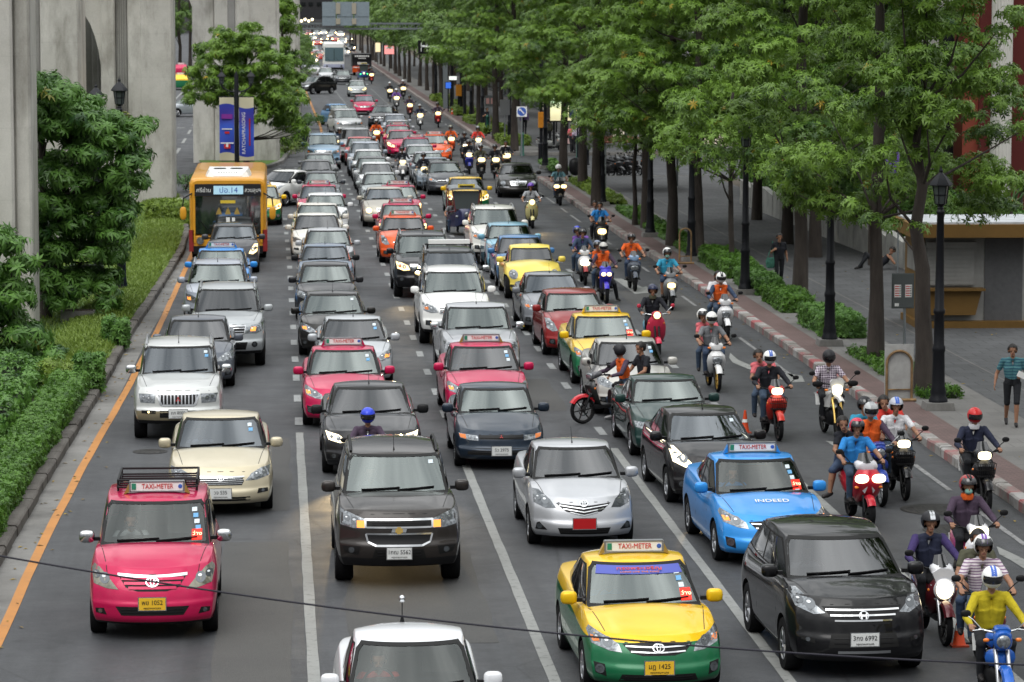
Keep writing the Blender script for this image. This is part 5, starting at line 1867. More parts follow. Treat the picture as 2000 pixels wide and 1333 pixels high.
  if vespa:
   sh = ((1.00, .10, -.36, .06), (.88, .20, -.38, .07), (.70, .245, -.36, .06), (.50, .235, -.32, .05), (.36, .19, -.26, .04), (.30, .10, -.15, .03))
  elif maxi:
   sh = ((.95, .16, -.50, .10), (.84, .235, -.56, .12), (.70, .25, -.55, .12), (.54, .22, -.46, .10), (.42, .17, -.36, .06), (.34, .10, -.22, .04))
  elif sport:
   sh = ((1.0, .13, -.52, .08), (.90, .19, -.58, .12), (.78, .19, -.56, .12), (.64, .16, -.42, .10), (.48, .15, -.30, .10), (.36, .11, -.12, .08))
  else:
   sh = ((.90, .10, -.40, .05), (.80, .19, -.46, .09), (.68, .215, -.45, .08), (.54, .19, -.38, .06), (.42, .15, -.30, .05), (.34, .09, -.20, .04))
  rings = []
  for z, a, y, b in sh:
   rings.append([(a * math.copysign(abs(math.cos(t)) ** .8, math.cos(t)), y + (.10 if math.sin(t) > 0 else 1) * b * math.sin(t) * (1 if math.sin(t) > 0 else 1) + .5 * abs(a * math.cos(t)) ** 1.5, z) for t in [2 * PI * i / 16 for i in range(16)]])
  mb.loft(rings)
  add('leg_shield', mb, ['body'])
  if not vespa:
   if kind == 'fino':
    mb = MB()
    mb.lathe([(.125, -.50), (.15, -.535), (.125, -.555)], 20, (0, 0, .76), 'y')
    mb.prism([(-.10, .84), (.10, .84), (.16, .98), (.06, 1.04), (-.06, 1.04), (-.16, .98)], -.50, -.44)
    add('lamp_surround', mb, ['accent'])
   for s in (-1, 1):
    mb = MB()
    mb.add([(s * .03, -.535 if not maxi else -.66, .70), (s * .17, -.47 if not maxi else -.585, .82), (s * .18, -.44 if not maxi else -.56, .70), (s * .07, -.49 if not maxi else -.6, .56),
      (s * .03, -.50, .70), (s * .17, -.43, .82), (s * .18, -.40, .70), (s * .07, -.45, .56)], [(0, 1, 2, 3), (7, 6, 5, 4), (0, 4, 5, 1), (1, 5, 6, 2), (2, 6, 7, 3), (3, 7, 4, 0)])
    add('trim_panel', mb, ['accent'], None, 20)
 mb = MB()
 if vespa:
  mb.loft([el_ring(y, 0, zh - .02, a, b) for y, a, b in ((-.46, .09, .08), (-.44, .115, .10), (-.34, .13, .10), (-.22, .09, .07))])
  add('head_cowl', mb, ['body'])
  lampc, lr, ly = (0, zh - .02), (.085, .085), -.47
 elif naked:
  mb.loft([el_ring(y, 0, .92, a, b) for y, a, b in ((-.50, .095, .10), (-.46, .12, .13), (-.36, .11, .12), (-.28, .06, .06))])
  mb.loft([el_ring(y, 0, z, .10, .03) for y, z in ((-.46, 1.04), (-.36, 1.07), (-.30, 1.04))])
  add('head_cowl', mb, ['body'])
  lampc, lr, ly = (0, .91), (.09, .085), -.51
 elif dirt:
  mb.prism([(-.11, .98), (.11, .98), (.145, 1.14), (.10, 1.20), (-.10, 1.20), (-.145, 1.14)], -.46, -.40)
  mb.prism([(-.05, .82), (.05, .82), (.12, .99), (-.12, .99)], -.47, -.41)
  add('head_cowl', mb, ['body'])
  lampc, lr, ly = (0, .985), (.10, .10), -.49
 else:
  hwid = {'maxi': .19, 'sport': .16}.get(kind, .155)
  if kind == 'fino':
   lampc, lr, ly = (0, .76), (.105, .115), -.56
  elif kind == 'scooter_low':
   lampc, lr, ly = (0, .70), (.115, .075), -.57
  elif maxi:
   lampc, lr, ly = (0, .80), (.10, .06), -.70
  elif sport:
   lampc, lr, ly = (0, .86), (.07, .055), -.71
  else:
   lampc, lr, ly = (0, zh - .045), (.115, .07), -.475
  mb.loft([el_ring(y, 0, z, a, b) for y, z, a, b in ((-.46, zh - .04, hwid * .72, .06), (-.43, zh - .03, hwid, .085), (-.33, zh, hwid * 1.05, .08), (-.22, zh, hwid * .7, .05))])
  mb.loft([[(x * hwid * .8, y, z) for x, y, z in ((-1, -.34, zh + .04), (-.6, -.44, zh + .03), (0, -.47, zh + .03), (.6, -.44, zh + .03), (1, -.34, zh + .04))], [(x * hwid * .5, y, z) for x, y, z in ((-1, -.27, zh + .17), (-.6, -.31, zh + .18), (0, -.33, zh + .19), (.6, -.31, zh + .18), (1, -.27, zh + .17))]], 1, False, False)
  add('head_cowl', mb, ['accent', 'visor'])
 mb = MB()
 if maxi or sport:
  for s in (-1, 1):
   mb.ball((s * lr[0] * 1.15, ly + .02, lampc[1] + (.02 if maxi else 0)), (lr[0] * .95, .035, lr[1]), 14, 0, .85)
 elif vespa or naked or kind == 'fino':
  mb.ball((0, ly + .01, lampc[1]), (lr[0], .035, lr[1]), 18, 0)
 else:
  mb.ball((0, ly + .01, lampc[1]), (lr[0], .035, lr[1]), 16, 0, .65)
 add('headlight', mb, ['lampcol'])
 for s in (-1, 1):
  mb = MB()
  q = {'vespa': (.17, -.36, .80), 'dirt': (.21, -.42, .98), 'naked': (.20, -.42, .92), 'maxi': (.20, -.57, .66)}.get(kind, (.17, -.43, zh - .05 if kind == 'scooter_low' else .74))
  mb.ball((s * q[0], q[1], q[2]), (.04, .025, .025), 10, 0, .8)
  if dirt or naked:
   mb.tube([(s * .07, q[1] + .03, q[2]), (s * q[0], q[1], q[2])], .012, 6, 1)
  add('turn_signal', mb, ['amber', 'black_trim'])
 mb = MB()
 sz = .80 if not dirt else .88
 mb.loft([el_ring(y, 0, z, a, b, 12, .7) for y, z, a, b in ((.10, sz - .05, .07, .03), (.2, sz - .02, .12, .05), (.45, sz - .015, .14, .05), (.62, sz + .03, .14, .05), (.92, sz + .05, .11, .045), (1.02, sz + .05, .06, .03))])
 add('seat', mb, ['rubber'])
 mb = MB()
 mb.tube([(.12, -.05, .28), (.15, .25, .25), (.17, .48, .30), (.18, .60, .34), (.185, .98, .46)], [.02, .022, .03, .055, .05], 10)
 add('exhaust', mb, ['chrome' if naked else 'black_trim'])
 mb = MB()
 mb.box((0, 1.02, .62), (.18, .015, .22), 0, Matrix.Rotation(R(-20), 3, 'X'))
 mb.ball((0, 1.04, .76), (.07, .03, .035), 10, 1)
 add('rear_plate', mb, ['plate_white', 'emblem_red'])
 BIKES[kind] = parts
 return parts
def bike(kind, px, py, label, body, accent=None, body2=None, heading=0., lamp='lamp_warm', fender=None, rim='rim_black', fork='black_trim', mirrorc='black_trim', basket=False, group='motorcycles among the traffic', far=False, big=1.0, loc=None):
 P = loc or at(px, py)
 h = R(heading)
 org = Vector((P.x - math.sin(h) * .62, P.y + math.cos(h) * .62, 0))
 root = thing('motorcycle', label, 'motorcycle', org, h, group)
 pc = lambda c: MATS[c] if isinstance(c, str) else paint(c, .2)
 cm = {'body': pc(body), 'accent': pc(accent or body), 'body2': pc(body2 or body), 'fender': pc(fender or body), 'rimcol': MATS[rim], 'forkcol': MATS[fork], 'lampcol': MATS[lamp], 'mirrorcol': pc(mirrorc)}
 objs = []
 for nm, me, mats, par in bike_model(kind):
  if far and nm in ('rear_plate', 'exhaust', 'turn_signal', 'rim', 'rear_wheel', 'trim_panel'):
   objs.append(None)
   continue
  o = bpy.data.objects.new(nm, me)
  COL.objects.link(o)
  o.parent = root if par is None or objs[par] is None else objs[par]
  for i, m in enumerate(mats):
   if m in cm:
    o.material_slots[i].link = 'OBJECT'
    o.material_slots[i].material = cm[m]
  if nm == 'headlight' and big != 1.0:
   c = sum((Vector(v.co) for v in me.vertices), Vector()) / len(me.vertices)
   o.scale = (big, 1.0, big)  # lens enlarged so that its shape stands in for lamp bloom
   o.location = (c.x * (1 - big), -.01, c.z * (1 - big))
  objs.append(o)
 if basket:
  mb = MB()
  for k in range(9):
   x = -.16 + .04 * k
   mb.tube([(x * .8, -.62, .62), (x, -.66, .86)], .006, 4)
  for z, w in ((.64, .14), (.75, .15), (.86, .165)):
   mb.tube([(-w, -.64, z), (w, -.64, z), (w, -.46, z), (-w, -.46, z), (-w, -.64, z)], .008, 4)
  mb.box((0, -.55, .63), (.27, .18, .02))
  obj('basket', mb, 'black_trim', root)
 root['_bike'] = 1
 return org, h
def ride(org, h, fig, label, **kw):
 return person(fig, org, h, label, **kw)
# -- lamp posts
mat('iron_black', (.010, .011, .014), .45, .3)
mat('lantern_glass', (.06, .07, .07), .15, coat=.6)
def lantern(mbm, mbg, c, s=1.):
 x, y, z = c
 mbm.lathe([(.0, 0), (.05 * s, .0), (.07 * s, .05 * s), (.05 * s, .08 * s), (.10 * s, .12 * s), (.12 * s, .14 * s)], 6, (x, y, z), 'z')
 mbg.lathe([(.115 * s, .14 * s), (.165 * s, .52 * s)], 6, (x, y, z), 'z')
 for k in range(6):
  a = 2 * PI * k / 6
  mbm.tube([(x + .118 * s * math.cos(a), y + .118 * s * math.sin(a), z + .14 * s), (x + .168 * s * math.cos(a), y + .168 * s * math.sin(a), z + .52 * s)], .012 * s, 5)
 mbm.lathe([(.20 * s, .51 * s), (.25 * s, .53 * s), (.23 * s, .57 * s), (.13 * s, .70 * s), (.06 * s, .76 * s), (.035 * s, .79 * s), (.045 * s, .83 * s), (.012 * s, .88 * s), (.0, .98 * s)], 6, (x, y, z), 'z')
 mbm.lathe([(.13 * s, .30 * s), (.148 * s, .31 * s), (.148 * s, .33 * s), (.135 * s, .34 * s)], 6, (x, y, z), 'z')
def lamp_post(x, y, h, label, z0=.17, group='black lantern posts along the right pavement'):
 root = thing('street_lamp', label, 'street lamp', (x, y, z0), 0, group)
 mb = MB()
 mb.box((0, 0, .08), (.62, .62, .16), 0, taper=(.9, .9))
 obj('plinth', mb, 'kerb_stone', root, smooth=0)
 mb = MB()
 prof = [(.20, .16), (.20, .22), (.16, .28), (.17, .36), (.14, .50), (.125, 1.20), (.14, 1.24), (.14, 1.30), (.115, 1.36), (.105, 2.0), (.125, 2.03), (.125, 2.09), (.10, 2.13), (.075, h - .95), (.09, h - .93), (.09, h - .90), (.05, h - .85)]
 mb.lathe(prof, 14)
 obj('post', mb, 'iron_black', root, smooth=50)
 m1, m2 = MB(), MB()
 lantern(m1, m2, (0, 0, h - .88))
 lo = obj('lantern', m1, 'iron_black', root, smooth=30)
 obj('lantern_glass', m2, 'lantern_glass', lo, smooth=30)
 return root
LPN = ['black lantern post on a stone plinth, nearest the kiosk', 'black lantern post at the end of the trimmed hedge', 'black lantern post rising from the middle of the trimmed hedge',
  'black lantern post beside the arched rail frame', 'black lantern post between two patches of low shrubs', 'black lantern post with its lantern showing below the dark crown',
  'slim black lantern post beside the corner of the side street']
for i, (px, py) in enumerate([(1832, 800), (1620, 675), (1455, 575), (1350, 510), (1270, 463), (1176, 402), (1065, 330)]):
 p = at(px, py, .17)
 lamp_post(p.x, p.y, 5.05, LPN[i])
for k in range(8):
 lamp_post(13.95, 198 + k * 13, 5.05, ['%s black lantern post past the side street, counting from the corner' % w for w in ('first', 'second', 'third', 'fourth', 'fifth', 'sixth', 'seventh', 'eighth')][k])
lamp_post(X(235, 97), 97, 6.32, 'black lantern post rising above the crown of the left tree', .12, 'black lantern posts on the median')
lamp_post(X(190, 99), 99.0, 6.10, 'black lantern post mostly buried in the left tree', .12, 'black lantern posts on the median')
YB = 160.0
x0 = X(461, YB)
root = thing('twin_lamp', 'twin lantern post carrying two tall blue banners behind the orange bus', 'street lamp', (x0, YB, .1))
mb = MB()
mb.lathe([(.2, 0), (.2, .2), (.13, .4), (.11, 1.2), (.10, 5.0), (.0, 5.25)], 12)
for s in (1, -1):
 mb.tube([(0, 0, 4.2), (s * .35, 0, 4.25), (s * .62, 0, 4.4), (s * .70, 0, 4.55)], .035, 8)
 mb.tube([(0, 0, 3.9), (s * .30, 0, 4.05), (s * .45, 0, 4.25)], .025, 8)
 for z in (3.98, .92):
  mb.tube([(0, 0, z), (s * .85, 0, z)], .022, 6)
obj('post', mb, 'iron_black', root, smooth=50)
for s in (1, -1):
 m1, m2 = MB(), MB()
 lantern(m1, m2, (s * .70, 0, 4.5), .85)
 lo = obj('lantern', m1, 'iron_black', root, smooth=30)
 obj('lantern_glass', m2, 'lantern_glass', lo, smooth=30)
def m_banner(k):
 z = k['sep']()[2]
 x = k['sep']()[0]
 wob = k['math']('MULTIPLY', k['math']('SINE', k['math']('MULTIPLY', x, 3.2)), .12)
 zz = k['math']('ADD', z, wob)
 c = k['ramp'](k['math']('MULTIPLY', zz, .2), (.0, (.55, .50, .34)), (.244, (.55, .50, .34)), (.246, (.02, .04, .36)), (.50, (.03, .09, .52)), (.60, (.05, .03, .30)), (.708, (.02, .04, .36)), (.71, (.58, .54, .38)))
 k['link'](c, k['b'].inputs['Base Color'])
 k['b'].inputs['Roughness'].default_value = .6
node_mat('banner_blue', m_banner)
for s, txt in ((1, 'RATCHAPRASONG'), (-1, None)):
 mb = MB()
 n = 10
 v, f = [], []
 for i in range(n + 1):
  z = .94 + 3.02 * i / n
  for j in range(5):
   v.append((s * (.12 + .70 * j / 4), -.03 + .03 * math.sin(i * .9 + j * .8), z))
 for i in range(n):
  for j in range(4):
   f.append((i * 5 + j, i * 5 + j + 1, (i + 1) * 5 + j + 1, (i + 1) * 5 + j))
 v2 = [(a, b + .012, c) for a, b, c in v]
 mb.add(v, f)
 mb.add(v2, [q[::-1] for q in f])
 bo = obj('banner', mb, 'banner_blue', root, smooth=60, fix=False)
 if txt:
  text_obj('banner_lettering', txt, .235, 'sign_white', (s * .34, -.075, 2.25), rot=(PI / 2, -PI / 2, 0), parent=bo)
  mb = MB()
  mb.box((s * .62, -.075, 2.3), (.07, .012, 1.3))
  obj('banner_print', mb, 'emblem_red', bo)
 else:
  mb = MB()
  mb.box((s * .46, -.075, 1.62), (.30, .012, .20), 0)
  mb.box((s * .46, -.075, 1.78), (.62, .012, .06), 1)
  mb.box((s * .46, -.075, 1.70), (.10, .014, .22), 1)
  mb.box((s * .46, -.075, 3.05), (.52, .012, .22), 2)
  mb.box((s * .46, -.075, 2.45), (.5, .012, .05), 1)
  mb.box((s * .46, -.075, 2.28), (.22, .012, .10), 0)
  obj('banner_print', mb, ['sign_red', 'sign_white', mat('print_purple', (.22, .03, .28), .6)], bo)
# -- bus stop sign, barricades, cones, bollards
p = at(1767, 700, .17)
root = thing('bus_stop_sign', 'grey bus stop board with two red printed lists on a thin pole', 'bus stop sign', (p.x, p.y, .17))
mb = MB()
mb.tube([(0, 0, 0), (-.02, 0, 1.2), (-.05, .0, 2.0)], .035, 8)
obj('pole', mb, mat('galvanised', (.22, .24, .25), .45, .5), root)
mb = MB()
mb.box((-.07, -.05, 1.62), (.50, .03, .80), 0)
mb.box((-.07, -.03, 1.62), (.54, .03, .84), 1)
bo = obj('board', mb, [mat('board_grey', (.09, .10, .10), .5), 'grey_metal'], root)
mb = MB()
for s in (-1, 1):
 mb.box((-.07 + s * .13, -.068, 1.62), (.16, .008, .30), 0)
 for j in range(5):
  mb.box((-.07 + s * .13 - .02, -.074, 1.51 + j * .055), (.10, .006, .022), 1)
  mb.box((-.07 + s * .13 + .055, -.074, 1.51 + j * .055), (.022, .006, .03), 2)
mb.box((-.22, -.068, 1.29), (.10, .008, .07), 0)
obj('route_list', mb, ['sign_white', 'sign_red', 'ink'], bo)
def barricade(px, py, w, h, label, panel):
 p = at(px, py, .17)
 root = thing('barricade', label, 'barricade', (p.x, p.y, .175))
 mb = MB()
 n = 12
 r = w / 2 - .04
 pts = [(-r, -.05, 0), (-r, -.05, h - r - .1)] + [(r * math.cos(PI - PI * i / n), -.05, h - r - .1 + r * math.sin(PI * i / n)) for i in range(1, n)] + [(r, -.05, h - r - .1), (r, -.05, 0)]
 mb.tube(pts, .028, 8)
 mb.tube([(-w / 2 - .05, -.10, .03), (w / 2 + .05, -.10, .03)], .035, 8)
 mb.tube([(-r, -.05, .25), (r, -.05, .25)], .018, 6)
 obj('frame', mb, mat('rusty_tube', (.22, .14, .07), .7, .3, noise=.5, nscale=5), root)
 if panel:
  mb = MB()
  mb.box((0, 0, h / 2 + .04), (w, .03, h), 0)
  obj('panel', mb, mat('white_board', (.36, .36, .35), .6, noise=.25, nscale=3), root)
barricade(1755, 784, .62, 1.18, 'white board barricade with a rusty arched tube frame beside the tree', True)
barricade(1338, 516, .46, 1.25, 'bare rusty arched tube frame beside a lantern post', False)
for i, (px, py, lab) in enumerate(((1455, 846, 'orange traffic cone beside the black hatchback'), (1728, 842, 'orange traffic cone partly hidden behind the white polo rider'), (1873, 1262, 'orange traffic cone between the black car and the striped shirt rider'),
         (883, 224, 'small far orange cone on the kerb by the trees'))):
 p = at(px, py, .17 if py < 300 else 0)
 root = thing('traffic_cone', lab, 'traffic cone', (p.x, p.y, .17 if py < 300 else 0), 0, 'orange traffic cones')
 root.scale = (.66, .66, .66)
 mb = MB()
 mb.lathe([(.145, .03), (.13, .05), (.085, .36), (.06, .5), (.035, .70), (.0, .70)], 16)
 obj('cone_body', mb, mat('cone_orange', (.62, .07, .02), .5), root)
 mb = MB()
 mb.box((0, 0, .018), (.36, .36, .036))
 obj('base', mb, mat('cone_base', (.30, .04, .015), .6), root)
 mb = MB()
 mb.lathe([(.093, .33), (.077, .43)], 16)
 obj('white_collar', mb, 'sign_white', root)
for i, (px, py) in enumerate(((1020, 302), (1129, 306), (952, 262), (1147, 320))):
 p = at(px, py, .17)
 root = thing('bollard', ['green bollard under the blue round sign', 'green bollard by the side street corner trees', 'small green bollard behind the far trunks', 'dark bollard standing on the side street'][i], 'bollard', (p.x, p.y, .1), 0, 'bollards by the side street')
 mb = MB()
 mb.lathe([(.13, 0), (.13, .05), (.10, .1), (.095, 1.15 if i != 3 else .8), (.11, 1.17 if i != 3 else .82), (.06, 1.27 if i != 3 else .92), (0, 1.3 if i != 3 else .94)], 12)
 obj('shaft', mb, mat('bollard_green', (.02, .10, .075), .5) if i != 3 else 'iron_black', root)
def post_sign(px, py, h, label, shape, name='road_sign', cat='road sign'):
 p = at(px, py, .17)
 root = thing(name, label, cat, (p.x, p.y, .17))
 mb = MB()
 mb.tube([(0, 0, 0), (0, 0, h)], .04, 8)
 obj('pole', mb, 'galvanised', root)
 shape(root, h)
 return root
def s_blue(root, h):
 mb = MB()
 mb.box((0, -.05, h - .3), (.56, .02, .56), 0)
 mb.lathe([(0, -.064), (.24, -.062), (.24, -.06)], 24, (0, 0, h - .3), 'y', 1)
 mb.box((.02, -.072, h - .3), (.30, .008, .06), 0, Matrix.Rotation(R(45), 3, 'Y'))
 mb.prism([(-.15, h - .14), (-.02, h - .14), (-.15, h - .27)], -.076, -.068, 0)
 obj('sign_plate', mb, ['sign_white', 'sign_blue'], root)
def s_back(root, h):
 mb = MB()
 mb.box((0, -.04, h - .45), (.58, .03, .90), 0)
 obj('sign_plate', mb, 'rim', root)
post_sign(1019, 306, 2.75, 'blue round arrow sign on a white square plate beside a trunk', s_blue)
post_sign(986, 285, 2.7, 'plain grey rectangular sign plate among the far trunks', s_back)
def s_two(root, h):
 mb = MB()
 mb.box((0, -.05, h - .4), (.62, .03, .7), 0)
 for s in (-1, 1):
  mb.box((s * .15, -.07, h - .4), (.2, .01, .36), 1)
 obj('sign_plate', mb, ['board_grey', mat('pale_pink', (.45, .25, .23), .5)], root)
post_sign(957, 262, 2.5, 'small grey board with two pink lists on a far pole', s_two)
p = at(1057, 318, .17)
root = thing('traffic_signal', 'black signal pole with an orange back box at the side street corner', 'traffic light', (p.x, p.y, .17))
mb = MB()
mb.lathe([(.16, 0), (.16, 1.0), (.09, 1.05), (.085, 5.6)], 12)
obj('pole', mb, 'iron_black', root)
mb = MB()
mb.box((-.02, -.14, 2.25), (.30, .22, .82), 0)
for z in (1.99, 2.25, 2.51):
 mb.lathe([(.10, -.27), (.10, -.25)], 12, (-.02, 0, z), 'y', 0)
obj('signal_box', mb, mat('signal_orange', (.55, .22, .02), .5), root)
YS = 236.
root = thing('traffic_signal', 'black signal head on a white mast arm over the right lane', 'traffic light', (X(905, YS), YS, .17))
mb = MB()
mb.lathe([(.12, 0), (.09, 5.6)], 10)
obj('pole', mb, 'iron_black', root)
mb = MB()
mb.tube([(0, 0, 5.0), (X(822, YS) - X(905, YS), 0, 5.25)], .07, 8)
mb.box((X(858, YS) - X(905, YS), -.05, 5.16), (.25, .06, .22))
obj('arm', mb, mat('white_arm', (.65, .66, .66), .5), root)
mb = MB()
xx = X(826, YS) - X(905, YS)
mb.box((xx, .2, 5.2), (.85, .22, .95), 0)
for s in (-1, 1):
 mb.box((xx + s * .2, .06, 5.2), (.05, .06, .6), 1)
mb.box((xx, .06, 5.3), (.4, .06, .05), 1)
obj('signal_head', mb, ['black_trim', 'white_arm'], root)
for i, (px, py, Y) in enumerate(((893, 180, 250), (906, 150, 262))):
 root = thing('traffic_signal', ['orange signal box low on a pole among the far trunks', 'amber hanging signal box among the far trunks'][i], 'traffic light', (X(px, Y), Y, .17))
 h = CAMH - py * Y / FPX
 mb = MB()
 mb.lathe([(.07, 0), (.06, h + .5)], 8)
 obj('pole', mb, 'iron_black', root)
 mb = MB()
 mb.box((0, -.15, h), (.42, .2, .85), 0)
 for z in (-.26, 0, .26):
  mb.lathe([(.10, -.27), (.11, -.25)], 10, (0, 0, h + z), 'y', 0)
 obj('signal_box', mb, 'signal_orange', root)
YL = 196.
root = thing('poster_light_box', 'glowing green poster light box on legs behind a forked trunk', 'light box', (X(1093, YL), YL, .17))
z0, z1 = CAMH - 236 * YL / FPX, CAMH - 168 * YL / FPX
mb = MB()
mb.box((0, 0, (z0 + z1) / 2 - .17), (1.42, .3, z1 - z0 + .12), 0)
mb.box((-.4, 0, z0 / 2 - .1), (.12, .12, z0 - .2), 0)
mb.box((.4, 0, z0 / 2 - .1), (.12, .12, z0 - .2), 0)
obj('case', mb, 'iron_black', root, smooth=0)
def m_poster(k):
 z = k['sep']()[2]
 n = k['noise'](3.0, 4)
 c = k['ramp'](k['math']('ADD', k['math']('MULTIPLY', k['math']('SUBTRACT', z, z0), .42), k['math']('MULTIPLY', n, .25)), (.12, (.55, .50, .30)), (.35, (.75, .72, .42)), (.55, (.42, .62, .35)), (.72, (.75, .85, .5)), (.9, (.12, .48, .06)))
 k['link'](c, k['b'].inputs['Base Color'])
 k['link'](c, k['b'].inputs['Emission Color'])
 k['b'].inputs['Emission Strength'].default_value = .9
node_mat('poster', m_poster)
mb = MB()
mb.box((0, -.165, (z0 + z1) / 2 - .17), (1.26, .03, z1 - z0 - .05))
obj('poster_face', mb, 'poster', root, smooth=0)
p = at(1142, 345, .1)
mb = MB()
mb.ball((0, 0, .42), (.33, .28, .45), 14, 0, .8)
mb.ball((.18, -.05, .25), (.28, .26, .3), 12, 0, .85)
tag(obj('rubbish_sack', mb, mat('black_bag', (.012, .012, .013), .35), loc=(p.x - .45, p.y, .17)), 'black rubbish sacks leaning on a trunk by the side street', 'rubbish sack')
# -- kiosk
mat('kiosk_gold', (.145, .08, .02), .6, noise=.12, nscale=2)
mat('kiosk_white', (.27, .27, .26), .6, noise=.15, nscale=2)
mat('kiosk_side', (.10, .10, .104), .6, noise=.12)
KP = at(1795, 640, .17)
root = thing('kiosk', 'closed white and gold street kiosk with an overhanging white roof', 'kiosk', (KP.x, KP.y, .17), R(-2))
kw, kd = 2.75, 2.3
mb = MB()
mb.box((kw / 2, kd / 2, 1.3), (kw, kd, 2.3), 0)
mb.box((kw - .55, -.004, 1.3), (1.0, .05, 2.28), 1)
mb.box((.05, kd / 2, 1.3), (.16, kd + .02, 2.26), 2)
obj('cabin_walls', mb, ['kiosk_white', 'kiosk_side', 'kiosk_gold'], root, smooth=0)
mb = MB()
mb.box((kw / 2, kd / 2 - .1, .09), (kw + .25, kd + .35, .18))
obj('base', mb, 'kiosk_gold', root, smooth=0)
mb = MB()
mb.box((kw / 2 + .1, kd / 2 - .25, 2.58), (kw + .9, kd + 1.2, .34), 0)
mb.box((kw / 2 + .1, kd / 2 - .25, 2.775), (kw + .6, kd + .9, .05), 1)
obj('roof', mb, ['kiosk_gold', mat('roof_sheet', (.42, .44, .46), .5, noise=.3, nscale=3)], root, smooth=0)
mb = MB()
mb.box((.80, -.05, 1.62), (1.22, .08, 1.02), 0)
for i in range(9):
 mb.box((.80, -.095, 1.18 + i * .11), (1.18, .012, .085), 0)
mb.box((.80, -.11, 2.17), (1.3, .18, .16), 0)
obj('roller_shutter', mb, 'kiosk_white', root, smooth=0)
mb = MB()
mb.prism([(.12, .35), (1.42, .35), (1.58, .98), (-.02, .98)], -.32, -.01, 0)
mb.box((.78, -.22, 1.02), (1.75, .5, .06), 0)
obj('counter', mb, 'kiosk_gold', root, smooth=0)
mb = MB()
mb.box((-.04, 1.1, 1.75), (.05, 1.3, .6))
obj('side_panel', mb, 'concrete_dark', root, smooth=0)
wp = [(at(1445, 398, .17)), (at(1600, 447, .17)), (at(1745, 512, .17)), (at(1800, 540, .17))]
root = thing('garden_wall', 'low pale wall of leaning panels in front of the dark shrubs', 'garden wall', (0, 0, 0))
for i in range(13):
 t0, t1 = i / 13, (i + .97) / 13
 f = lambda t: wp[0].lerp(wp[3], t)
 a, b = f(t0), f(t1)
 mb = MB()
 mb.add([(a.x, a.y, .17), (b.x, b.y, .17), (b.x, b.y, 1.0), (a.x, a.y, 1.2), (a.x + .25, a.y, .17), (b.x + .25, b.y, .17), (b.x + .25, b.y, 1.0), (a.x + .25, a.y, 1.2)],
   [(0, 1, 2, 3), (7, 6, 5, 4), (0, 3, 7, 4), (1, 5, 6, 2), (3, 2, 6, 7)])
 obj('wall_panel', mb, mat('panel_white', (.34, .34, .32), .7, noise=.3, nscale=1.5), root, smooth=0)
# -- red and white building
mat('wall_white', (.50, .49, .46), .8, noise=.12, nscale=.6)
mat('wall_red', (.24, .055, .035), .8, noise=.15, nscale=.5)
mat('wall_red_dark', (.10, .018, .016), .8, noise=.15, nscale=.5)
mat('window_dark', (.012, .013, .015), .08, ior=1.6)
root = thing('columned_building', 'white and brick red building with fluted columns behind the kiosk', 'building', (0, 0, 0))
YW = 118.
mb = MB()
mb.box((X(1838, YW) + 8, YW + 6, 6.5), (16.6, 12, 13.), 0)
obj('wall', mb, 'wall_white', root, smooth=0)
mb = MB()
mb.box((X(1915, 113), 113.4, 6.5), (X(1946, 113) - X(1886, 113), 1.5, 13.), 0)
mb.box((X(1920, 113) + .22, 112.6, 6.5), (X(1946, 113) - X(1912, 113), .16, 13.), 1)  # dark front strip puts the pillar's shaded face into its colour
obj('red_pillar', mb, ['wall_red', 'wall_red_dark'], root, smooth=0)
mb = MB()
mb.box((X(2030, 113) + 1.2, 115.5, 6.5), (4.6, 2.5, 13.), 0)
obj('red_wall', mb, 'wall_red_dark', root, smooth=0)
for px in (1966,):
 mb = MB()
 n, rr = 40, .36
 prof = [(rr * (1 - .07 * (i % 2)) * math.cos(2 * PI * i / n), rr * (1 - .07 * (i % 2)) * math.sin(2 * PI * i / n)) for i in range(n)]
 mb.prism(prof, 1.0, 13, 0, 'z')
 mb.box((0, 0, .7), (1.0, 1.0, .9), 0)
 obj('fluted_column', mb, 'wall_white', root, loc=(X(px, 111), 111, 0), smooth=20)
for px0, px1, py0, py1 in ((1838, 1871, 14, 92), (1838, 1871, 165, 330)):
 za, zb = CAMH - py1 * YW / FPX, CAMH - py0 * YW / FPX
 xa, xb = X(px0, YW), X(px1, YW)
 mb = MB()
 for q in (((xa + xb) / 2, zb + .10, xb - xa + .34, .2), ((xa + xb) / 2, za - .10, xb - xa + .34, .2)):
  mb.box((q[0], YW - .05, q[1]), (q[2], .22, q[3]))
 for q in (xa - .09, xb + .09):
  mb.box((q, YW - .05, (za + zb) / 2), (.18, .2, zb - za))
 wo = obj('window', mb, 'wall_white', root, smooth=0)
 mb = MB()
 mb.box(((xa + xb) / 2, YW - .012, (za + zb) / 2), (xb - xa, .03, zb - za))
 obj('pane', mb, 'window_dark', wo, smooth=0)
YF = 103.
root = thing('hanging_flag', 'purple flag with a dark and red corner hanging before the building', 'flag', (X(1757, YF), YF, 0))
mb = MB()
mb.tube([(.1, 0, .17), (.1, 0, 4.4)], .025, 6)
obj('pole', mb, 'galvanised', root)
mb = MB()
v, f = [], []
for i in range(9):
 for j in range(6):
  t, u = i / 8, j / 5
  v.append((.08 - u * (.10 + .62 * t ** 1.4), -.05 * math.sin(3 * u + 4 * t), 4.05 - .95 * t + .38 * u * t))
for i in range(8):
 for j in range(5):
  f.append((i * 6 + j, i * 6 + j + 1, (i + 1) * 6 + j + 1, (i + 1) * 6 + j))
mb.add(v, f)
mb.add([(a, b + .01, c) for a, b, c in v], [q[::-1] for q in f])
mb.box((.0, -.04, 2.95), (.16, .03, .3), 1)
mb.box((.14, -.04, 3.0), (.14, .03, .3), 2)
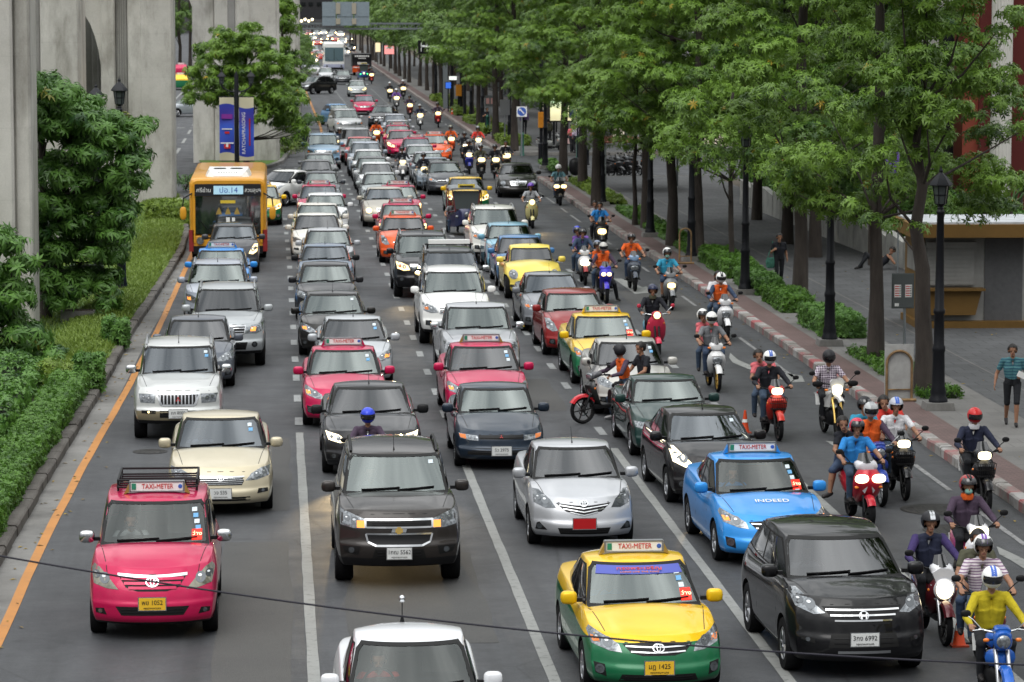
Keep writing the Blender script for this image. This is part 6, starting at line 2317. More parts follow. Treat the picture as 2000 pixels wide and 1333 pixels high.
obj('cloth', mb, [mat('flag_purple', (.16, .08, .42), .7), 'ink', 'sign_red'], root, smooth=60, fix=False)
# -- shop houses farther along
def shop_building(label, y0, y1, x, h, wallm, rows, seed):
 rnd = random.Random(seed)
 root = thing('shop_building', label, 'building', (0, 0, 0), 0, 'buildings behind the right hand trees')
 mb = MB()
 mb.box((x + 7, (y0 + y1) / 2, h / 2), (14, y1 - y0 - .1, h))
 mb.box((x - .25, (y0 + y1) / 2, 4.1), (.6, y1 - y0 - .3, .35))
 obj('wall', mb, wallm, root, smooth=0)
 n = int((y1 - y0) / 4.2)
 for i in range(n):
  yy = y0 + (i + .5) * (y1 - y0) / n
  w = (y1 - y0) / n * .76
  for r in range(rows):
   z0, z1 = (.3, 3.3) if r == 0 else (1.9 + 3.3 * r, 3.9 + 3.3 * r)
   mb = MB()
   for s in (-1, 1):
    mb.box((x - .04, yy + s * (w / 2 + .05), (z0 + z1) / 2), (.14, .1, z1 - z0 + .2), 0)
   mb.box((x - .05, yy, z1 + .06), (.16, w + .2, .12), 0)
   mb.box((x - .05, yy, z0 - .05), (.16, w + .2, .10), 0)
   wo = obj('window' if r else 'shop_front', mb, 'grey_metal', root, smooth=0)
   mb = MB()
   mb.box((x - .015, yy, (z0 + z1) / 2), (.04, w, z1 - z0), 0)
   obj('pane', mb, rnd.choice(['window_dark', 'window_dark', 'shop_lit']) if r == 0 else 'window_dark', wo, smooth=0)
 for r in range(rows):
  for k in range(3):
   mb = MB()
   z0, z1 = (.3, 3.2) if r == 0 else (1.9 + 3.3 * r, 3.9 + 3.3 * r)
   mb.box((x + 1.6 + k * 3.6, y0 + .03, (z0 + z1) / 2), (2.3, .06, z1 - z0))
   obj('window', mb, 'shop_lit' if (r == 0 and k == 1) else 'window_dark', root, smooth=0)
 return root
glow('shop_lit', (.95, .85, .65), .55)
mat('render_grey', (.26, .26, .255), .8, noise=.2, nscale=.5)
mat('render_dark', (.07, .07, .072), .8, noise=.2, nscale=.5)
shop_building('pale rendered shop building at the far corner of the side street', 192, 240, 20.8, 13, 'render_grey', 3, 3)
shop_building('dark rendered building in the middle of the far row', 240.5, 320, 20.6, 15, 'render_dark', 3, 4)
shop_building('grey rendered building at the far end of the street', 321, 430, 20.9, 15, 'render_grey', 3, 5)
shop_building('dark low building behind the garden shrubs before the side street', 121, 158, 26.5, 12, 'render_dark', 3, 6)
for i, (px, py, Y, w, h, m, lab) in enumerate(((758, 97, 400, 1.15, 1.0, 'pink_sign', 'small pink and white shop sign glowing under the far trees'), (736, 92, 440, .65, 1.2, 'cream_sign', 'narrow cream shop sign glowing under the far trees'),
            (882, 152, 262, .6, .28, 'white_sign', 'white lit shop sign beside the far orange signal'), (873, 166, 255, .4, .45, 'blue_sign', 'small blue square sign low among the far trunks'),
            (1085, 152, 205, 1.5, .9, 'stripe_sign', 'pink and white striped sign above the glowing poster'), (1127, 205, 180, .9, 1.3, 'night_sign', 'dark blue panel with a lit orange spot by the poster'))):
 root = thing('shop_sign', lab, 'shop sign', (X(px, Y), Y, CAMH - py * Y / FPX), 0, 'lit shop signs behind the trees')
 {'pink_sign': lambda: glow(m, (1., .35, .33), .9), 'cream_sign': lambda: glow(m, (1., .8, .5), .9), 'white_sign': lambda: glow(m, (.95, 1., .95), .9), 'blue_sign': lambda: glow(m, (.06, .2, .85), .7),
  'stripe_sign': lambda: glow(m, (.9, .5, .6), .45), 'night_sign': lambda: glow(m, (.02, .03, .12), .5)}[m]()
 mb = MB()
 mb.box((0, 0, 0), (w, .12, h), 0)
 mb.box((0, .08, 0), (w + .08, .1, h + .08), 1)
 if m == 'night_sign':
  mb.ball((-.1, -.1, -.2), .2, 10, 2)
 if m == 'stripe_sign':
  for k in range(3):
   mb.box((-.5 + k * .5, -.07, 0), (.2, .02, h), 3)
 if m == 'pink_sign':
  mb.box((0, -.07, .25), (w * .8, .02, .2), 3)
 obj('panel', mb, [m, 'iron_black', 'lamp_warm', 'sign_white'], root, smooth=0)
 mb = MB()
 mb.tube([(0, .12, -(CAMH - py * Y / FPX) + .1), (0, .12, h / 2)], .05, 6)
 obj('support', mb, 'iron_black', root)
root = thing('bike_shelter', 'low rusty red awning over the parked motorcycles', 'awning', (X(1222, 148), 148, .17))
mb = MB()
for i in range(9):
 mb.box((-.9 + i * .45, 1.5, 2.25 + .05 * (i % 2)), (.46, 5.5, .05), 0)
obj('roof', mb, mat('rust_sheet', (.16, .05, .03), .7, noise=.4, nscale=2), root, smooth=0)
for x, y in ((-1.05, -1.1), (2.8, -1.1), (-1.05, 4.1), (2.8, 4.1)):
 mb = MB()
 mb.tube([(x, y, 0), (x, y, 2.25)], .05, 8)
 obj('post', mb, 'galvanised', root)
YG = 262.
root = thing('sign_gantry', 'grey gantry seen from behind with a wide sign board over the road', 'sign gantry', (0, YG, 0))
zb, zt = CAMH - 50 * YG / FPX, CAMH - 4 * YG / FPX
mb = MB()
for z in (CAMH - 46 * YG / FPX, CAMH - 56 * YG / FPX):
 mb.box(((X(560, YG) + 13.4) / 2, .25, z), (13.4 - X(560, YG), .14, .14))
for i in range(27):
 xx = X(570, YG) + i * .45
 mb.tube([(xx, .25, CAMH - 46 * YG / FPX), (xx + .22, .25, CAMH - 56 * YG / FPX), (xx + .45, .25, CAMH - 46 * YG / FPX)], .035, 6)
mb.box((13.4, .25, 3.6), (.35, .35, 7.2))
mb.box((X(560, YG), .25, 3.6), (.35, .35, 7.2))
obj('frame', mb, mat('gantry_grey', (.16, .18, .19), .5, .3), root, smooth=0)
for x0, x1 in ((628, 655), (656, 689), (690, 720)):
 mb = MB()
 xa, xb = X(x0, YG), X(x1, YG)
 mb.box(((xa + xb) / 2, 0, (zb + zt) / 2), (xb - xa - .03, .08, zt - zb), 0)
 mb.box(((xa + xb) / 2, -.06, zb + (zt - zb) * .4), (xb - xa - .05, .05, .05), 0)
 obj('sign_panel', mb, mat('sign_back', (.25, .30, .34), .45, .4, noise=.1), root, smooth=0)
for px in (659, 690):
 for z, h in ((zb + (zt - zb) * .72, .85), (zb + (zt - zb) * .18, .45)):
  mb = MB()
  mb.box((X(px, YG), -.1, z), (.34, .08, h))
  obj('bracket_plate', mb, mat('tan_plate', (.33, .30, .24), .6), root, smooth=0)
YO = 720.
root = thing('far_footbridge', 'dark covered bridge crossing the far end of the street', 'bridge', (0, YO, 0))
mb = MB()
mb.box((X(650, YO), 3, 7.0), (60, 6, 5.0))
obj('deck', mb, mat('bridge_dark', (.022, .022, .024), .7), root, smooth=0)
for px in (592, 606, 622):
 mb = MB()
 mb.box((X(px, YO), -.1, CAMH - 8 * YO / FPX), (.9, .2, .7))
 obj('window', mb, 'window_dark', root, smooth=0)
for px in (450, 760):
 mb = MB()
 mb.box((X(px, YO), 3, 3.), (1.6, 2.5, 6.))
 obj('bridge_leg', mb, 'render_dark', root, smooth=0)
for i in range(4):
 mb = MB()
 mb.ball((0, 0, 0), .28, 8)
 root = thing('street_light', ['white street light under the dark bridge, farthest left', 'white street light under the dark bridge, second from the left', 'white street light under the dark bridge, third from the left', 'white street light under the dark bridge, farthest right'][i], 'street light', (X(588 + i * 7, 700), 700, CAMH - (41 - (i % 2) * 3) * 700 / FPX), 0, 'white lights under the far bridge')
 obj('lamp_head', mb, 'lamp_lit', root)
 mb = MB()
 mb.tube([(0, .1, -5), (0, .1, 0)], .07, 6)
 obj('post', mb, 'iron_black', root)
mb = MB()
mb.box((0, 0, 12), (160, 30, 24))
o = obj('far_building', mb, 'render_dark', loc=(10, 900, 0), smooth=0)
tag(o, 'dark building mass closing the far end of the street', 'building')
# -- trees, hedges and grass
def m_leaf(dark, light, yellow):
 def f(k):
  a = k['N']('ShaderNodeAttribute', attribute_name='tint')
  c = k['ramp'](a.outputs['Fac'], (.0, dark), (.62, light), (.97, light), (1., yellow))
  k['link'](c, k['b'].inputs['Base Color'])
  k['b'].inputs['Roughness'].default_value = .42
  k['b'].inputs['Specular IOR Level'].default_value = .32
  t = k['t']
  tr = k['N']('ShaderNodeBsdfTranslucent')
  k['link'](k['mix'](.5, c, light), tr.inputs['Color'])
  ms = k['N']('ShaderNodeMixShader', Fac=.20)
  out = t.nodes['Material Output']
  k['link'](k['b'].outputs[0], ms.inputs[1])
  k['link'](tr.outputs[0], ms.inputs[2])
  k['link'](ms.outputs[0], out.inputs['Surface'])
 return f
node_mat('leaf_street', m_leaf((.022, .062, .008), (.148, .262, .034), (.38, .27, .03)))
node_mat('leaf_deep', m_leaf((.018, .062, .012), (.10, .215, .038), (.2, .2, .03)))
node_mat('leaf_far', m_leaf((.024, .060, .010), (.112, .200, .032), (.28, .22, .04)))
node_mat('leaf_lime', m_leaf((.050, .10, .012), (.16, .24, .028), (.35, .26, .03)))
node_mat('leaf_hedge', m_leaf((.022, .065, .010), (.085, .19, .022), (.20, .20, .03)))
node_mat('leaf_grass', m_leaf((.06, .105, .014), (.17, .245, .042), (.30, .27, .06)))
node_mat('leaf_palm', m_leaf((.010, .035, .010), (.04, .09, .025), (.12, .12, .03)))
def m_bark(k):
 c = k['ramp'](k['noise'](3, 8, .7, stretch=(1, 1, .25)), (.3, (.020, .015, .012)), (.7, (.062, .050, .042)))
 k['link'](c, k['b'].inputs['Base Color'])
 k['b'].inputs['Roughness'].default_value = .9
 k['bump'](k['noise'](10, 6, .7, stretch=(1, 1, .2)), .7, .04)
node_mat('bark', m_bark)
def whorls(pos, axis, tint, n_leaf, length, width, droop, seed):
 r = np.random.default_rng(seed)
 N = len(pos)
 axis = axis / np.linalg.norm(axis, axis=1, keepdims=True)
 ref = np.where(np.abs(axis[:, 2:3]) < .9, np.array([[0, 0, 1.]]), np.array([[1., 0, 0]]))
 u = np.cross(axis, ref)
 u /= np.linalg.norm(u, axis=1, keepdims=True)
 w = np.cross(axis, u)
 ph = r.uniform(0, 2 * PI, N)
 V = np.zeros((N, n_leaf, 6, 3))
 for k in range(n_leaf):
  a = ph + 2 * PI * k / n_leaf + r.uniform(-.25, .25, N)
  d = u * np.cos(a)[:, None] + w * np.sin(a)[:, None]
  s = np.cross(axis, d)
  ln = length * r.uniform(.75, 1.2, N)[:, None]
  wd = width * r.uniform(.8, 1.15, N)[:, None]
  el = (r.uniform(-.1, .5, N) - droop)[:, None]
  tipdir = d + axis * el
  mid = pos + tipdir * ln * .55
  tip = pos + (d + axis * (el - .35)) * ln
  base = pos + tipdir * ln * .06
  V[:, k, 0] = base - s * wd * .16
  V[:, k, 1] = base + s * wd * .16
  V[:, k, 2] = mid + s * wd * .5
  V[:, k, 3] = mid - s * wd * .5
  V[:, k, 4] = tip + s * wd * .06
  V[:, k, 5] = tip - s * wd * .06
 M = N * n_leaf
 V = V.reshape(M * 6, 3)
 b = np.arange(M)[:, None] * 6
 F = np.concatenate([b + np.array([[0, 1, 2, 3]]), b + np.array([[3, 2, 4, 5]])], 1).reshape(-1, 4)
 T = np.repeat(tint, n_leaf * 2)
 return V, F, T
def quad_mesh(name, V, F, T=None):
 me = bpy.data.meshes.new(name)
 me.vertices.add(len(V))
 me.vertices.foreach_set('co', V.astype(np.float32).ravel())
 me.loops.add(F.size)
 me.loops.foreach_set('vertex_index', F.astype(np.int32).ravel())
 me.polygons.add(len(F))
 me.polygons.foreach_set('loop_start', (np.arange(len(F)) * 4).astype(np.int32))
 me.polygons.foreach_set('loop_total', np.full(len(F), 4, np.int32))
 if T is not None:
  at_ = me.attributes.new('tint', 'FLOAT', 'FACE')
  at_.data.foreach_set('value', np.clip(T, 0, 1).astype(np.float32))
 me.update(calc_edges=True)
 return me
def crown_mesh(name, clumps, per, leaf, seed, n_leaf=7, droop=.15, flat=.55, tintbase=.5, upbias=.55):
 r = np.random.default_rng(seed)
 P, A, T = [], [], []
 for (x, y, z, rad) in clumps:
  n = int(per * rad * rad)
  d = r.normal(size=(n, 3))
  d /= np.linalg.norm(d, axis=1, keepdims=True)
  d[:, 2] = np.abs(d[:, 2]) * np.where(r.uniform(size=n) < .78, 1, -1)
  rr = rad * r.uniform(.35, 1.08, n) ** .6
  p = d * rr[:, None] * np.array([1, 1, flat]) + np.array([x, y, z])
  a = d * np.array([.8, .8, .6]) + np.array([0, 0, upbias]) + r.normal(size=(n, 3)) * .25
  ct = r.normal(0, .16)
  P.append(p)
  A.append(a)
  t = tintbase + ct + r.normal(0, .16, n)
  t = np.minimum(t, .95)
  t[r.uniform(size=n) < .006] = 1.
  T.append(t)
 V, F, T = whorls(np.concatenate(P), np.concatenate(A), np.concatenate(T), n_leaf, leaf, leaf * .30, droop, seed + 1)
 return quad_mesh(name, V, F, T)
def trunk_mb(h, r0, r1, seed, clumps=(), lean=(.0, .0), fork=None, z0limb=2.6):
 rnd = random.Random(seed)
 mb = MB()
 n = 9
 pts, rs = [], []
 for i in range(n):
  t = i / (n - 1)
  pts.append(Vector((lean[0] * t + rnd.uniform(-.10, .10) * min(1, t * 3), lean[1] * t + rnd.uniform(-.10, .10) * min(1, t * 3), h * t)))
  rs.append((r0 + (r1 - r0) * t) * (1.25 if i == 0 else 1) * rnd.uniform(.96, 1.04))
 mb.tube(pts, rs, 10)
 for (x, y, z, rad) in clumps:
  t = max(.3, min(.92, (z - .9) / h))
  q = pts[min(n - 1, int(t * (n - 1)))]
  if q.z > z:
   q = pts[max(2, int(t * (n - 1)) - 1)]
  m = q.lerp(Vector((x, y, z)), .5) + Vector((rnd.uniform(-.2, .2), rnd.uniform(-.2, .2), -.15))
  mb.tube([q, m, (x, y, z - .05)], [.042, .028, .012], 5)
 return mb
def clump_cloud(rx, ry, z0, z1, n, rmin, rmax, seed, hollow=.55, cx=0, cy=0, top_only=False):
 rnd = random.Random(seed)
 out = []
 while len(out) < n:
  a, b = rnd.uniform(0, 2 * PI), rnd.uniform(0, 1)
  t = rnd.uniform(0, 1)
  k = hollow + (1 - hollow) * b ** .5
  env = (1 - (2 * t - .85) ** 2 * .42) if not top_only else 1
  x, y = rx * k * env * math.cos(a), ry * k * env * math.sin(a)
  out.append((cx + x, cy + y, z0 + (z1 - z0) * t, rnd.uniform(rmin, rmax)))
 return out
NEAR, FAR = [], []
for s in range(5):
 cl = clump_cloud(3.5, 3.7, 3.8, 8.8, 66, .55, .95, 40 + s, .25) + clump_cloud(3.2, 3.2, 9.0, 15.5, 34, .9, 1.4, 60 + s)
 NEAR.append((crown_mesh('crown', cl, 135, .155, 100 + s, 7, flat=.42, tintbase=.50), trunk_mb(14., .205, .07, s, cl[::6]).mesh('trunk', 60)))
for s in range(3):
 cl = clump_cloud(3.6, 3.9, 3.9, 9.0, 30, .9, 1.45, 80 + s, .4) + clump_cloud(2.4, 2.4, 9.0, 10.6, 5, 1.0, 1.5, 90 + s)
 FAR.append((crown_mesh('crown', cl, 30, .29, 120 + s, 6, tintbase=.48), trunk_mb(9.6, .17, .08, 20 + s, cl[::6]).mesh('trunk', 60)))
LOW = []
for s in range(2):
 cl = clump_cloud(2.6, 2.6, 3.1, 6.2, 22, .6, 1.0, 140 + s, .3)
 LOW.append((crown_mesh('crown', cl, 100, .15, 150 + s, 7, tintbase=.55), trunk_mb(5.6, .10, .05, 30 + s, cl[::2]).mesh('trunk', 60)))
TREES = []
def tree(x, y, var, label, group, rz=0., sc=1., leafm='leaf_street', z0=.17, name='street_tree', zs=1., shift=None):
 root = thing(name, label, 'tree', (x, y, z0), rz, group)
 root.scale = (sc, sc, sc * zs)
 for nm, me, m in (('trunk', var[1], 'bark'), ('crown', var[0], leafm)):
  o = bpy.data.objects.new(nm, me)
  if not len(me.materials):
   me.materials.append(MATS[m])
  COL.objects.link(o)
  o.parent = root
  if nm == 'crown' and shift:
   o.location = shift
  o.material_slots[0].link = 'OBJECT'
  o.material_slots[0].material = MATS[m]
 TREES.append(root)
 return root
G1 = 'street trees in the row along the right kerb'
rowA = [((1805, 768), 0, 'thick trunked street tree between the barricade and the nearest lantern post'), ((1710, 705), 1, 'tall straight street tree just behind the white barricade board'),
  ((1562, 590), 2, 'street tree with its trunk inside the trimmed hedge'), ((1362, 500), 3, 'street tree standing right behind the bare arched frame'),
  ((1312, 480), 4, 'slim street tree left of the arched frame'), ((1263, 445), 0, 'street tree beside the lantern post in the low shrubs'), ((1165, 402), 1, 'street tree paired with the lantern post by the grass strip'),
  ((1138, 365), 2, 'thin straight street tree near the rubbish sacks'), ((1100, 342), 3, 'forked dark street tree in front of the glowing poster')]
for i, ((px, py), v, lab) in enumerate(rowA):
 p = at(px, py, .17)
 if i == 0:
  Q = [(1800, 200, .5), (1812, 150, .5), (1790, 110, .5), (1800, 300, .4), (1815, 60, .5), (1780, 230, .45), (1795, 40, .5), (1760, 90, .5), (1730, 150, .5), (1780, 180, .45), (1810, 120, .4), (1750, 230, .5), (1700, 210, .5), (1790, 260, .4), (1820, 240, .35), (1850, 265, .3), (1850, 225, .3), (1880, 210, .28), (1905, 230, .26), (1930, 110, .3), (1890, 60, .3), (1950, 60, .3),
    (1975, 140, .28), (1960, 200, .28), (1990, 250, .3), (1985, 30, .4), (1840, 310, .28), (1720, 300, .4), (1690, 330, .35), (1700, 430, .26), (1740, 440, .28), (1795, 445, .24), (1670, 400, .25), (1760, 330, .3), (1890, 10, .4), (1820, 0, .5), (1760, -20, .8), (1900, -60, .9), (1800, -120, 1.2), (1700, -80, 1.1)]
  rn = random.Random(3)
  cl = []
  for a, b, r_ in Q:
   for k in range(3 if r_ > .35 else 2):
    yy = p.y + rn.uniform(-1.3, 1.3)
    w = up(a, b, yy)
    cl.append((w.x - p.x + rn.uniform(-.12, .12), yy - p.y, w.z - .17, r_ * rn.uniform(.85, 1.1)))
  tree(p.x, p.y, (crown_mesh('crown', cl, 120, .155, 333, 7, tintbase=.5), trunk_mb(7.2, .23, .05, 77, cl[::7], (-.25, 0)).mesh('trunk', 60)), lab, G1)
  continue
 tree(p.x, p.y, NEAR[v], lab, G1, i * 2.1, 1.0 if i not in (1, 4) else (.86 if i == 1 else .92), zs=1.0 if i != 1 else 1.12, shift=(-.2, -.7, -.3) if i == 1 else None)
G2 = 'street trees in the second row on the pavement'
for i, ((px, py), v, lab) in enumerate([((1592, 503), 1, 'second row tree behind the woman in black, nearer one'), ((1537, 477), 4, 'second row tree behind the woman in black, farther one'), ((1478, 430), 2, 'second row tree in front of the low pale wall')]):
 p = at(px, py, .17)
 tree(p.x, p.y, NEAR[v], lab, G2, 1 + i * 1.7, .95)
for i, ((px, py), lab) in enumerate([((1428, 525), 'young thin stemmed tree growing out of the hedge by the woman in black'), ((1240, 440), 'young leafy tree leaning over the low shrubs')]):
 p = at(px, py, .17)
 tree(p.x, p.y, LOW[i], lab, 'young trees in the planting strip', i * 2.0, 1.0, name='young_tree')
NUM = ['first', 'second', 'third', 'fourth', 'fifth', 'sixth', 'seventh', 'eighth', 'ninth', 'tenth', 'eleventh', 'twelfth', 'thirteenth', 'fourteenth', 'fifteenth', 'sixteenth', 'seventeenth', 'eighteenth', 'nineteenth', 'twentieth', 'twenty-first', 'twenty-second', 'twenty-third', 'twenty-fourth', 'twenty-fifth', 'twenty-sixth', 'twenty-seventh', 'twenty-eighth', 'twenty-ninth', 'thirtieth']
cl = clump_cloud(4.0, 4.2, 9.9, 15.5, 60, .9, 1.4, 71, .2)
HIGH = (crown_mesh('crown', cl, 45, .24, 171, 6, tintbase=.5), trunk_mb(14., .24, .07, 9, cl[::6]).mesh('trunk', 60))  # unseen trees added outside the frame to darken the car reflections
for i, yy in enumerate((43, 52.5, 62)):
 tree(15.2, yy, HIGH, ['street tree nearest the footbridge, its crown high over the right lane', 'street tree second from the footbridge, its crown high above the scooters', 'street tree third from the footbridge, its crown high above the nearest lantern post'][i], G1, i * 1.4, 1.)
G3 = 'street trees beyond the side street'
far_pos = [(1005, 295), (968, 272), (935, 245), (922, 232), (905, 222)]
k = 0
for (px, py) in far_pos:
 p = at(px, py, .17)
 tree(p.x, p.y, NEAR[k % 5] if k < 2 else FAR[k % 3], '%s kerbside tree past the side street, counting from its corner' % NUM[k], G3, k * 1.3, 1.0, 'leaf_street' if k < 2 else 'leaf_far')
 k += 1
y = 272
while y < 680 and k < 30:
 tree(14.2 + random.uniform(-.3, .3), y, FAR[k % 3], '%s kerbside tree past the side street, counting from its corner' % NUM[k], G3, k * 1.3, random.uniform(.95, 1.12), 'leaf_far')
 y += random.uniform(13, 17)
 k += 1
k = 0
y = 200
while y < 440:
 tree(18.3 + random.uniform(-.4, .4), y, FAR[(k + 1) % 3], '%s tree of the inner row past the side street, counting from its corner' % NUM[k], 'inner row trees beyond the side street', k * 1.9, random.uniform(.9, 1.1), 'leaf_far')
 y += random.uniform(20, 26)
 k += 1
GT = [(21.9, 122.5, 'garden tree left of the columned building'), (23.2, 125.5, 'garden tree behind the low pale wall, nearer one'), (24.8, 134, 'garden tree behind the low pale wall, middle one'), (22.8, 143, 'garden tree behind the low pale wall, farther one'), (24, 152, 'garden tree at the near corner of the side street'),
  (20.6, 112.5, 'garden tree with branches over the purple flag')]
for i, (x, y, lab) in enumerate(GT):
 tree(x, y, NEAR[(i + 2) % 5], lab, 'garden trees behind the low wall', i * 1.1, .9 if i != 5 else .72, 'leaf_deep', name='garden_tree', zs=.85)
def custom_tree(x, y, clumps, label, h, r0, leaf, per, seed, leafm, group, lean=(0, 0), flat=.6, z0=.12, name='median_tree', n_leaf=8):
 me = crown_mesh('crown', clumps, per, leaf, seed, n_leaf, .45, flat, .5, .35)
 return tree(x, y, (me, trunk_mb(h, r0, r0 * .45, seed, clumps[::11], lean).mesh('trunk', 60)), label, group, 0, 1, leafm, z0, name)
def px_clumps(lst, Y, x0, y0, seed, rep=3, dep=1.6, jit=.2):
 rnd = random.Random(seed)
 out = []
 for px, py, r in lst:
  for k in range(rep):
   dy = rnd.uniform(-dep, dep)
   p = up(px, py, Y)
   out.append((p.x - x0 + rnd.uniform(-jit, jit), Y - y0 + dy, p.z - .12 + rnd.uniform(-jit, jit) * .8, r * rnd.uniform(.8, 1.1) * (1 if jit < .4 else .72)))
 return out
GM = 'trees on the median under the railway'
cl = px_clumps([(80, 165, .5), (115, 180, .6), (70, 215, .7), (150, 215, .7), (110, 250, .8), (200, 240, .6), (240, 265, .55), (275, 250, .4), (180, 290, .7), (255, 310, .5), (80, 320, .7), (140, 340, .7), (230, 345, .5), (270, 360, .4), (190, 380, .7), (110, 400, .8), (240, 410, .5),
    (70, 440, .7), (160, 440, .7), (225, 450, .5), (110, 490, .7), (190, 490, .6), (225, 500, .4), (90, 540, .6), (150, 545, .6), (205, 545, .45), (215, 585, .25), (120, 580, .4)], 90.5, X(85, 90), 90.5, 5, 8, 2.2)
custom_tree(X(85, 90), 90.5, cl, 'large dark tree with drooping branches beside the nearest pier', 6.4, .16, .22, 75, 201, 'leaf_deep', GM, flat=.42)
cl = px_clumps([(8, 460, .45), (30, 485, .5), (50, 520, .4), (15, 540, .6), (45, 580, .5), (20, 620, .6), (60, 640, .5), (90, 670, .4), (110, 690, .35), (30, 690, .6), (75, 715, .5), (15, 750, .5), (55, 770, .4), (-30, 560, .7), (-40, 660, .7), (-30, 740, .6)], 78.5, X(5, 78.5), 78.5, 6, 4, 1.2)
custom_tree(X(-10, 78.5), 78.5, cl, 'broad leaved small tree at the left edge over the trimmed hedge', 3.2, .10, .22, 75, 202, 'leaf_deep', GM, flat=.4)
cl = px_clumps([(440, 75, .6), (480, 68, .6), (410, 105, .6), (460, 110, .8), (510, 95, .6), (395, 145, .6), (440, 150, .8), (495, 145, .8), (540, 130, .7), (385, 185, .5), (430, 190, .7), (485, 185, .7), (540, 180, .7), (575, 195, .5), (555, 225, .6), (580, 240, .4), (525, 215, .6), (575, 265, .35), (550, 190, .7)], 170.5, X(480, 170.5), 170.5, 7, 16, 2.2, .6)
custom_tree(X(480, 170.5), 170.5, cl, 'round green tree behind the twin lantern and its banners', 5.8, .16, .25, 50, 203, 'leaf_street', GM)
cl = px_clumps([(555, 10, 1.0), (560, 45, .9), (550, 90, .9), (570, 120, .8), (545, 130, .9), (575, 160, .8), (560, -30, 1.0)], 205, X(556, 205), 205, 8, 8, 1.5, .5)
custom_tree(X(552, 205), 205, cl, 'narrow tree between the banner pier and the far pale pier', 8, .15, .30, 36, 204, 'leaf_street', GM)
for i, (px, Y, lab) in enumerate(((352, 400, 'far tree on the opposite side seen between two piers, left one'), (372, 430, 'far tree on the opposite side seen between two piers, right one'), (330, 470, 'far tree on the opposite side hidden behind the arched pier'))):
 tree(X(px, Y), Y, FAR[i], lab, 'trees across the opposite carriageway', i, 1.3, 'leaf_far', 0)
for k in range(6):
 tree(X(590, 500) - 2 + k * .3, 300 + k * 32, FAR[k % 3], '%s small tree on the far median strip' % NUM[k], 'small trees on the far median', k, .42, 'leaf_far', .1)
# -- hedges and shrubs
def leafy_box(name, label, cat, x0, x1, y0, y1, z0, h, leaf, dens, seed, leafm, group=None, edge=None, rnd_top=.06):
 r = np.random.default_rng(seed)
 cx, cy = (x0 + x1) / 2, (y0 + y1) / 2
 E = edge or (lambda y: (x0, x1))
 area = (y1 - y0) * ((x1 - x0) + 2 * h)
 n = int(area * dens)
 y = r.uniform(y0, y1, n)
 eL = np.array([E(v)[0] for v in y])
 eR = np.array([E(v)[1] for v in y])
 w = eR - eL
 t = r.uniform(0, 1, n) * (w + 2 * h)
 x = np.where(t < h, eL, np.where(t > h + w, eR, eL + (t - h)))
 z = np.where(t < h, t, np.where(t > h + w, (w + 2 * h) - t, h))
 nx = np.where(t < h, -1., np.where(t > h + w, 1., 0.))
 nz = np.where((t >= h) & (t <= h + w), 1., .25)
 k = r.uniform(size=n) < .10 * min(1, h / max(.3, (y1 - y0)))
 endy = r.uniform(size=n) < (w * h) / (w * h + (y1 - y0) * 1.2)
 ny = np.where(endy, np.where(r.uniform(size=n) < .7, -1., 1.), 0.)
 y = np.where(endy, np.where(ny < 0, y0, y1), y)
 x = np.where(endy, eL + r.uniform(0, 1, n) * w, x)
 z = np.where(endy, r.uniform(.05, h, n), z)
 lump = .5 * np.sin(x * 3.1 + y * 1.7) + .5 * np.sin(y * 2.3 - x)
 z = z + np.where(nz == 1, lump * rnd_top, 0) + r.normal(0, .035, n)
 x = x + nx * (lump * .05) + r.normal(0, .03, n)
 pos = np.stack([x - cx, y - cy + r.normal(0, .03, n), np.maximum(z, .03)], 1)
 ax = np.stack([np.where(endy, 0, nx), ny, np.where(endy, .3, nz)], 1) + r.normal(size=(n, 3)) * .45
 V, F, T = whorls(pos, ax, np.clip(.48 + .12 * lump + r.normal(0, .18, n), 0, .96), 5, leaf, leaf * .45, .0, seed)
 root = thing(name, label, cat, (cx, cy, z0), 0, group)
 me = quad_mesh('foliage', V, F, T)
 link('foliage', me, [leafm], root)
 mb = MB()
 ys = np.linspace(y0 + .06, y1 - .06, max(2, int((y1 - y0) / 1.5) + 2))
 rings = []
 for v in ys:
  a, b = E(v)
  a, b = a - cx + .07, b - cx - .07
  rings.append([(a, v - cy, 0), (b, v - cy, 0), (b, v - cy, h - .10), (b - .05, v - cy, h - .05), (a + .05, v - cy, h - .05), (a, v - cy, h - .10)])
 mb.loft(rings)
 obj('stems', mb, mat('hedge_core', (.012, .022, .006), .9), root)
 return root
ke = lambda y: interp(K1, y) - .24
leafy_box('hedge', 'long clipped green hedge along the left kerb beside the pink taxi', 'hedge', -5.5, -4.5, 36, 73, .12, .42, .06, 620, 11, 'leaf_hedge', 'hedges along the left kerb', lambda y: (ke(y) - .70, ke(y) - .02))
mb = MB()
vy = list(range(74, 151, 2))
prof = ((-.23, .17), (-.32, .25), (-.75, .33), (-1.35, .30), (-2.2, .14))
mb.loft([[(interp(K1, q) + a, q, z) for a, z in prof] for q in vy], 0, False, False)
struct(obj('grass_verge', mb, 'lawn', smooth=60))
leafy_box('shrub_bed', 'dark bed of low leafy shrubs behind the clipped hedge at the left edge', 'shrub', -8.6, -5.3, 50, 75.5, .1, .40, .15, 55, 15, 'leaf_deep', rnd_top=.3)
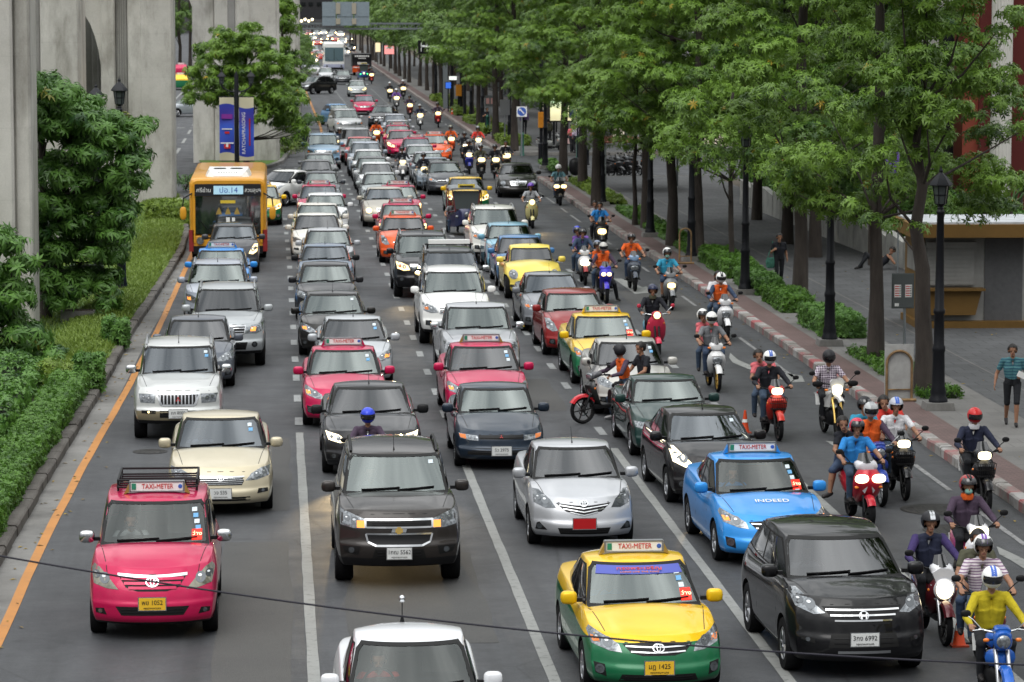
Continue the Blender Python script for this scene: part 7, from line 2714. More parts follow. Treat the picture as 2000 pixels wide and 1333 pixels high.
for i, (px, py, w, d, h, lab) in enumerate(((172, 776, .55, 1.0, .75, 'dark square clipped bush at the kerb before the silver pickup nose'), (226, 690, .55, 1.0, .62, 'small dark square clipped bush at the gap in the left hedge'), (330, 446, 1.6, 2.0, .75, 'lime green bush at the foot of the arched pier'))):
 p = at(px, py)
 leafy_box('bush', lab, 'bush', p.x - w / 2, p.x + w / 2, p.y, p.y + d, .12, h, .10, 330, 20 + i, 'leaf_deep' if i < 2 else 'leaf_lime', 'clipped bushes on the median', rnd_top=.12 if i == 2 else .05)
cl = px_clumps([(105, 720, .45), (135, 735, .4), (150, 760, .35), (85, 750, .45), (125, 770, .4), (60, 790, .4)], 74.5, X(105, 74.5), 74.5, 9, 3, .5)
me = crown_mesh('foliage', cl, 160, .13, 210, 5, .1, .7, .55)
root = thing('shrub', 'lime green loose shrub under the left edge tree', 'shrub', (X(105, 74.5), 74.5, .12), 0)
link('foliage', me, ['leaf_lime'], root)
mb = MB()
for i in range(6):
 mb.tube([(0, 0, 0), (random.uniform(-.3, .3), random.uniform(-.3, .3), .5)], .02, 5)
obj('stems', mb, 'bark', root)
for i, (px, py, Y, lab) in enumerate(((556, 300, 186, 'lime bush at the foot of the banner pier beside the concrete block'), (362, 352, 152, 'dark round bush at the near tip of the median by the bus'), (598, 250, 226, 'green bush on the far grass strip'))):
 cl = clump_cloud(.9, .9, .15, .75, 9, .35, .55, 300 + i)
 me = crown_mesh('foliage', cl, 130, .16, 310 + i, 5, .1, .75, .5)
 root = thing('shrub', lab, 'shrub', (X(px, Y), Y, .12), 0)
 link('foliage', me, ['leaf_lime' if i == 0 else 'leaf_deep'], root)
 mb = MB()
 for j in range(5):
  mb.tube([(0, 0, 0), (random.uniform(-.4, .4), random.uniform(-.4, .4), .6)], .02, 5)
 obj('stems', mb, 'bark', root)
GH = 'clipped shrubs in the right planting strip'
for i, (pa, pb, h, w, m, lab) in enumerate((((1650, 662), (1592, 630), .50, 1.0, 'leaf_deep', 'square clipped hedge around the second lantern post, nearest block'), ((1556, 612), (1508, 588), .42, .85, 'leaf_hedge', 'clipped hedge block around a trunk between two lantern posts'),
           ((1496, 578), (1455, 553), .44, .8, 'leaf_deep', 'dark clipped hedge block behind the third lantern post'), ((1438, 545), (1378, 512), .46, .95, 'leaf_hedge', 'bright clipped hedge block under the young tree'))):
 a, b = at(*pa, .17), at(*pb, .17)
 leafy_box('hedge', lab, 'hedge', 13.85, 13.85 + w, a.y, b.y, .17, h, .07, 520, 30 + i, m, GH)
for i, (pa, pb, lab) in enumerate((((1320, 500), (1290, 478), 'low loose ground shrubs by the slim tree'), ((1275, 470), (1190, 412), 'long patch of low shrubs between two lantern posts'), ((1175, 400), (1120, 355), 'low grassy patch beside the paired tree and lantern'),
         ((1745, 735), (1700, 690), 'tuft of low plants around the tall straight trunk'), ((1812, 780), (1790, 755), 'small plants around the thick trunk beside the barricade'), ((1070, 335), (1042, 318), 'small green patch beside the signal pole'))):
 a, b = at(*pa, .17), at(*pb, .17)
 leafy_box('ground_shrub', lab, 'shrub', 13.85, 14.65, a.y, b.y, .17, .16 if i < 3 else .14, .10, 190 if i < 3 else 120, 40 + i, 'leaf_hedge' if i != 2 else 'leaf_lime', 'low shrubs at the feet of the right hand trees', rnd_top=.10)
for k in range(6):
 y = 195 + k * 17
 leafy_box('ground_shrub', '%s low green patch past the side street, counting from its corner' % NUM[k], 'shrub', 13.4, 14.9, y, y + 7, .17, .35, .2, 40, 50 + k, 'leaf_lime', 'low shrubs past the side street', rnd_top=.15)
for i, (y0, y1) in enumerate(((100, 110), (110.5, 121), (121.5, 134), (134.5, 150))):
 leafy_box('garden_shrub', ['dense dark shrub behind the low pale wall, nearest the kiosk', 'dense dark shrub behind the low pale wall, second from the kiosk', 'dense dark shrub behind the low pale wall, third from the kiosk', 'dense dark shrub behind the low pale wall, farthest from the kiosk'][i], 'shrub', 21.2, 23.4, y0, y1, .1, 1.9, .22, 60, 60 + i, 'leaf_deep', 'dark shrubs behind the low wall', rnd_top=.3)
for i, (px, py, Y) in enumerate(((1790, 360, 104), (1925, 385, 100), (1975, 395, 98), (1700, 360, 106), (1890, 400, 101), (1995, 360, 103))):
 r = random.Random(70 + i)
 p = up(px, py, Y)
 mb = MB()
 V, F, T = [], [], []
 for k in range(42):
  a, el = r.uniform(0, 2 * PI), r.uniform(.25, 1.35)
  ln = r.uniform(.7, 1.15)
  d = Vector((math.cos(a) * math.cos(el), math.sin(a) * math.cos(el), math.sin(el)))
  s = d.cross(Vector((0, 0, 1))).normalized() * .035
  q = [d * .08, d * ln * .6, d * ln + Vector((0, 0, -.18 * ln))]
  o = len(V)
  for w, c in zip((.6, 1., .12), q):
   V += [c - s * w, c + s * w]
  F += [(o, o + 1, o + 3, o + 2), (o + 2, o + 3, o + 5, o + 4)]
  T += [r.uniform(.2, .9)] * 2
 zb = max(p.z - .4, 1.0)
 root = thing('strap_leaf_plant', ['spiky strap leaved plant below the purple flag', 'spiky strap leaved plant at the foot of the red pillar', 'spiky strap leaved plant at the foot of the fluted column', 'spiky strap leaved plant left of the flag', 'spiky strap leaved plant before the white wall beside the kiosk roof', 'spiky strap leaved plant at the right edge above the kiosk roof'][i], 'plant', (p.x, Y, .1), 0, 'spiky plants before the columned building')
 me = quad_mesh('leaves', np.array([tuple(v) for v in V]) + np.array([0, 0, zb]), np.array(F), np.array(T))
 link('leaves', me, ['leaf_palm'], root)
 mb = MB()
 mb.tube([(0, 0, 0), (0, 0, zb + .08)], .06, 7)
 obj('stem', mb, 'bark', root)
r = np.random.default_rng(77)
n = 60000
y = r.uniform(74.5, 150, n)
k1 = np.array([interp(K1, v) for v in y])
off = np.where(r.uniform(size=n) < .6, r.uniform(.22, 1.7, n), r.uniform(.3, 4.5, n))
x = k1 - off
zv = np.interp(off, [.23, .32, .75, 1.35, 2.2], [.17, .25, .33, .30, .13])
y2 = r.uniform(188, 330, 9000)
k2 = np.array([interp(K2, v) for v in y2])
x2 = k2 - .3 - r.uniform(0, 2.6, 9000)
xx, yy = np.concatenate([x, x2]), np.concatenate([y, y2])
n = len(xx)
z = np.concatenate([zv, np.full(9000, .14)])
a = r.uniform(0, 2 * PI, n)
h = r.uniform(.05, .13, n) * np.where(yy < 160, 1, 2.)
w = .02 * np.where(yy < 160, 1, 2.2)
dx, dy = np.cos(a) * w, np.sin(a) * w
lx, ly = r.normal(0, .06, n), r.normal(0, .06, n)
V = np.stack([np.stack([xx - dx, yy - dy, z], 1), np.stack([xx + dx, yy + dy, z], 1), np.stack([xx + lx + dx * .2, yy + ly + dy * .2, z + h], 1), np.stack([xx + lx - dx * .2, yy + ly - dy * .2, z + h], 1)], 1).reshape(-1, 3)
F = (np.arange(n)[:, None] * 4 + np.array([[0, 1, 2, 3]]))
me = quad_mesh('grass', V, F, r.uniform(.35, .95, n))
o = link('grass', me, ['leaf_grass'])
o['kind'] = 'stuff'
n = 260
V, F = [], []
mb = MB()
for i in range(n):
 yv = random.uniform(42, 112)
 if random.random() < .55:
  xv = interp(K1, yv) + abs(random.gauss(.25, .28)) + .03
 else:
  xv = random.choice([random.uniform(12.0, 12.6), random.uniform(13.0, 19.5)])
 zz = .012 if xv < 12.66 else .182
 a, s = random.uniform(0, PI), random.uniform(.035, .075)
 c, q = math.cos(a) * s, math.sin(a) * s
 mb.add([(xv - c, yv - q, zz), (xv + q * .4, yv - c * .4, zz + .012), (xv + c, yv + q, zz + .004), (xv - q * .4, yv + c * .4, zz + .016)], [(0, 1, 2, 3)], random.choice([0, 0, 1]))
o = obj('fallen_leaves', mb, [mat('leaf_dry', (.17, .12, .05), .8), mat('leaf_yellow', (.28, .20, .04), .8)], smooth=0, fix=False)
o['kind'] = 'stuff'
# -- the traffic
PINK, ORNG, TBLUE, YEL, GRN = (.44, .007, .065), (.66, .085, .012), (.028, .25, .66), (.74, .46, .008), (.010, .125, .05)
SILV, SILV2, WHT, CHAMP, BLK, BLK2 = (.44, .45, .46), (.30, .32, .34), (.74, .74, .72), (.50, .445, .32), (.007, .007, .008), (.016, .017, .02)
GREY, DGREY, BGREY = (.085, .09, .10), (.035, .037, .042), (.10, .13, .17)
BKK = 'กรุงเทพมหานคร'
r0, o0 = car('innova', 305, 982, PINK, 'pink people carrier taxi with a black roof rack, nearest car in the left lane', plate=('พย 1052', BKK), taxi='gold', led=True, stickers=4, cat='taxi', name='taxi', metallic=.3, tint='clear')
d = MODELS['innova']
mb = MB()
cs = d['cskin']
ya, yb = -d['L'] / 2 + d['yt'] + .5, -d['L'] / 2 + d['yr'] - .2
zr = d['H'] + .03
for s in (-1, 1):
 mb.tube([(s * .56, ya, zr), (s * .56, yb, zr)], .018, 6)
 mb.tube([(s * .56, ya + .1, zr + .085), (s * .56, yb, zr + .085)], .016, 6)
 for yy in (ya + .1, (ya + yb) / 2, yb):
  mb.tube([(s * .56, yy, zr + .085), (s * .56, yy, zr - .16)], .016, 6)
for k in range(7):
 yy = ya + (yb - ya) * k / 6
 mb.tube([(-.56, yy, zr), (.56, yy, zr)], .014, 6)
mb.tube([(-.56, ya + .1, zr + .085), (.56, ya + .1, zr + .085)], .018, 6)
mb.tube([(-.56, yb, zr + .085), (.56, yb, zr + .085)], .018, 6)
for k in range(6):
 x = -.40 + .16 * k
 mb.tube([(x, ya + .1, zr + .085), (x, ya + .1, zr)], .010, 5)
obj('roof_rack', mb, 'black_trim', r0)
car('camry', 431, 819, CHAMP, 'champagne beige saloon behind the pink people carrier taxi', plate=('วจ 535', BKK), stickers=2, metallic=.5, heading=.6, tint='blue')
car('montero', 349, 679, (.50, .51, .50), 'silver jeep with a slatted upright grille and gold bumper', color2=(.30, .26, .17), plate=('ภภ 8000', BKK), stickers=2, metallic=.5, heading=1, tint='blue')
car('sedan', 387, 627, (.085, .095, .115), 'dark grey saloon tucked behind the slatted grille jeep', metallic=.5, tint='tinted')
car('everest', 444, 567, (.36, .38, .39), 'silver grey off roader with a black sunroof beside the kerb lane dashes', metallic=.5, lit='amber')
car('cuv', 425, 518, (.33, .36, .42), 'bluish silver family car in front of the blue taxi', lit='amber', metallic=.5)
car('corolla', 432, 491, TBLUE, 'blue taxi squeezed in behind the bluish silver family car', taxi=True, cat='taxi', name='taxi')
car('hatch', 456, 443, (.045, .045, .05), 'dark grey hatchback right in front of the orange bus', lit='warm', metallic=.4)
car('corolla_two', 507, 366, YEL, 'yellow and green taxi peeking out beside the orange bus', color2=GRN, taxi=True, cat='taxi', name='taxi', lit='warm')
car('prius', 551, 336, WHT, 'white hatchback turning across from the median gap behind the bus', heading=-33, metallic=0.)
wr, wo = car('sedan', 801, 1257, (.66, .67, .69), 'white saloon cut off by the bottom edge of the picture', metallic=.1, stickers=0, tint='clear')
mb = MB()
q, n = MODELS['sedan']['cskin'].cast(-.05, MODELS['sedan']['L'] / -2 + 3.0, 't')
mb.tube([q, q + Vector((0, 0, .27))], .006, 6)
mb.lathe([(.03, 0), (.015, .06), (0, .07)], 10, (q.x, q.y, q.z))
mb.ball((q.x, q.y, q.z + .28), (.04, .04, .045), 12, 1)
obj('aerial', mb, ['rubber', 'chrome'], wr)
car('trailblazer', 770, 890, (.030, .026, .024), 'dark brown off roader with a gold cross badge and lit amber lamps', plate=('1กฌ 5562', BKK), lit='amber', stickers=1, metallic=.45, cat='car', tint='glass')
car('bmw', 721, 759, (.010, .010, .012), 'black saloon with bright headlamps behind the blue helmet', lit='head', metallic=.3, tint='tinted')
car('corolla', 671, 686, PINK, 'pink taxi to the left behind the black saloon with bright headlamps', taxi=True, stickers=2, cat='taxi', name='taxi', lit='amber', heading=0)
car('civic', 690, 626, (.40, .42, .44), 'silver saloon with lit amber signals behind the left pink taxi', lit='amber', stickers=2, metallic=.5)
car('civic', 650, 577, (.011, .010, .009), 'black saloon with a pale bonnet reflection, third behind the left pink taxi', stickers=1, lit='amber')
car('sedan', 636, 520, (.016, .016, .019), 'black small saloon directly ahead of the blue grey car with an aerial')
car('sedan_nineties', 635, 483, (.13, .17, .23), 'blue grey older saloon with a tall aerial on the bonnet side', mirror='black_trim')
car('sedan', 640, 452, (.38, .39, .41), 'silver saloon third from the front of the white pair', metallic=.5)
car('camry', 619, 422, (.68, .67, .62), 'white saloon, front one of the white pair in the middle left column', metallic=.1, lit='amber')
car('camry', 621, 402, (.66, .64, .58), 'white saloon, rear one of the white pair in the middle left column', metallic=.1)
car('hatch', 636, 383, (.66, .67, .68), 'white small hatchback squeezed in behind the white pair', metallic=.1)
car('corolla', 623, 365, PINK, 'pink taxi beside the white hatchback turning from the median gap', taxi=True, lit='warm', cat='taxi', name='taxi')
car('sedan', 627, 339, (.045, .05, .06), 'dark saloon just behind the pink taxi near the median gap', metallic=.4)
car('sedan', 617, 316, (.09, .095, .10), 'grey saloon hidden behind the turning white hatchback', metallic=.4)
car('sedan', 624, 303, (.12, .125, .13), 'grey saloon with only its roof showing ahead of the blue jeep', metallic=.4)
car('suv', 630, 265, (.20, .32, .44), 'pale blue jeep by the far end of the concrete block', metallic=.4)
car('vios', 1119, 876, (.42, .43, .45), 'silver saloon with a red number plate in the middle lane', plate=('', ''), platem='plate_red', metallic=.6, heading=.5, stickers=0, tint='tinted')
car('lancer', 966, 761, (.016, .026, .042), 'dark blue nineties saloon with square lamps behind the silver saloon', plate=('5ว 2975', BKK), metallic=.4)
car('corolla', 942, 679, PINK, 'pink taxi with a lettered roof sign behind the dark blue nineties saloon', taxi='gold', stickers=3, cat='taxi', name='taxi', lit='amber', heading=.4)
car('pickup', 931, 602, (.36, .37, .39), 'silver pickup right behind the middle pink taxi', metallic=.5)
car('suv', 884, 533, WHT, 'white off roader with silver rails behind the silver pickup', metallic=.05)
car('suv', 880, 497, (.020, .026, .026), 'dark jeep with a pale light bar on its roof', mirror='chrome', dy=.5)
lb = CARS[-1][0]
mb = MB()
d = MODELS['suv']
mb.box((0, -d['L'] / 2 + d['yt'] + .35, d['H'] + .17), (1.15, .28, .11), 0)
mb.box((0, -d['L'] / 2 + d['yt'] + .35, d['H'] + .10), (1.35, .10, .04), 1)
for s in (-1, 1):
 mb.box((s * .6, -d['L'] / 2 + d['yt'] + .35, d['H'] + .04), (.05, .08, .14), 1)
obj('light_bar', mb, ['sign_white', 'black_trim'], lb)
car('suv', 826, 462, (.010, .011, .012), 'black jeep with a lit fog lamp left of the light bar jeep', lit='warm')
car('hatch', 787, 427, ORNG, 'bright orange taxi ahead of the two pink taxis', taxi=True, cat='taxi', name='taxi')
car('corolla', 784, 402, PINK, 'pink taxi immediately behind the bright orange taxi', taxi=True, cat='taxi', name='taxi', lit='warm')
car('corolla', 778, 366, PINK, 'pink taxi second behind the bright orange taxi', taxi=True, cat='taxi', name='taxi', lit='warm')
car('mercedes', 752, 372, (.40, .37, .31), 'champagne old limousine with twin lit lamps left of the two pink taxis', lit='warm', metallic=.5, dy=.6)
car('sedan', 742, 341, (.33, .36, .36), 'silver green saloon behind the champagne limousine', metallic=.5)
car('sedan', 735, 321, (.64, .65, .66), 'white saloon in the narrow file, nearest of its white ones', metallic=.1)
car('sedan', 727, 310, (.08, .085, .09), 'dark grey saloon between two white ones in the narrow file', metallic=.4)
car('sedan', 720, 296, (.62, .62, .63), 'white saloon in the narrow file, farther of its white ones', metallic=.1)
car('cuv', 714, 281, (.32, .36, .42), 'bluish silver car with a bright windscreen in the narrow file', metallic=.5)
car('sedan', 703, 271, (.40, .03, .03), 'dark red saloon behind the bluish silver car of the narrow file')
car('suv', 694, 254, (.38, .39, .40), 'silver off roader behind the dark red saloon', metallic=.5)
car('suv', 675, 216, (.42, .43, .43), 'silver off roader beside the far blue hatchback', metallic=.5, heading=7)
car('hatch', 662, 206, (.07, .22, .42), 'blue hatchback turning in beside the far silver off roader', heading=16)
car('corolla', 711, 188, PINK, 'pink taxi alone in the far middle lane', cat='taxi', name='taxi')
car('sedan', 697, 159, (.30, .32, .32), 'silver saloon with two round lit headlamps behind the lone pink taxi', lit='far', metallic=.5)
car('corolla', 784, 257, PINK, 'pink red taxi at the head of the far middle file', cat='taxi', name='taxi', lit='warm')
car('corolla', 779, 249, PINK, 'pink taxi whose roof shows behind the far middle file leader', taxi=True, cat='taxi', name='taxi', dy=1.5)
car('sedan', 779, 240, (.40, .41, .43), 'silver saloon behind the far pink pair, nearer one', metallic=.5, dy=2)
car('sedan', 777, 231, (.36, .38, .42), 'silver saloon behind the far pink pair, farther one', metallic=.5, dy=5)
car('civic', 748, 209, (.016, .017, .018), 'black saloon slanting towards the next lane in the far middle', heading=-9)
car('corolla_two', 1245, 1101, YEL, 'yellow and green taxi with a blue screen banner, nearest taxi on the right', color2=GRN, plate=('มฎ 1425', BKK), platem='plate_yellow', taxi='gold', led=True, stickers=3, cat='taxi', name='taxi', heading=1.5, tint='glass')
yt_ = CARS[-1][0]
d = MODELS['corolla_two']
cs = d['cskin']
mb = MB()
cs.patch(mb, [(-.565, d['zt'] - .155), (.565, d['zt'] - .155), (.535, d['zt'] - .065), (-.535, d['zt'] - .065)], 'f', .012, 0, .06)
bo = obj('screen_banner', mb, mat('banner_violet', (.07, .09, .38), .4), yt_)
for body, z, s in (('ทรงพระเจริญ', d['zt'] - .098, .075), ('LONG LIVE THE KING', d['zt'] - .136, .035)):
 q, n = cs.cast(0, z, 'f')
 text_obj('banner_lettering', body, s, 'cone_orange' if s > .05 else 'amber', q + n * .017, rot=(math.atan2(-n.y, n.z), 0, 0), parent=bo, scale=(1.5, 1.1, 1))
car('crv', 1631, 1050, (.005, .005, .006), 'glossy black family car at the lower right beside the scooters', plate=('3กง 6992', BKK), heading=2, metallic=0., tint='tinted')
car('corolla', 1476, 900, TBLUE, 'sky blue taxi with white bonnet lettering behind the glossy black family car', taxi=True, led=True, stickers=5, cat='taxi', name='taxi', heading=2, lit='amber', tint='clear')
bt = CARS[-1][0]
d = MODELS['corolla']
bs = d['bskin']
for body, x, yy, s in (('INDEED', .02, .74, .155),):
 q, n = bs.cast(x, -d['L'] / 2 + yy, 't')
 text_obj('bonnet_lettering', body, s, 'sign_white', q + n * .012, rot=(math.atan2(-n.y, n.z), 0, 0), parent=bt, scale=(1, 1.1, 1))
car('fiesta', 1375, 810, (.008, .007, .008), 'black hatchback with glaring headlamps behind the sky blue taxi', lit='head', stickers=1, heading=2.5)
car('sedan_nineties', 1299, 744, (.010, .034, .030), 'dark green nineties saloon beside the rider in the orange vest', heading=1, tint='glass')
car('sedan', 1229, 683, (.42, .41, .38), 'pale silver saloon behind the man in the dark shirt', metallic=.5, stickers=2, heading=.5, dy=1.3, dx=.1)
car('corolla_two', 1178, 620, YEL, 'yellow and green taxi behind the dark red hatchback nose', color2=GRN, taxi=True, led=True, stickers=3, cat='taxi', name='taxi', heading=1)
car('hatch', 1117, 575, (.23, .014, .014), 'dark red hatchback in front of the grey saloon', heading=1)
car('civic', 1074, 539, (.19, .20, .22), 'metallic grey saloon behind the dark red hatchback', metallic=.5)
car('beetle', 1036, 486, (.74, .58, .10), 'yellow round bodied car with round lamps', lit=None, tint='tinted')
car('sedan', 1016, 466, (.055, .17, .36), 'mid blue saloon behind the yellow round bodied car', lit='warm', metallic=.4)
car('hatch', 994, 442, (.17, .36, .47), 'light blue hatchback behind the mid blue saloon', metallic=.4)
car('suv', 966, 410, (.70, .69, .64), 'cream white off roader with a sunroof behind the light blue hatchback', metallic=.05)
car('corolla_two', 910, 350, YEL, 'yellow and green taxi half hidden behind the three wheeler', color2=GRN, lit='warm', cat='taxi', name='taxi')
car('civic', 868, 319, (.045, .048, .055), 'dark grey saloon behind the half hidden yellow and green taxi', metallic=.4, heading=1)
car('sedan', 846, 311, (.20, .24, .28), 'blue grey saloon with only its roof above the dark grey one', metallic=.5)
car('sedan', 836, 300, (.36, .38, .41), 'silver blue saloon in the right file ahead of the pink taxi', metallic=.5)
car('sedan', 820, 286, (.42, .43, .45), 'silver saloon directly ahead of the farthest pink and orange taxis', metallic=.5)
car('corolla', 813, 272, PINK, 'pink taxi left of the far orange taxi', taxi=True, cat='taxi', name='taxi')
car('corolla', 849, 266, ORNG, 'orange taxi beside the riders in the far right file', taxi=True, cat='taxi', name='taxi', led=True)
car('mercedes', 1009, 323, (.010, .009, .009), 'black limousine coming out of the side street by the kerb', lit=None, heading=-2)
car('cuv', 612, 151, (.012, .013, .014), 'black car crossing sideways at the far grass strip', heading=-42, far=1)
for px, py, m, c, lit, lab in ((636, 134, 'sedan', SILV, None, 'far silver saloon just left of the white coach front'), (613, 125, 'sedan', (.5, .5, .5), None, 'far pale silver saloon by the pale pier, nearer one'), (670, 139, 'sedan', BLK2, None, 'far black saloon just in front of the white coach'),
        (608, 108, 'sedan', WHT, 'far', 'far white saloon with lit lamps left of the coach'), (596, 114, 'sedan', SILV2, 'far', 'far grey car with lit lamps against the pale pier'), (625, 100, 'hatch', (.35, .03, .02), 'far', 'far red hatchback with lit lamps beside the coach'),
        (602, 96, 'sedan', (.45, .05, .02), 'far', 'far orange red saloon near the pale pier'), (613, 91, 'cuv', SILV2, 'far', 'far silver car in the lamp lit queue, left of the red hatchback'), (592, 88, 'sedan', BLK2, 'far', 'far black car in the lamp lit queue against the pale pier'),
        (640, 82, 'hatch', SILV2, 'far', 'far grey hatchback in the lamp lit queue behind the coach'), (604, 80, 'sedan', (.10, .20, .35), 'far', 'far bluish car in the lamp lit queue'), (620, 76, 'sedan', (.40, .03, .02), 'far', 'far red car in the lamp lit queue below the bridge'),
        (594, 72, 'cuv', SILV2, 'far', 'far silver car, leftmost of the last lamp lit row'), (633, 70, 'sedan', BLK2, 'far', 'far dark car, rightmost of the last lamp lit row'), (610, 68, 'sedan', WHT, 'far', 'far white car in the middle of the last lamp lit row')):
 car(m, px, py, c, lab, lit=lit, far=1 if py > 120 else 2, group='far cars at the end of the street')
for k, (px, py) in enumerate(((672, 93), (684, 86), (590, 100), (655, 70), (668, 75), (646, 64), (681, 70), (590, 62), (601, 60), (618, 60), (632, 59), (650, 58), (665, 62), (586, 80))):
 car(('sedan', 'hatch', 'cuv')[k % 3], px, py, (SILV, BLK2, WHT, (.35, .03, .02), SILV2)[k % 5], 'tiny far car with lit lamps in the last queue before the bridge', lit='far', far=3, group='tiny far cars before the bridge')
car('sedan', 362, 192, (.34, .37, .40), 'silver blue saloon seen from its side between two piers', heading=-62, metallic=.5, far=1, group='cars on the opposite carriageway')
car('corolla_two', 353, 147, YEL, 'yellow and green taxi on the opposite carriageway between two piers', color2=GRN, taxi=True, cat='taxi', name='taxi', far=1, back=True, group='cars on the opposite carriageway')
car('corolla', 354, 127, PINK, 'pink taxi on the opposite carriageway behind the yellow and green one', taxi=True, cat='taxi', name='taxi', far=1, back=True, group='cars on the opposite carriageway')
# -- buses
def bus(label, x, y, W, L, H, paintm, skirt, z_ws, ac=True, route=True, heading=0., name='bus', dark='glass'):
 root = thing(name, label, 'bus', (x, y, 0), R(heading))
 mb = MB()
 def shell(mb, y0, y1, z0, z1, w, m, rr=.16):
  rings = []
  for yy, k, dz in ((y0, .94, .10), (y0 + .05, .98, .04), (y0 + .18, 1., 0), (y1 - .1, 1., 0), (y1, .97, .04)):
   hw = w / 2 * k
   z_ = z1 - dz
   rings.append([(-hw, yy, z0), (hw, yy, z0), (hw, yy, z_ - rr), (hw - rr * .4, yy, z_ - rr * .3), (hw - rr * 1.2, yy, z_), (-hw + rr * 1.2, yy, z_), (-hw + rr * .4, yy, z_ - rr * .3), (-hw, yy, z_ - rr)])
  mb.loft(rings, m)
 shell(mb, 0, L, .95, H, W, 0)
 obj('body', mb, paintm, root, smooth=30)
 mb = MB()
 shell(mb, -.02, L - .02, .36, .955, W + .01, 0, .02)
 obj('skirt', mb, skirt, root, smooth=30)
 w = W - .20
 mb = MB()
 za, zb = z_ws
 pts = []
 for zz, yy in ((za, -.06), (zb, -.03)):
  pts.append([(-w / 2 + w * i / 8, yy + .02 * abs(2 * i / 8 - 1) ** 3, zz) for i in range(9)])
 mb.loft(pts, 0, False, False)
 mb.loft([[(a, b + .03, c) for a, b, c in q] for q in pts], 0, False, False)
 wo = obj('windscreen', mb, dark, root, smooth=60)
 for s in (-1, 1):
  mb = MB()
  for k in range(6):
   yy = .8 + k * (L - 1.2) / 6
   mb.box((s * W / 2, yy + .65, (za + zb) / 2 + .12), (.03, (L - 1.2) / 6 - .12, (zb - za) * .62))
  obj('side_windows', mb, 'glass_side', root, smooth=0)
  mb = MB()
  mb.tube([(s * (W / 2 - .1), 0, zb + .1), (s * (W / 2 + .18), -.18, zb - .05), (s * (W / 2 + .22), -.2, zb - .35)], .025, 6, 0)
  mb.ball((s * (W / 2 + .2), -.2, zb - .55), (.11, .07, .22), 12, 1, .7)
  obj('side_mirror', mb, ['black_trim', paintm if route else 'black_trim'], root)
  mb = MB()
  mb.lathe([(0, -.08), (.12, -.07), (.13, -.02)], 14, (s * (W / 2 - .35), 0, .72), 'y')
  obj('headlight', mb, 'lens', root)
  for yy in (2.2, L - 2.6):
   mb = MB()
   mb.lathe([(.30, s * (W / 2 - .33)), (.5, s * (W / 2 - .3)), (.5, s * (W / 2 - .03)), (.28, s * (W / 2 - .01))], 24, (0, yy, .5), 'x')
   wh = obj('wheel', mb, 'tyre', root)
   mb = MB()
   mb.lathe([(.29, s * (W / 2 - .04)), (.2, s * (W / 2 - .08)), (0, s * (W / 2 - .05))], 16, (0, yy, .5), 'x')
   obj('rim', mb, 'rim', wh)
 mb = MB()
 mb.box((0, -.05, .42), (W * .9, .12, .26), 0)
 obj('bumper', mb, 'black_trim', root, smooth=0)
 mb = MB()
 for x0, x1 in ((-w / 2 + .1, .0), (.05, w / 2 - .1)):
  mb.tube([((x0 + x1) / 2, -.09, za), (x0 + .1, -.085, za + .5)], .014, 5)
 obj('wiper', mb, 'rubber', root)
 return root, wo
mat('bus_orange', (.58, .27, .02), .4, coat=.5, noise=.10, nscale=1.5)
mat('bus_red', (.22, .02, .02), .45, coat=.4)
mat('board_blue', (.34, .55, .66), .35, emit=(.5, .75, .9), es=.25)
BX, BY = (up(371, 500, 111).x + up(521, 500, 111).x) / 2, 111.
broot, bws = bus('orange city bus with a white roof unit and a lit route board', BX, BY, 2.56, 10.5, 2.82, 'bus_orange', 'bus_orange', (.95, 2.20))
mb = MB()
mb.box((0, -.055, 2.41), (2.2, .06, .40), 0)
bb = obj('sign_panel', mb, 'ink', broot, smooth=0)
mb = MB()
mb.box((.02, -.09, 2.41), (.98, .03, .28))
obj('route_board', mb, 'board_blue', bb, smooth=0)
text_obj('board_lettering', 'ปอ.14', .26, 'sign_blue', (.02, -.112, 2.40), parent=bb)
text_obj('board_lettering', 'ศรีย่าน', .19, 'sign_white', (-.80, -.098, 2.40), parent=bb, scale=(.95, 1, 1))
text_obj('board_lettering', 'สวนลุมฯ', .19, 'sign_white', (.83, -.098, 2.40), parent=bb, scale=(.85, 1, 1))
mb = MB()
mb.box((-1.13, -.02, 1.6), (.09, .06, 1.9), 0)
mb.box((1.13, -.02, 1.6), (.09, .06, 1.9), 0)
for s in (-1, 1):
 mb.box((s * 1.22, .2, .72), (.16, .5, .72), 1)
obj('front_pillar', mb, ['bus_orange', 'bus_red'], broot, smooth=0)
mb = MB()
rings = []
for yy, k in ((.35, .55), (.6, .72), (1.2, .78), (3.2, .78), (3.7, .7)):
 rings.append([(-k, yy, 2.79), (k, yy, 2.79), (k - .12, yy, 3.03 if .5 < yy < 3.5 else 2.87), (-k + .12, yy, 3.03 if .5 < yy < 3.5 else 2.87)])
mb.loft(rings)
for k in range(8):
 mb.box((-.30 + k * .085, .50, 2.93), (.035, .03, .12), 1)
for s in (-1, 1):
 mb.lathe([(.22, 3.04), (.20, 3.06), (0, 3.06)], 16, (s * .28, 1.6, 0), 'z', 1)
obj('roof_unit', mb, ['sign_white', 'black_trim'], broot, smooth=30)
mb = MB()
for x in (-.30, 0, .30):
 mb.add([(x - .10, -.075, 1.60), (x + .10, -.075, 1.60), (x + .05, -.07, 1.74), (x, -.07, 1.84), (x - .05, -.07, 1.74)], [(0, 1, 2, 3, 4)], 0)
mb.box((0, -.08, 2.02), (.5, .02, .10), 1)
mb.box((.0, -.09, 1.42), (.12, .02, .16), 2)
mb.box((.18, -.09, 1.43), (.10, .02, .12), 2)
mb.box((-.35, -.09, 1.12), (.3, .02, .12), 2)
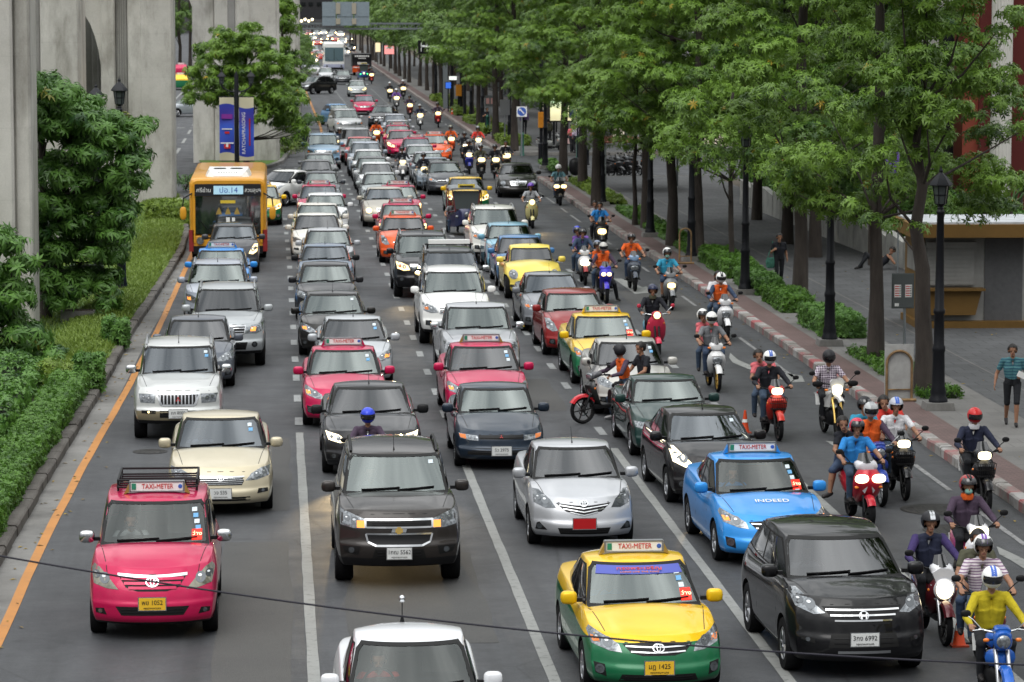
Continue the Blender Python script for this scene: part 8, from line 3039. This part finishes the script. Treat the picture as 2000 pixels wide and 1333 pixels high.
obj('windscreen_hanging', mb, ['gold', mat('thai_gold', (.62, .45, .05), .4), 'sign_white'], bws, smooth=0)
mat('coach_glass', (.10, .15, .17), .05, ior=1.9)
croot, cws = bus('far white coach with a tall windscreen at the end of the queue', X(651, 405), 405., 2.45, 11, 3.5, 'sign_white', mat('coach_lilac', (.36, .38, .50), .4), (1.3, 2.95), name='coach', dark='coach_glass')
mb = MB()
mb.box((0, -.03, 2.05), (.06, .06, 1.4))
obj('screen_pillar', mb, 'black_trim', croot, smooth=0)
root = thing('lettered_truck', 'far orange truck with a black front panel of white lettering', 'truck', (X(705, 385), 385., 0))
mb = MB()
mb.box((0, 3, 1.75), (2.2, 6, 1.5), 0)
mb.box((0, -.02, 2.05), (2.25, .12, .75), 1)
obj('box_body', mb, ['ink', 'black_trim'], root, smooth=0)
mb = MB()
for z, w, h in ((2.25, 1.7, .17), (2.0, .9, .10), (1.45, 1.1, .2)):
 for k in range(7):
  mb.box((-w / 2 + (k + .5) * w / 7, -.10, z), (w / 7 * .7, .02, h))
obj('lettering', mb, 'sign_white', root, smooth=0)
mb = MB()
mb.box((-.35, .4, .75), (1.5, 1.6, .7), 0)
mb.box((-.35, -.42, .95), (1.3, .06, .1), 1)
obj('cab', mb, [paint(ORNG), 'sign_white'], root)
for s in (-1, 1):
 mb = MB()
 mb.lathe([(.2, s * .7), (.38, s * .75), (.38, s * 1.0), (0, s * 1.0)], 18, (0, 1, .38), 'x')
 obj('wheel', mb, 'tyre', root)
# -- three wheelers
def tuk(label, px, py, c1, c2, roofm, lampm='lens', green=False, heading=0.):
 P = at(px, py)
 root = thing('three_wheeler', label, 'three wheeler', (P.x, P.y, 0), R(heading), 'three wheeled taxis')
 mb = MB()
 mb.loft([[(a * k, y, z) for a, z in ((-1, z0), (1, z0), (1, z1), (.8, z1 + .06), (-.8, z1 + .06), (-1, z1))] for y, k, z0, z1 in ((0, .20, .45, .85), (.10, .32, .38, .95), (.45, .42, .32, .85), (.9, .62, .30, .65), (1.4, .66, .30, .70), (2.4, .66, .32, .85))])
 obj('body', mb, paint(c1), root)
 mb = MB()
 mb.loft([[(x, y, z) for x, z in ((-.62, 1.68), (-.55, 1.76), (0, 1.80), (.55, 1.76), (.62, 1.68), (.55, 1.70), (0, 1.74), (-.55, 1.70))] for y in (.25, .8, 1.6, 2.5)])
 obj('canopy', mb, roofm, root)
 mb = MB()
 for s in (-1, 1):
  mb.tube([(s * .40, .35, .9), (s * .52, .40, 1.70)], .022, 6)
  mb.tube([(s * .64, 1.3, .65), (s * .60, 1.3, 1.72)], .022, 6)
  mb.tube([(s * .64, 2.4, .8), (s * .60, 2.4, 1.72)], .022, 6)
  mb.tube([(s * .40, .35, .92), (s * .64, 1.3, .80), (s * .64, 2.4, .92)], .022, 6)
 mb.tube([(-.42, .36, .98), (.42, .36, .98)], .02, 6)
 obj('frame', mb, paint(c2), root)
 mb = MB()
 mb.add([(-.42, .34, .98), (.42, .34, .98), (.50, .39, 1.66), (-.50, .39, 1.66), (-.42, .36, .98), (.42, .36, .98), (.50, .41, 1.66), (-.50, .41, 1.66)], [(0, 1, 2, 3), (7, 6, 5, 4)])
 obj('windscreen', mb, mat('clear_dark', (.05, .06, .06), .05, ior=1.8), root, smooth=0)
 mb = MB()
 mb.box((0, .33, 1.83), (.62, .05, .16), 0)
 mb.box((0, .30, 1.83), (.5, .02, .06), 1)
 obj('taxi_board', mb, [mat('board_yellow', (.65, .50, .05), .5), 'ink'], root, smooth=0)
 mb = MB()
 mb.box((0, 1.95, .68), (1.1, .5, .14), 0)
 mb.box((0, 2.2, .95), (1.1, .12, .5), 0)
 mb.box((0, 1.0, .62), (.5, .35, .12), 0)
 obj('seat', mb, 'bus_red', root, smooth=0)
 for x, y in ((0, .12), (-.6, 2.0), (.6, 2.0)):
  mb = MB()
  mb.lathe([(.12, x - .06), (.23, x - .065), (.25, x), (.23, x + .065), (.12, x + .06)], 18, (0, y, .25), 'x')
  w = obj('wheel', mb, 'tyre', root)
  mb = MB()
  mb.lathe([(.13, x - .05), (.02, x - .055), (.02, x + .055), (.13, x + .05)], 14, (0, y, .25), 'x')
  obj('rim', mb, 'rim', w)
 mb = MB()
 mb.ball((0, -.02, .80), (.10, .05, .10), 14)
 obj('headlight', mb, lampm, root)
 for s in (-1, 1):
  mb = MB()
  mb.ball((s * .36, .12, .72), (.07, .05, .05), 10)
  obj('side_lamp', mb, 'led_green' if green else 'lens', root)
 return root
tuk('three wheeler with a silver canopy and red blue sides beside the cream off roader', 912, 462, (.02, .025, .07), (.16, .02, .03), mat('canopy_silver', (.30, .32, .34), .35, .5))
t2 = tuk('far three wheeler with two green lamps beside the lettered truck', 711, 158, (.03, .08, .25), (.30, .05, .03), 'canopy_silver', 'lamp_far', True)
person('rider_tee', (CARS[0][0].location.x * 0 + at(893, 468).x, at(912, 462).y + .95, -.22), 0, 'driver in grey sitting behind the bar of the silver canopied three wheeler', 'cloth_grey', legs='jeans', hair='short', sc=.92)
# -- motorcycles and riders
GR, GP, GB = 'motorcycle riders', 'passengers on the motorcycles', 'motorcycles among the traffic'
H = lambda c: MATS[c] if isinstance(c, str) else paint(c, .1)
def two(kind, px, py, blabel, body, rl, fig='rider', bk=None, pas=None, **kw):
 org, h = bike(kind, px, py, blabel, body, **(bk or {}))
 ride(org, h, fig, rl, group=GR, **kw)
 if pas:
  pl, pf, pk = pas
  ride(org, h, pf, pl, group=GP, **pk)
 return org, h
two('naked', 1962, 1402, 'blue street motorcycle with chrome forks at the bottom right corner', (.015, .10, .42), 'rider in the yellow jacket and striped white helmet at the bottom right', 'rider_coat', dict(lamp='lens', rim='rim', fork='rim', heading=-1),
 top='cloth_yellow', legs='trousers_dark', helmet='full', hcol='sign_white', stripe='sign_blue')
two('scooter', 1936, 1322, 'dark red scooter hidden behind the yellow jacket rider', (.16, .012, .02), 'rider in a striped shirt and white helmet behind the yellow jacket', 'rider_tee', dict(heading=-4, lamp='lens'),
 ('passenger in an olive tee behind the striped shirt rider', 'passenger', dict(top='cloth_khaki', legs='cloth_denim', hair='short')), top='cloth_striped', legs='jeans', helmet='open', hcol='sign_white', stripe='cloth_violet')
two('fino', 1846, 1262, 'maroon scooter with a large round white framed headlamp', (.09, .012, .018), 'rider in a purple navy jacket and glossy black helmet', 'rider', dict(accent=(.62, .62, .64), lamp='lamp_lit', heading=3, fork='rim', big=1.15),
 top='cloth_navy', sleeves='cloth_purple', legs='trousers_dark', helmet='open', hcol='ink', stripe='rim', visor=False)
two('scooter', 1916, 1172, 'white and pink scooter with a wide glowing headlamp', (.62, .62, .64), 'rider with a green face mask and orange collar', 'rider_coat', dict(accent=(.62, .62, .64), body2=(.35, .03, .12), lamp='lamp_lit', big=1.2, heading=2),
 top='cloth_plum', legs='trousers_dark', helmet='open', hcol=H((.30, .02, .02)), stripe='ink', mask='mask_green', collar='cloth_orange')
two('underbone', 1926, 1004, 'black motorcycle with a front basket along the kerb', (.014, .014, .016), 'rider in a dark pullover and bright red helmet by the kerb', 'rider', dict(lamp='lamp_lit', basket=True, heading=2), top='cloth_navy', legs='trousers_dark', helmet='full', hcol=H((.50, .02, .02)), collar='cloth_white')
two('underbone', 1768, 978, 'black motorcycle with a basket under the white polo rider', (.013, .014, .017), 'rider in a white polo with a blue silver helmet', 'rider_tee', dict(lamp='lamp_lit', basket=True, heading=1),
 ('woman in red with tied hair behind the white polo rider', 'passenger_lean', dict(top='cloth_red', legs='cloth_denim', hair='long')), top='cloth_white', legs='jeans', helmet='open', hcol=H((.42, .44, .50)), stripe='sign_blue', visor=False)
two('naked', 1722, 990, 'blue motorcycle mostly hidden behind the red scooter', (.03, .06, .30), 'rider in an orange vest and silver checked helmet', 'rider_coat', dict(lamp='lens', rim='rim', heading=3),
 ('passenger in light blue behind the orange vest rider with the silver helmet', 'passenger', dict(top='cloth_cyan', legs='jeans', helmet='open', hcol='ink')), top='cloth_plum', vest='cloth_orange', legs='trousers_dark', helmet='full', hcol=H((.45, .46, .46)), stripe='rim')
two('maxi', 1697, 1030, 'red sport scooter with white lamps and violet glow', (.40, .015, .03), 'rider in a bright blue tee with a red helmet and dark visor', 'rider_tee', dict(lamp='lamp_lit', heading=4, accent=(.55, .55, .58), big=1.25),
 ('girl sitting sideways behind the bright blue tee rider', 'passenger_side', dict(top='cloth_black', legs='cloth_denim', hair='long')), top='cloth_blue', legs='jeans', helmet='open', hcol=H((.55, .02, .06)))
two('dirt', 1638, 860, 'white trail motorcycle with a tall front wheel', (.62, .62, .60), 'rider in a plaid shirt with a glossy black helmet', 'rider_tee', dict(lamp='lamp_lit', fork='gold', heading=4), top='cloth_plaid', vest='cloth_plaid', legs='trousers_dark', helmet='full', hcol='ink')
two('underbone', 1521, 862, 'red motorcycle beside the orange cone', (.45, .03, .02), 'rider in a black top with a white and blue helmet', 'rider', dict(lamp='lamp_lit', basket=True, body2=(.02, .02, .02), heading=4),
 ('passenger in coral pink behind the black top rider', 'passenger_lean', dict(top='cloth_pink', legs='jeans', hair='short')), top='cloth_black', legs='jeans', helmet='full', hcol='sign_white', stripe='sign_blue')
two('scooter_low', 1402, 766, 'white scooter with a black leg shield beside the lane arrow', (.62, .62, .62), 'rider in a grey tee with a white helmet and backpack straps', 'rider_tee', dict(lamp='lens', accent=(.6, .6, .6), body2=(.02, .02, .02), rim='gold', heading=2),
 ('passenger in pink with a white helmet behind the grey tee rider', 'passenger_lean', dict(top='cloth_pink', legs='jeans', helmet='open', hcol='sign_white')), top='cloth_grey', legs='cloth_denim', helmet='full', hcol='sign_white')
two('scooter_low', 1419, 668, 'white scooter close behind the grey tee rider', (.60, .60, .61), 'rider in an orange striped vest with a white black helmet', 'rider', dict(lamp='lens', heading=2),
 ('long haired passenger in white behind the orange striped vest rider', 'passenger', dict(top='cloth_white', legs='jeans', hair='long')), top='cloth_denim', vest='cloth_orange', legs='jeans', helmet='full', hcol='sign_white', stripe='ink')
two('vespa', 1285, 697, 'red and light blue classic scooter with round mirrors', (.50, .03, .07), 'rider in a dark collar jacket on the red and blue scooter', 'rider', dict(lamp='lamp_warm', body2=(.08, .35, .50), mirrorc=(.5, .03, .06), heading=2), top='cloth_black', legs='trousers_dark', helmet='open', hcol=H((.02, .025, .06)), visor=False, collar='cloth_khaki')
two('scooter_low', 1312, 607, 'grey scooter with one lit lamp in the right lane', (.20, .21, .22), 'rider in a cyan tee and shorts with a white helmet', 'rider_shorts', dict(lamp='lamp_warm', heading=2), top='cloth_cyan', legs='cloth_denim', helmet='open', hcol='sign_white', mask='mask_green')
two('scooter_low', 1240, 570, 'dark scooter with blue trim left of the cyan tee rider', (.05, .06, .08), 'rider in an orange tee with a dark brown helmet', 'rider_tee', dict(lamp='lens', accent=(.20, .30, .45), heading=1), top='cloth_orange', legs='cloth_denim', helmet='open', hcol=H((.06, .035, .03)))
two('scooter_low', 1143, 558, 'white and red scooter with a glowing chest lamp', (.58, .57, .57), 'rider in a dark shirt with a black helmet on the white and red scooter', 'rider', dict(lamp='lamp_lit', accent=(.58, .58, .58), body2=(.25, .02, .02), fender=(.25, .02, .02), big=1.3),
 ('passenger with a blue helmet on the white and red scooter', 'passenger_lean', dict(top='cloth_violet', legs='jeans', helmet='open', hcol=H((.03, .05, .42)))), top='cloth_denim', legs='jeans', helmet='open', hcol='ink')
two('sport', 1184, 594, 'blue racing motorcycle with paired warm lamps', (.05, .04, .45), 'rider in an orange harness with a silver helmet', 'rider_foot_right', dict(lamp='lamp_warm', rim='rim', heading=0),
 ('passenger with a grey helmet peeking from behind the silver helmet', 'passenger_lean', dict(top='cloth_orange', legs='jeans', helmet='open', hcol=H((.15, .18, .25)))), top='cloth_plum', vest='cloth_orange', legs='trousers_dark', helmet='full', hcol=H((.48, .47, .44)))
two('scooter_low', 1176, 492, 'dark scooter with twin warm lamps by the kerb', (.045, .043, .04), 'bareheaded rider in a blue tee with an orange print', 'rider_tee', dict(lamp='lamp_warm', big=1.3),
 ('passenger in pale grey behind the bareheaded blue tee rider', 'passenger_lean', dict(top='cloth_steel', legs='cloth_black', hair='short')), top='cloth_blue', legs='trousers_dark', hair='short', vest='cloth_blue')
two('vespa', 1040, 447, 'pale yellow classic scooter on the open right lane', (.60, .55, .25), 'rider in a beige top with a purple cap helmet', 'rider_tee', dict(lamp='lamp_warm', heading=0, big=1.2), top='cloth_steel', legs='cloth_khaki', helmet='open', hcol=H((.14, .06, .38)), visor=False)
two('maxi', 1094, 402, 'black large scooter with two slanting yellow lamps', (.03, .03, .032), 'rider in a teal striped shirt with a small white helmet', 'rider_tee', dict(lamp='lamp_warm', big=1.3), top='cloth_teal_stripe', vest='cloth_teal_stripe', legs='cloth_denim', helmet='cap', hcol='sign_white', visor=False)
P = at(1138, 812)
hdg = R(-58)
org, h = bike('scooter', 1138, 828, 'black and red scooter turned across the lane beside the dark green saloon', (.02, .02, .022), accent=(.10, .10, .11), heading=-66, lamp='lens', fender=(.50, .02, .03))
ride(org, h, 'rider_astride', 'man in an orange vest astride the scooter turned across the lane', group=GR, top='cloth_plum', vest='cloth_orange', legs='jeans', shoes='shoe_white', helmet='open', hcol='ink', sc=.94)
ride(org + Vector((.0, .05, -.08)), h, 'passenger', 'bareheaded man in a dark shirt behind the orange vest scooter man', group=GP, top='cloth_black', legs='trousers_dark', hair='short')
two('scooter', 722, 1004, 'small dark scooter hidden behind the brown off roader', (.02, .02, .02), 'rider with a bright blue helmet between the brown off roader and the black saloon', 'rider', dict(lamp='lens'), top='cloth_plum', legs='trousers_dark', helmet='full', hcol=H((.02, .05, .55)))
FB = [('scooter', 787, 357, 'white scooter threading between the middle files', (.6, .6, .6), 'dark clad rider with a dark helmet on the threading white scooter', 'cloth_black', 'ink', 1.2),
  ('underbone', 829, 372, 'dark motorcycle between the dark grey saloon and the white scooter', (.02, .02, .02), 'rider bent between the two middle files, dark helmet', 'cloth_black', (.1, .1, .1), 1.3),
  ('underbone', 941, 352, 'dark motorcycle with a round lamp left of the black limousine', (.02, .02, .022), 'rider in khaki left of the black limousine', 'cloth_khaki', (.25, .25, .25), 1.5),
  ('scooter', 917, 341, 'blue motorcycle left of the khaki rider', (.02, .03, .25), 'rider in dark clothes on the blue motorcycle', 'cloth_black', (.10, .10, .11), 1.4),
  ('scooter', 909, 321, 'dark scooter with a bluish lamp behind the blue motorcycle', (.03, .03, .035), 'rider in black behind the blue motorcycle', 'cloth_black', (.02, .02, .02), 1.0),
  ('scooter', 935, 308, 'white fronted scooter under the red shirt rider', (.5, .5, .5), 'rider in a red shirt with a grey helmet', 'cloth_red', (.3, .31, .33), 1.4),
  ('underbone', 969, 352, 'dark motorcycle just behind the black limousine on its left', (.02, .02, .02), 'rider in black with a dark helmet behind the limousine', 'cloth_black', (.04, .04, .045), 1.5),
  ('underbone', 990, 343, 'dark motorcycle carrying a pale sack behind the black limousine', (.05, .04, .03), 'bareheaded rider in black with a pale sack behind him', 'cloth_black', None, 1.7),
  ('scooter', 882, 306, 'orange motorcycle right of the far orange taxi', (.5, .08, .02), 'rider in an orange jacket right of the far orange taxi', 'cloth_orange', (.3, .3, .2), 1.5),
  ('scooter', 736, 292, 'orange motorcycle between the far files', (.4, .10, .02), 'rider in orange with a white helmet between the far files', 'cloth_orange', (.7, .7, .7), 1.6),
  ('underbone', 664, 312, 'dark motorcycle beside the pale blue jeep', (.03, .03, .03), 'rider with a pale helmet beside the pale blue jeep', 'cloth_denim', (.6, .6, .6), 1.1),
  ('scooter', 856, 250, 'red motorcycle nearest the far kerb', (.35, .02, .02), 'rider in dark red nearest the far kerb', 'cloth_plum', (.03, .03, .03), 1.6),
  ('scooter', 821, 254, 'white fronted motorcycle in the empty far lane', (.55, .55, .55), 'rider in navy with a blue chest in the empty far lane', 'cloth_navy', (.3, .3, .3), 1.7),
  ('underbone', 801, 232, 'dark red motorcycle in the empty far lane', (.18, .03, .02), 'rider in brown red in the empty far lane', 'cloth_plum', (.02, .02, .02), 1.7),
  ('scooter', 775, 216, 'motorcycle with a bright lamp, front of the far trio', (.3, .3, .3), 'rider in violet, front of the far trio', 'cloth_violet', (.7, .7, .7), 1.8),
  ('underbone', 762, 200, 'dark motorcycle on the left of the far trio', (.02, .02, .02), 'rider with a white helmet on the left of the far trio', 'cloth_black', (.65, .65, .65), 1.8),
  ('underbone', 788, 195, 'dark motorcycle on the right of the far trio', (.03, .03, .03), 'rider with a white helmet on the right of the far trio', 'cloth_black', (.7, .7, .7), 1.9),
  ('scooter', 726, 165, 'red motorcycle by the far three wheeler with green lamps', (.35, .02, .02), 'rider by the far three wheeler with green lamps', 'cloth_plum', (.03, .03, .03), 1.9),
  ('scooter', 621, 178, 'motorcycle before the black car crossing sideways', (.2, .08, .03), 'rider before the black car crossing sideways', 'cloth_plum', (.05, .05, .05), 1.8)]
for kind, px, py, bl, bc, rl, top, hc, big in FB:
 lampy = 'lamp_far' if 'bluish' not in bl else 'lamp_lit'
 fr = py < 260
 org, h = bike(kind, px, py, bl, bc, lamp=lampy, big=big, far=fr)
 if hc is None:
  ride(org, h, 'rider', rl, group=GR, top=top, hair='short')
  mb = MB()
  mb.ball((0, .95, 1.15), (.30, .22, .28), 14, 0, .8)
  o = obj('sack', mb, mat('sack_pale', (.45, .42, .36), .9, noise=.2), loc=org, rotz=h)
  tag(o, 'pale bulging sack tied on the motorcycle behind the limousine', 'sack')
 else:
  ride(org, h, 'rider', rl, group=GR, top=top, helmet='open', hcol=H(hc), visor=not fr)
org, h = bike('scooter', 1098, 300, 'parked grey scooter at the side street corner', (.25, .26, .25), heading=55, lamp='lens', group=GB)
for i in range(4):
 p = at(1210 + i * 17, 348 - i * 3, .17)
 o_, h_ = bike('scooter', 0, 0, ['parked dark scooter under the red awning, leftmost of four', 'parked dark scooter under the red awning, second of four from the left', 'parked dark scooter under the red awning, third of four from the left', 'parked dark scooter under the red awning, rightmost of four'][i], (.03, .03, .035), heading=40, lamp='lens', group='parked scooters under the awning', loc=at(1212 + i * 17, 350 - i * 2, .0))
# -- people on the pavement
p = at(1521, 559, .17)
w1 = person('walker_woman', p, R(6), 'woman in black walking with a green shoulder bag', 'cloth_black', legs='trousers_dark', hair='short', sc=.98)
mb = MB()
mb.loft([[(.13 * k * math.cos(2 * PI * i / 12), .06 * k * math.sin(2 * PI * i / 12), z) for i in range(12)] for k, z in ((.7, -.30), (1.05, -.24), (1.1, -.08), (.85, .02))])
mb.tube([(-.10, 0, 0), (.02, .03, .28), (.06, .02, .52)], .012, 5)
mb.tube([(.10, 0, 0), (.06, -.02, .28), (.06, .0, .52)], .012, 5)
tag(obj('shoulder_bag', mb, mat('bag_green', (.05, .16, .12), .7, noise=.5, nscale=14), loc=p + Vector((-.26, -.04, .84))), 'green patterned shoulder bag hanging beside the woman in black', 'bag')
p = at(1976, 832, .17)
w2 = person('walker_man', p, R(-8), 'man in a teal banded shirt and dark shorts walking at the right edge', 'cloth_teal_band', legs='trousers_dark', shoes='shoe', hair='short', vest='cloth_teal_band', sc=.97)
mb = MB()
mb.box((0, 0, 0), (.20, .02, .12), 0, Matrix.Rotation(R(25), 3, 'Y'))
tag(obj('paper', mb, 'sign_white', loc=p + Vector((.14, -.26, 1.05))), 'folded white paper held by the man in the teal banded shirt', 'paper')
p = at(1718, 527, .17)
person('recliner', p, 0, 'person in dark clothes reclining against the low pale wall', 'cloth_black', legs='trousers_dark', hair='short')
p = at(1024, 264, .17)
person('walker_away', p, R(-10), 'person in a violet shirt walking away near the blue round sign', 'cloth_violet', legs='cloth_black', hair='short')
mb = MB()
mb.ball((0, 0, 0), (.15, .09, .22), 12, 0, .7)
tag(obj('rucksack', mb, 'black_bag', loc=p + Vector((-.12, -.18, 1.18))), 'black rucksack on the back of the person in the violet shirt', 'rucksack')
for px, py, fig, lab, top, hr in ((1117, 299, 'walker_woman', 'woman in pink by the side street corner holding a pale bag', 'cloth_pink', 'short'), (1126, 300, 'walker_away', 'person in a white hat beside the woman in pink', 'cloth_lilac', 'short'),
         (1071, 288, 'walker_away', 'person in brown standing behind the orange signal box', 'cloth_khaki', 'short'), (951, 259, 'walker_woman', 'small far pedestrian between two trunks', 'cloth_black', 'short')):
 p = at(px, py, .17)
 o = person(fig, p, .3, lab, top, legs='trousers_dark', hair=hr, helmet='cap' if 'hat' in lab else None, hcol=H((.7, .7, .72)), visor=False)
p = at(1116, 297, .17)
mb = MB()
mb.box((0, 0, 0), (.36, .14, .30))
mb.tube([(-.1, 0, .14), (0, 0, .30), (.1, 0, .14)], .012, 5)
tag(obj('carrier_bag', mb, mat('bag_pink', (.5, .34, .32), .7), loc=p + Vector((-.05, -.25, .62))), 'pale pink carrier bag hanging before the woman in pink', 'bag')
# -- the beams of lamps that visibly light the asphalt
def beam(x, y, z, tx, ty, watts, spread, name):
 l = bpy.data.lights.new(name, 'SPOT')
 l.energy, l.spot_size, l.spot_blend, l.color = watts, R(spread), .6, (1., .72, .36)
 l.shadow_soft_size = .06
 o = bpy.data.objects.new(name, l)
 COL.objects.link(o)
 o.location = (x, y, z)
 o.rotation_euler = (Vector((tx, ty, 0)) - Vector((x, y, z))).to_track_quat('-Z', 'Y').to_euler()
def beams(i, watts, dist, spread=34):
 root, m = CARS[i]
 d = MODELS[m]
 h = root.rotation_euler.z
 for s in (-1, 1):
  p = root.location + Vector((math.cos(h) * s * .62 + math.sin(h) * (d['L'] / 2 + .03), math.sin(h) * s * .62 - math.cos(h) * (d['L'] / 2 + .03), d['hf'] - .06))
  beam(p.x, p.y, p.z, p.x + math.sin(h) * dist, p.y - math.cos(h) * dist, watts, spread, 'headlight_beam')
for i, (root, m) in enumerate(CARS):
 L_b = root['label']
 if L_b.startswith('black saloon with bright headlamps'):
  beams(i, 190, 5.5, 28)
 elif L_b.startswith('black hatchback with glaring'):
  beams(i, 80, 5, 26)
 elif L_b.startswith('black jeep with a lit fog lamp'):
  beams(i, 45, 5)
p = at(1040, 447)
beam(p.x, p.y - .3, 1.0, p.x + .6, p.y - 3.6, 70, 30, 'headlight_beam')
DRV = {'pink people carrier': ('driver in a pale shirt inside the nearest pink taxi', 'cloth_steel', -.12), 'yellow and green taxi with a blue': ('driver in a blue shirt inside the nearest yellow green taxi', 'cloth_blue', -.32), 'silver saloon with a red': ('driver in white inside the silver saloon with the red plate', 'cloth_white', -.33),
  'dark brown off roader': ('driver in grey inside the dark brown off roader', 'cloth_grey', -.04), 'sky blue taxi': ('driver in a blue shirt inside the sky blue taxi', 'cloth_blue', -.32), 'champagne beige saloon': ('driver in white inside the champagne beige saloon', 'cloth_white', -.32),
  'white saloon cut off': ('driver in red inside the white saloon at the bottom edge', 'cloth_red', -.33), 'pink taxi with a lettered': ('driver in pale blue inside the middle pink taxi', 'cloth_cyan', -.32), 'glossy black family car': ('driver in white inside the glossy black family car', 'cloth_white', -.14)}
for root, m in CARS:
 for k, (lab, top, dz) in DRV.items():
  if root['label'].startswith(k):
   h = root.rotation_euler.z
   ly = -MODELS[m]['L'] / 2 + MODELS[m]['yt'] - .16
   q = root.location + Vector((-.36 * math.cos(h) - ly * math.sin(h), -.36 * math.sin(h) + ly * math.cos(h), dz))
   person('rider_tee', q, h, lab, top, hair='short', sc=.97, group='drivers behind the windscreens')
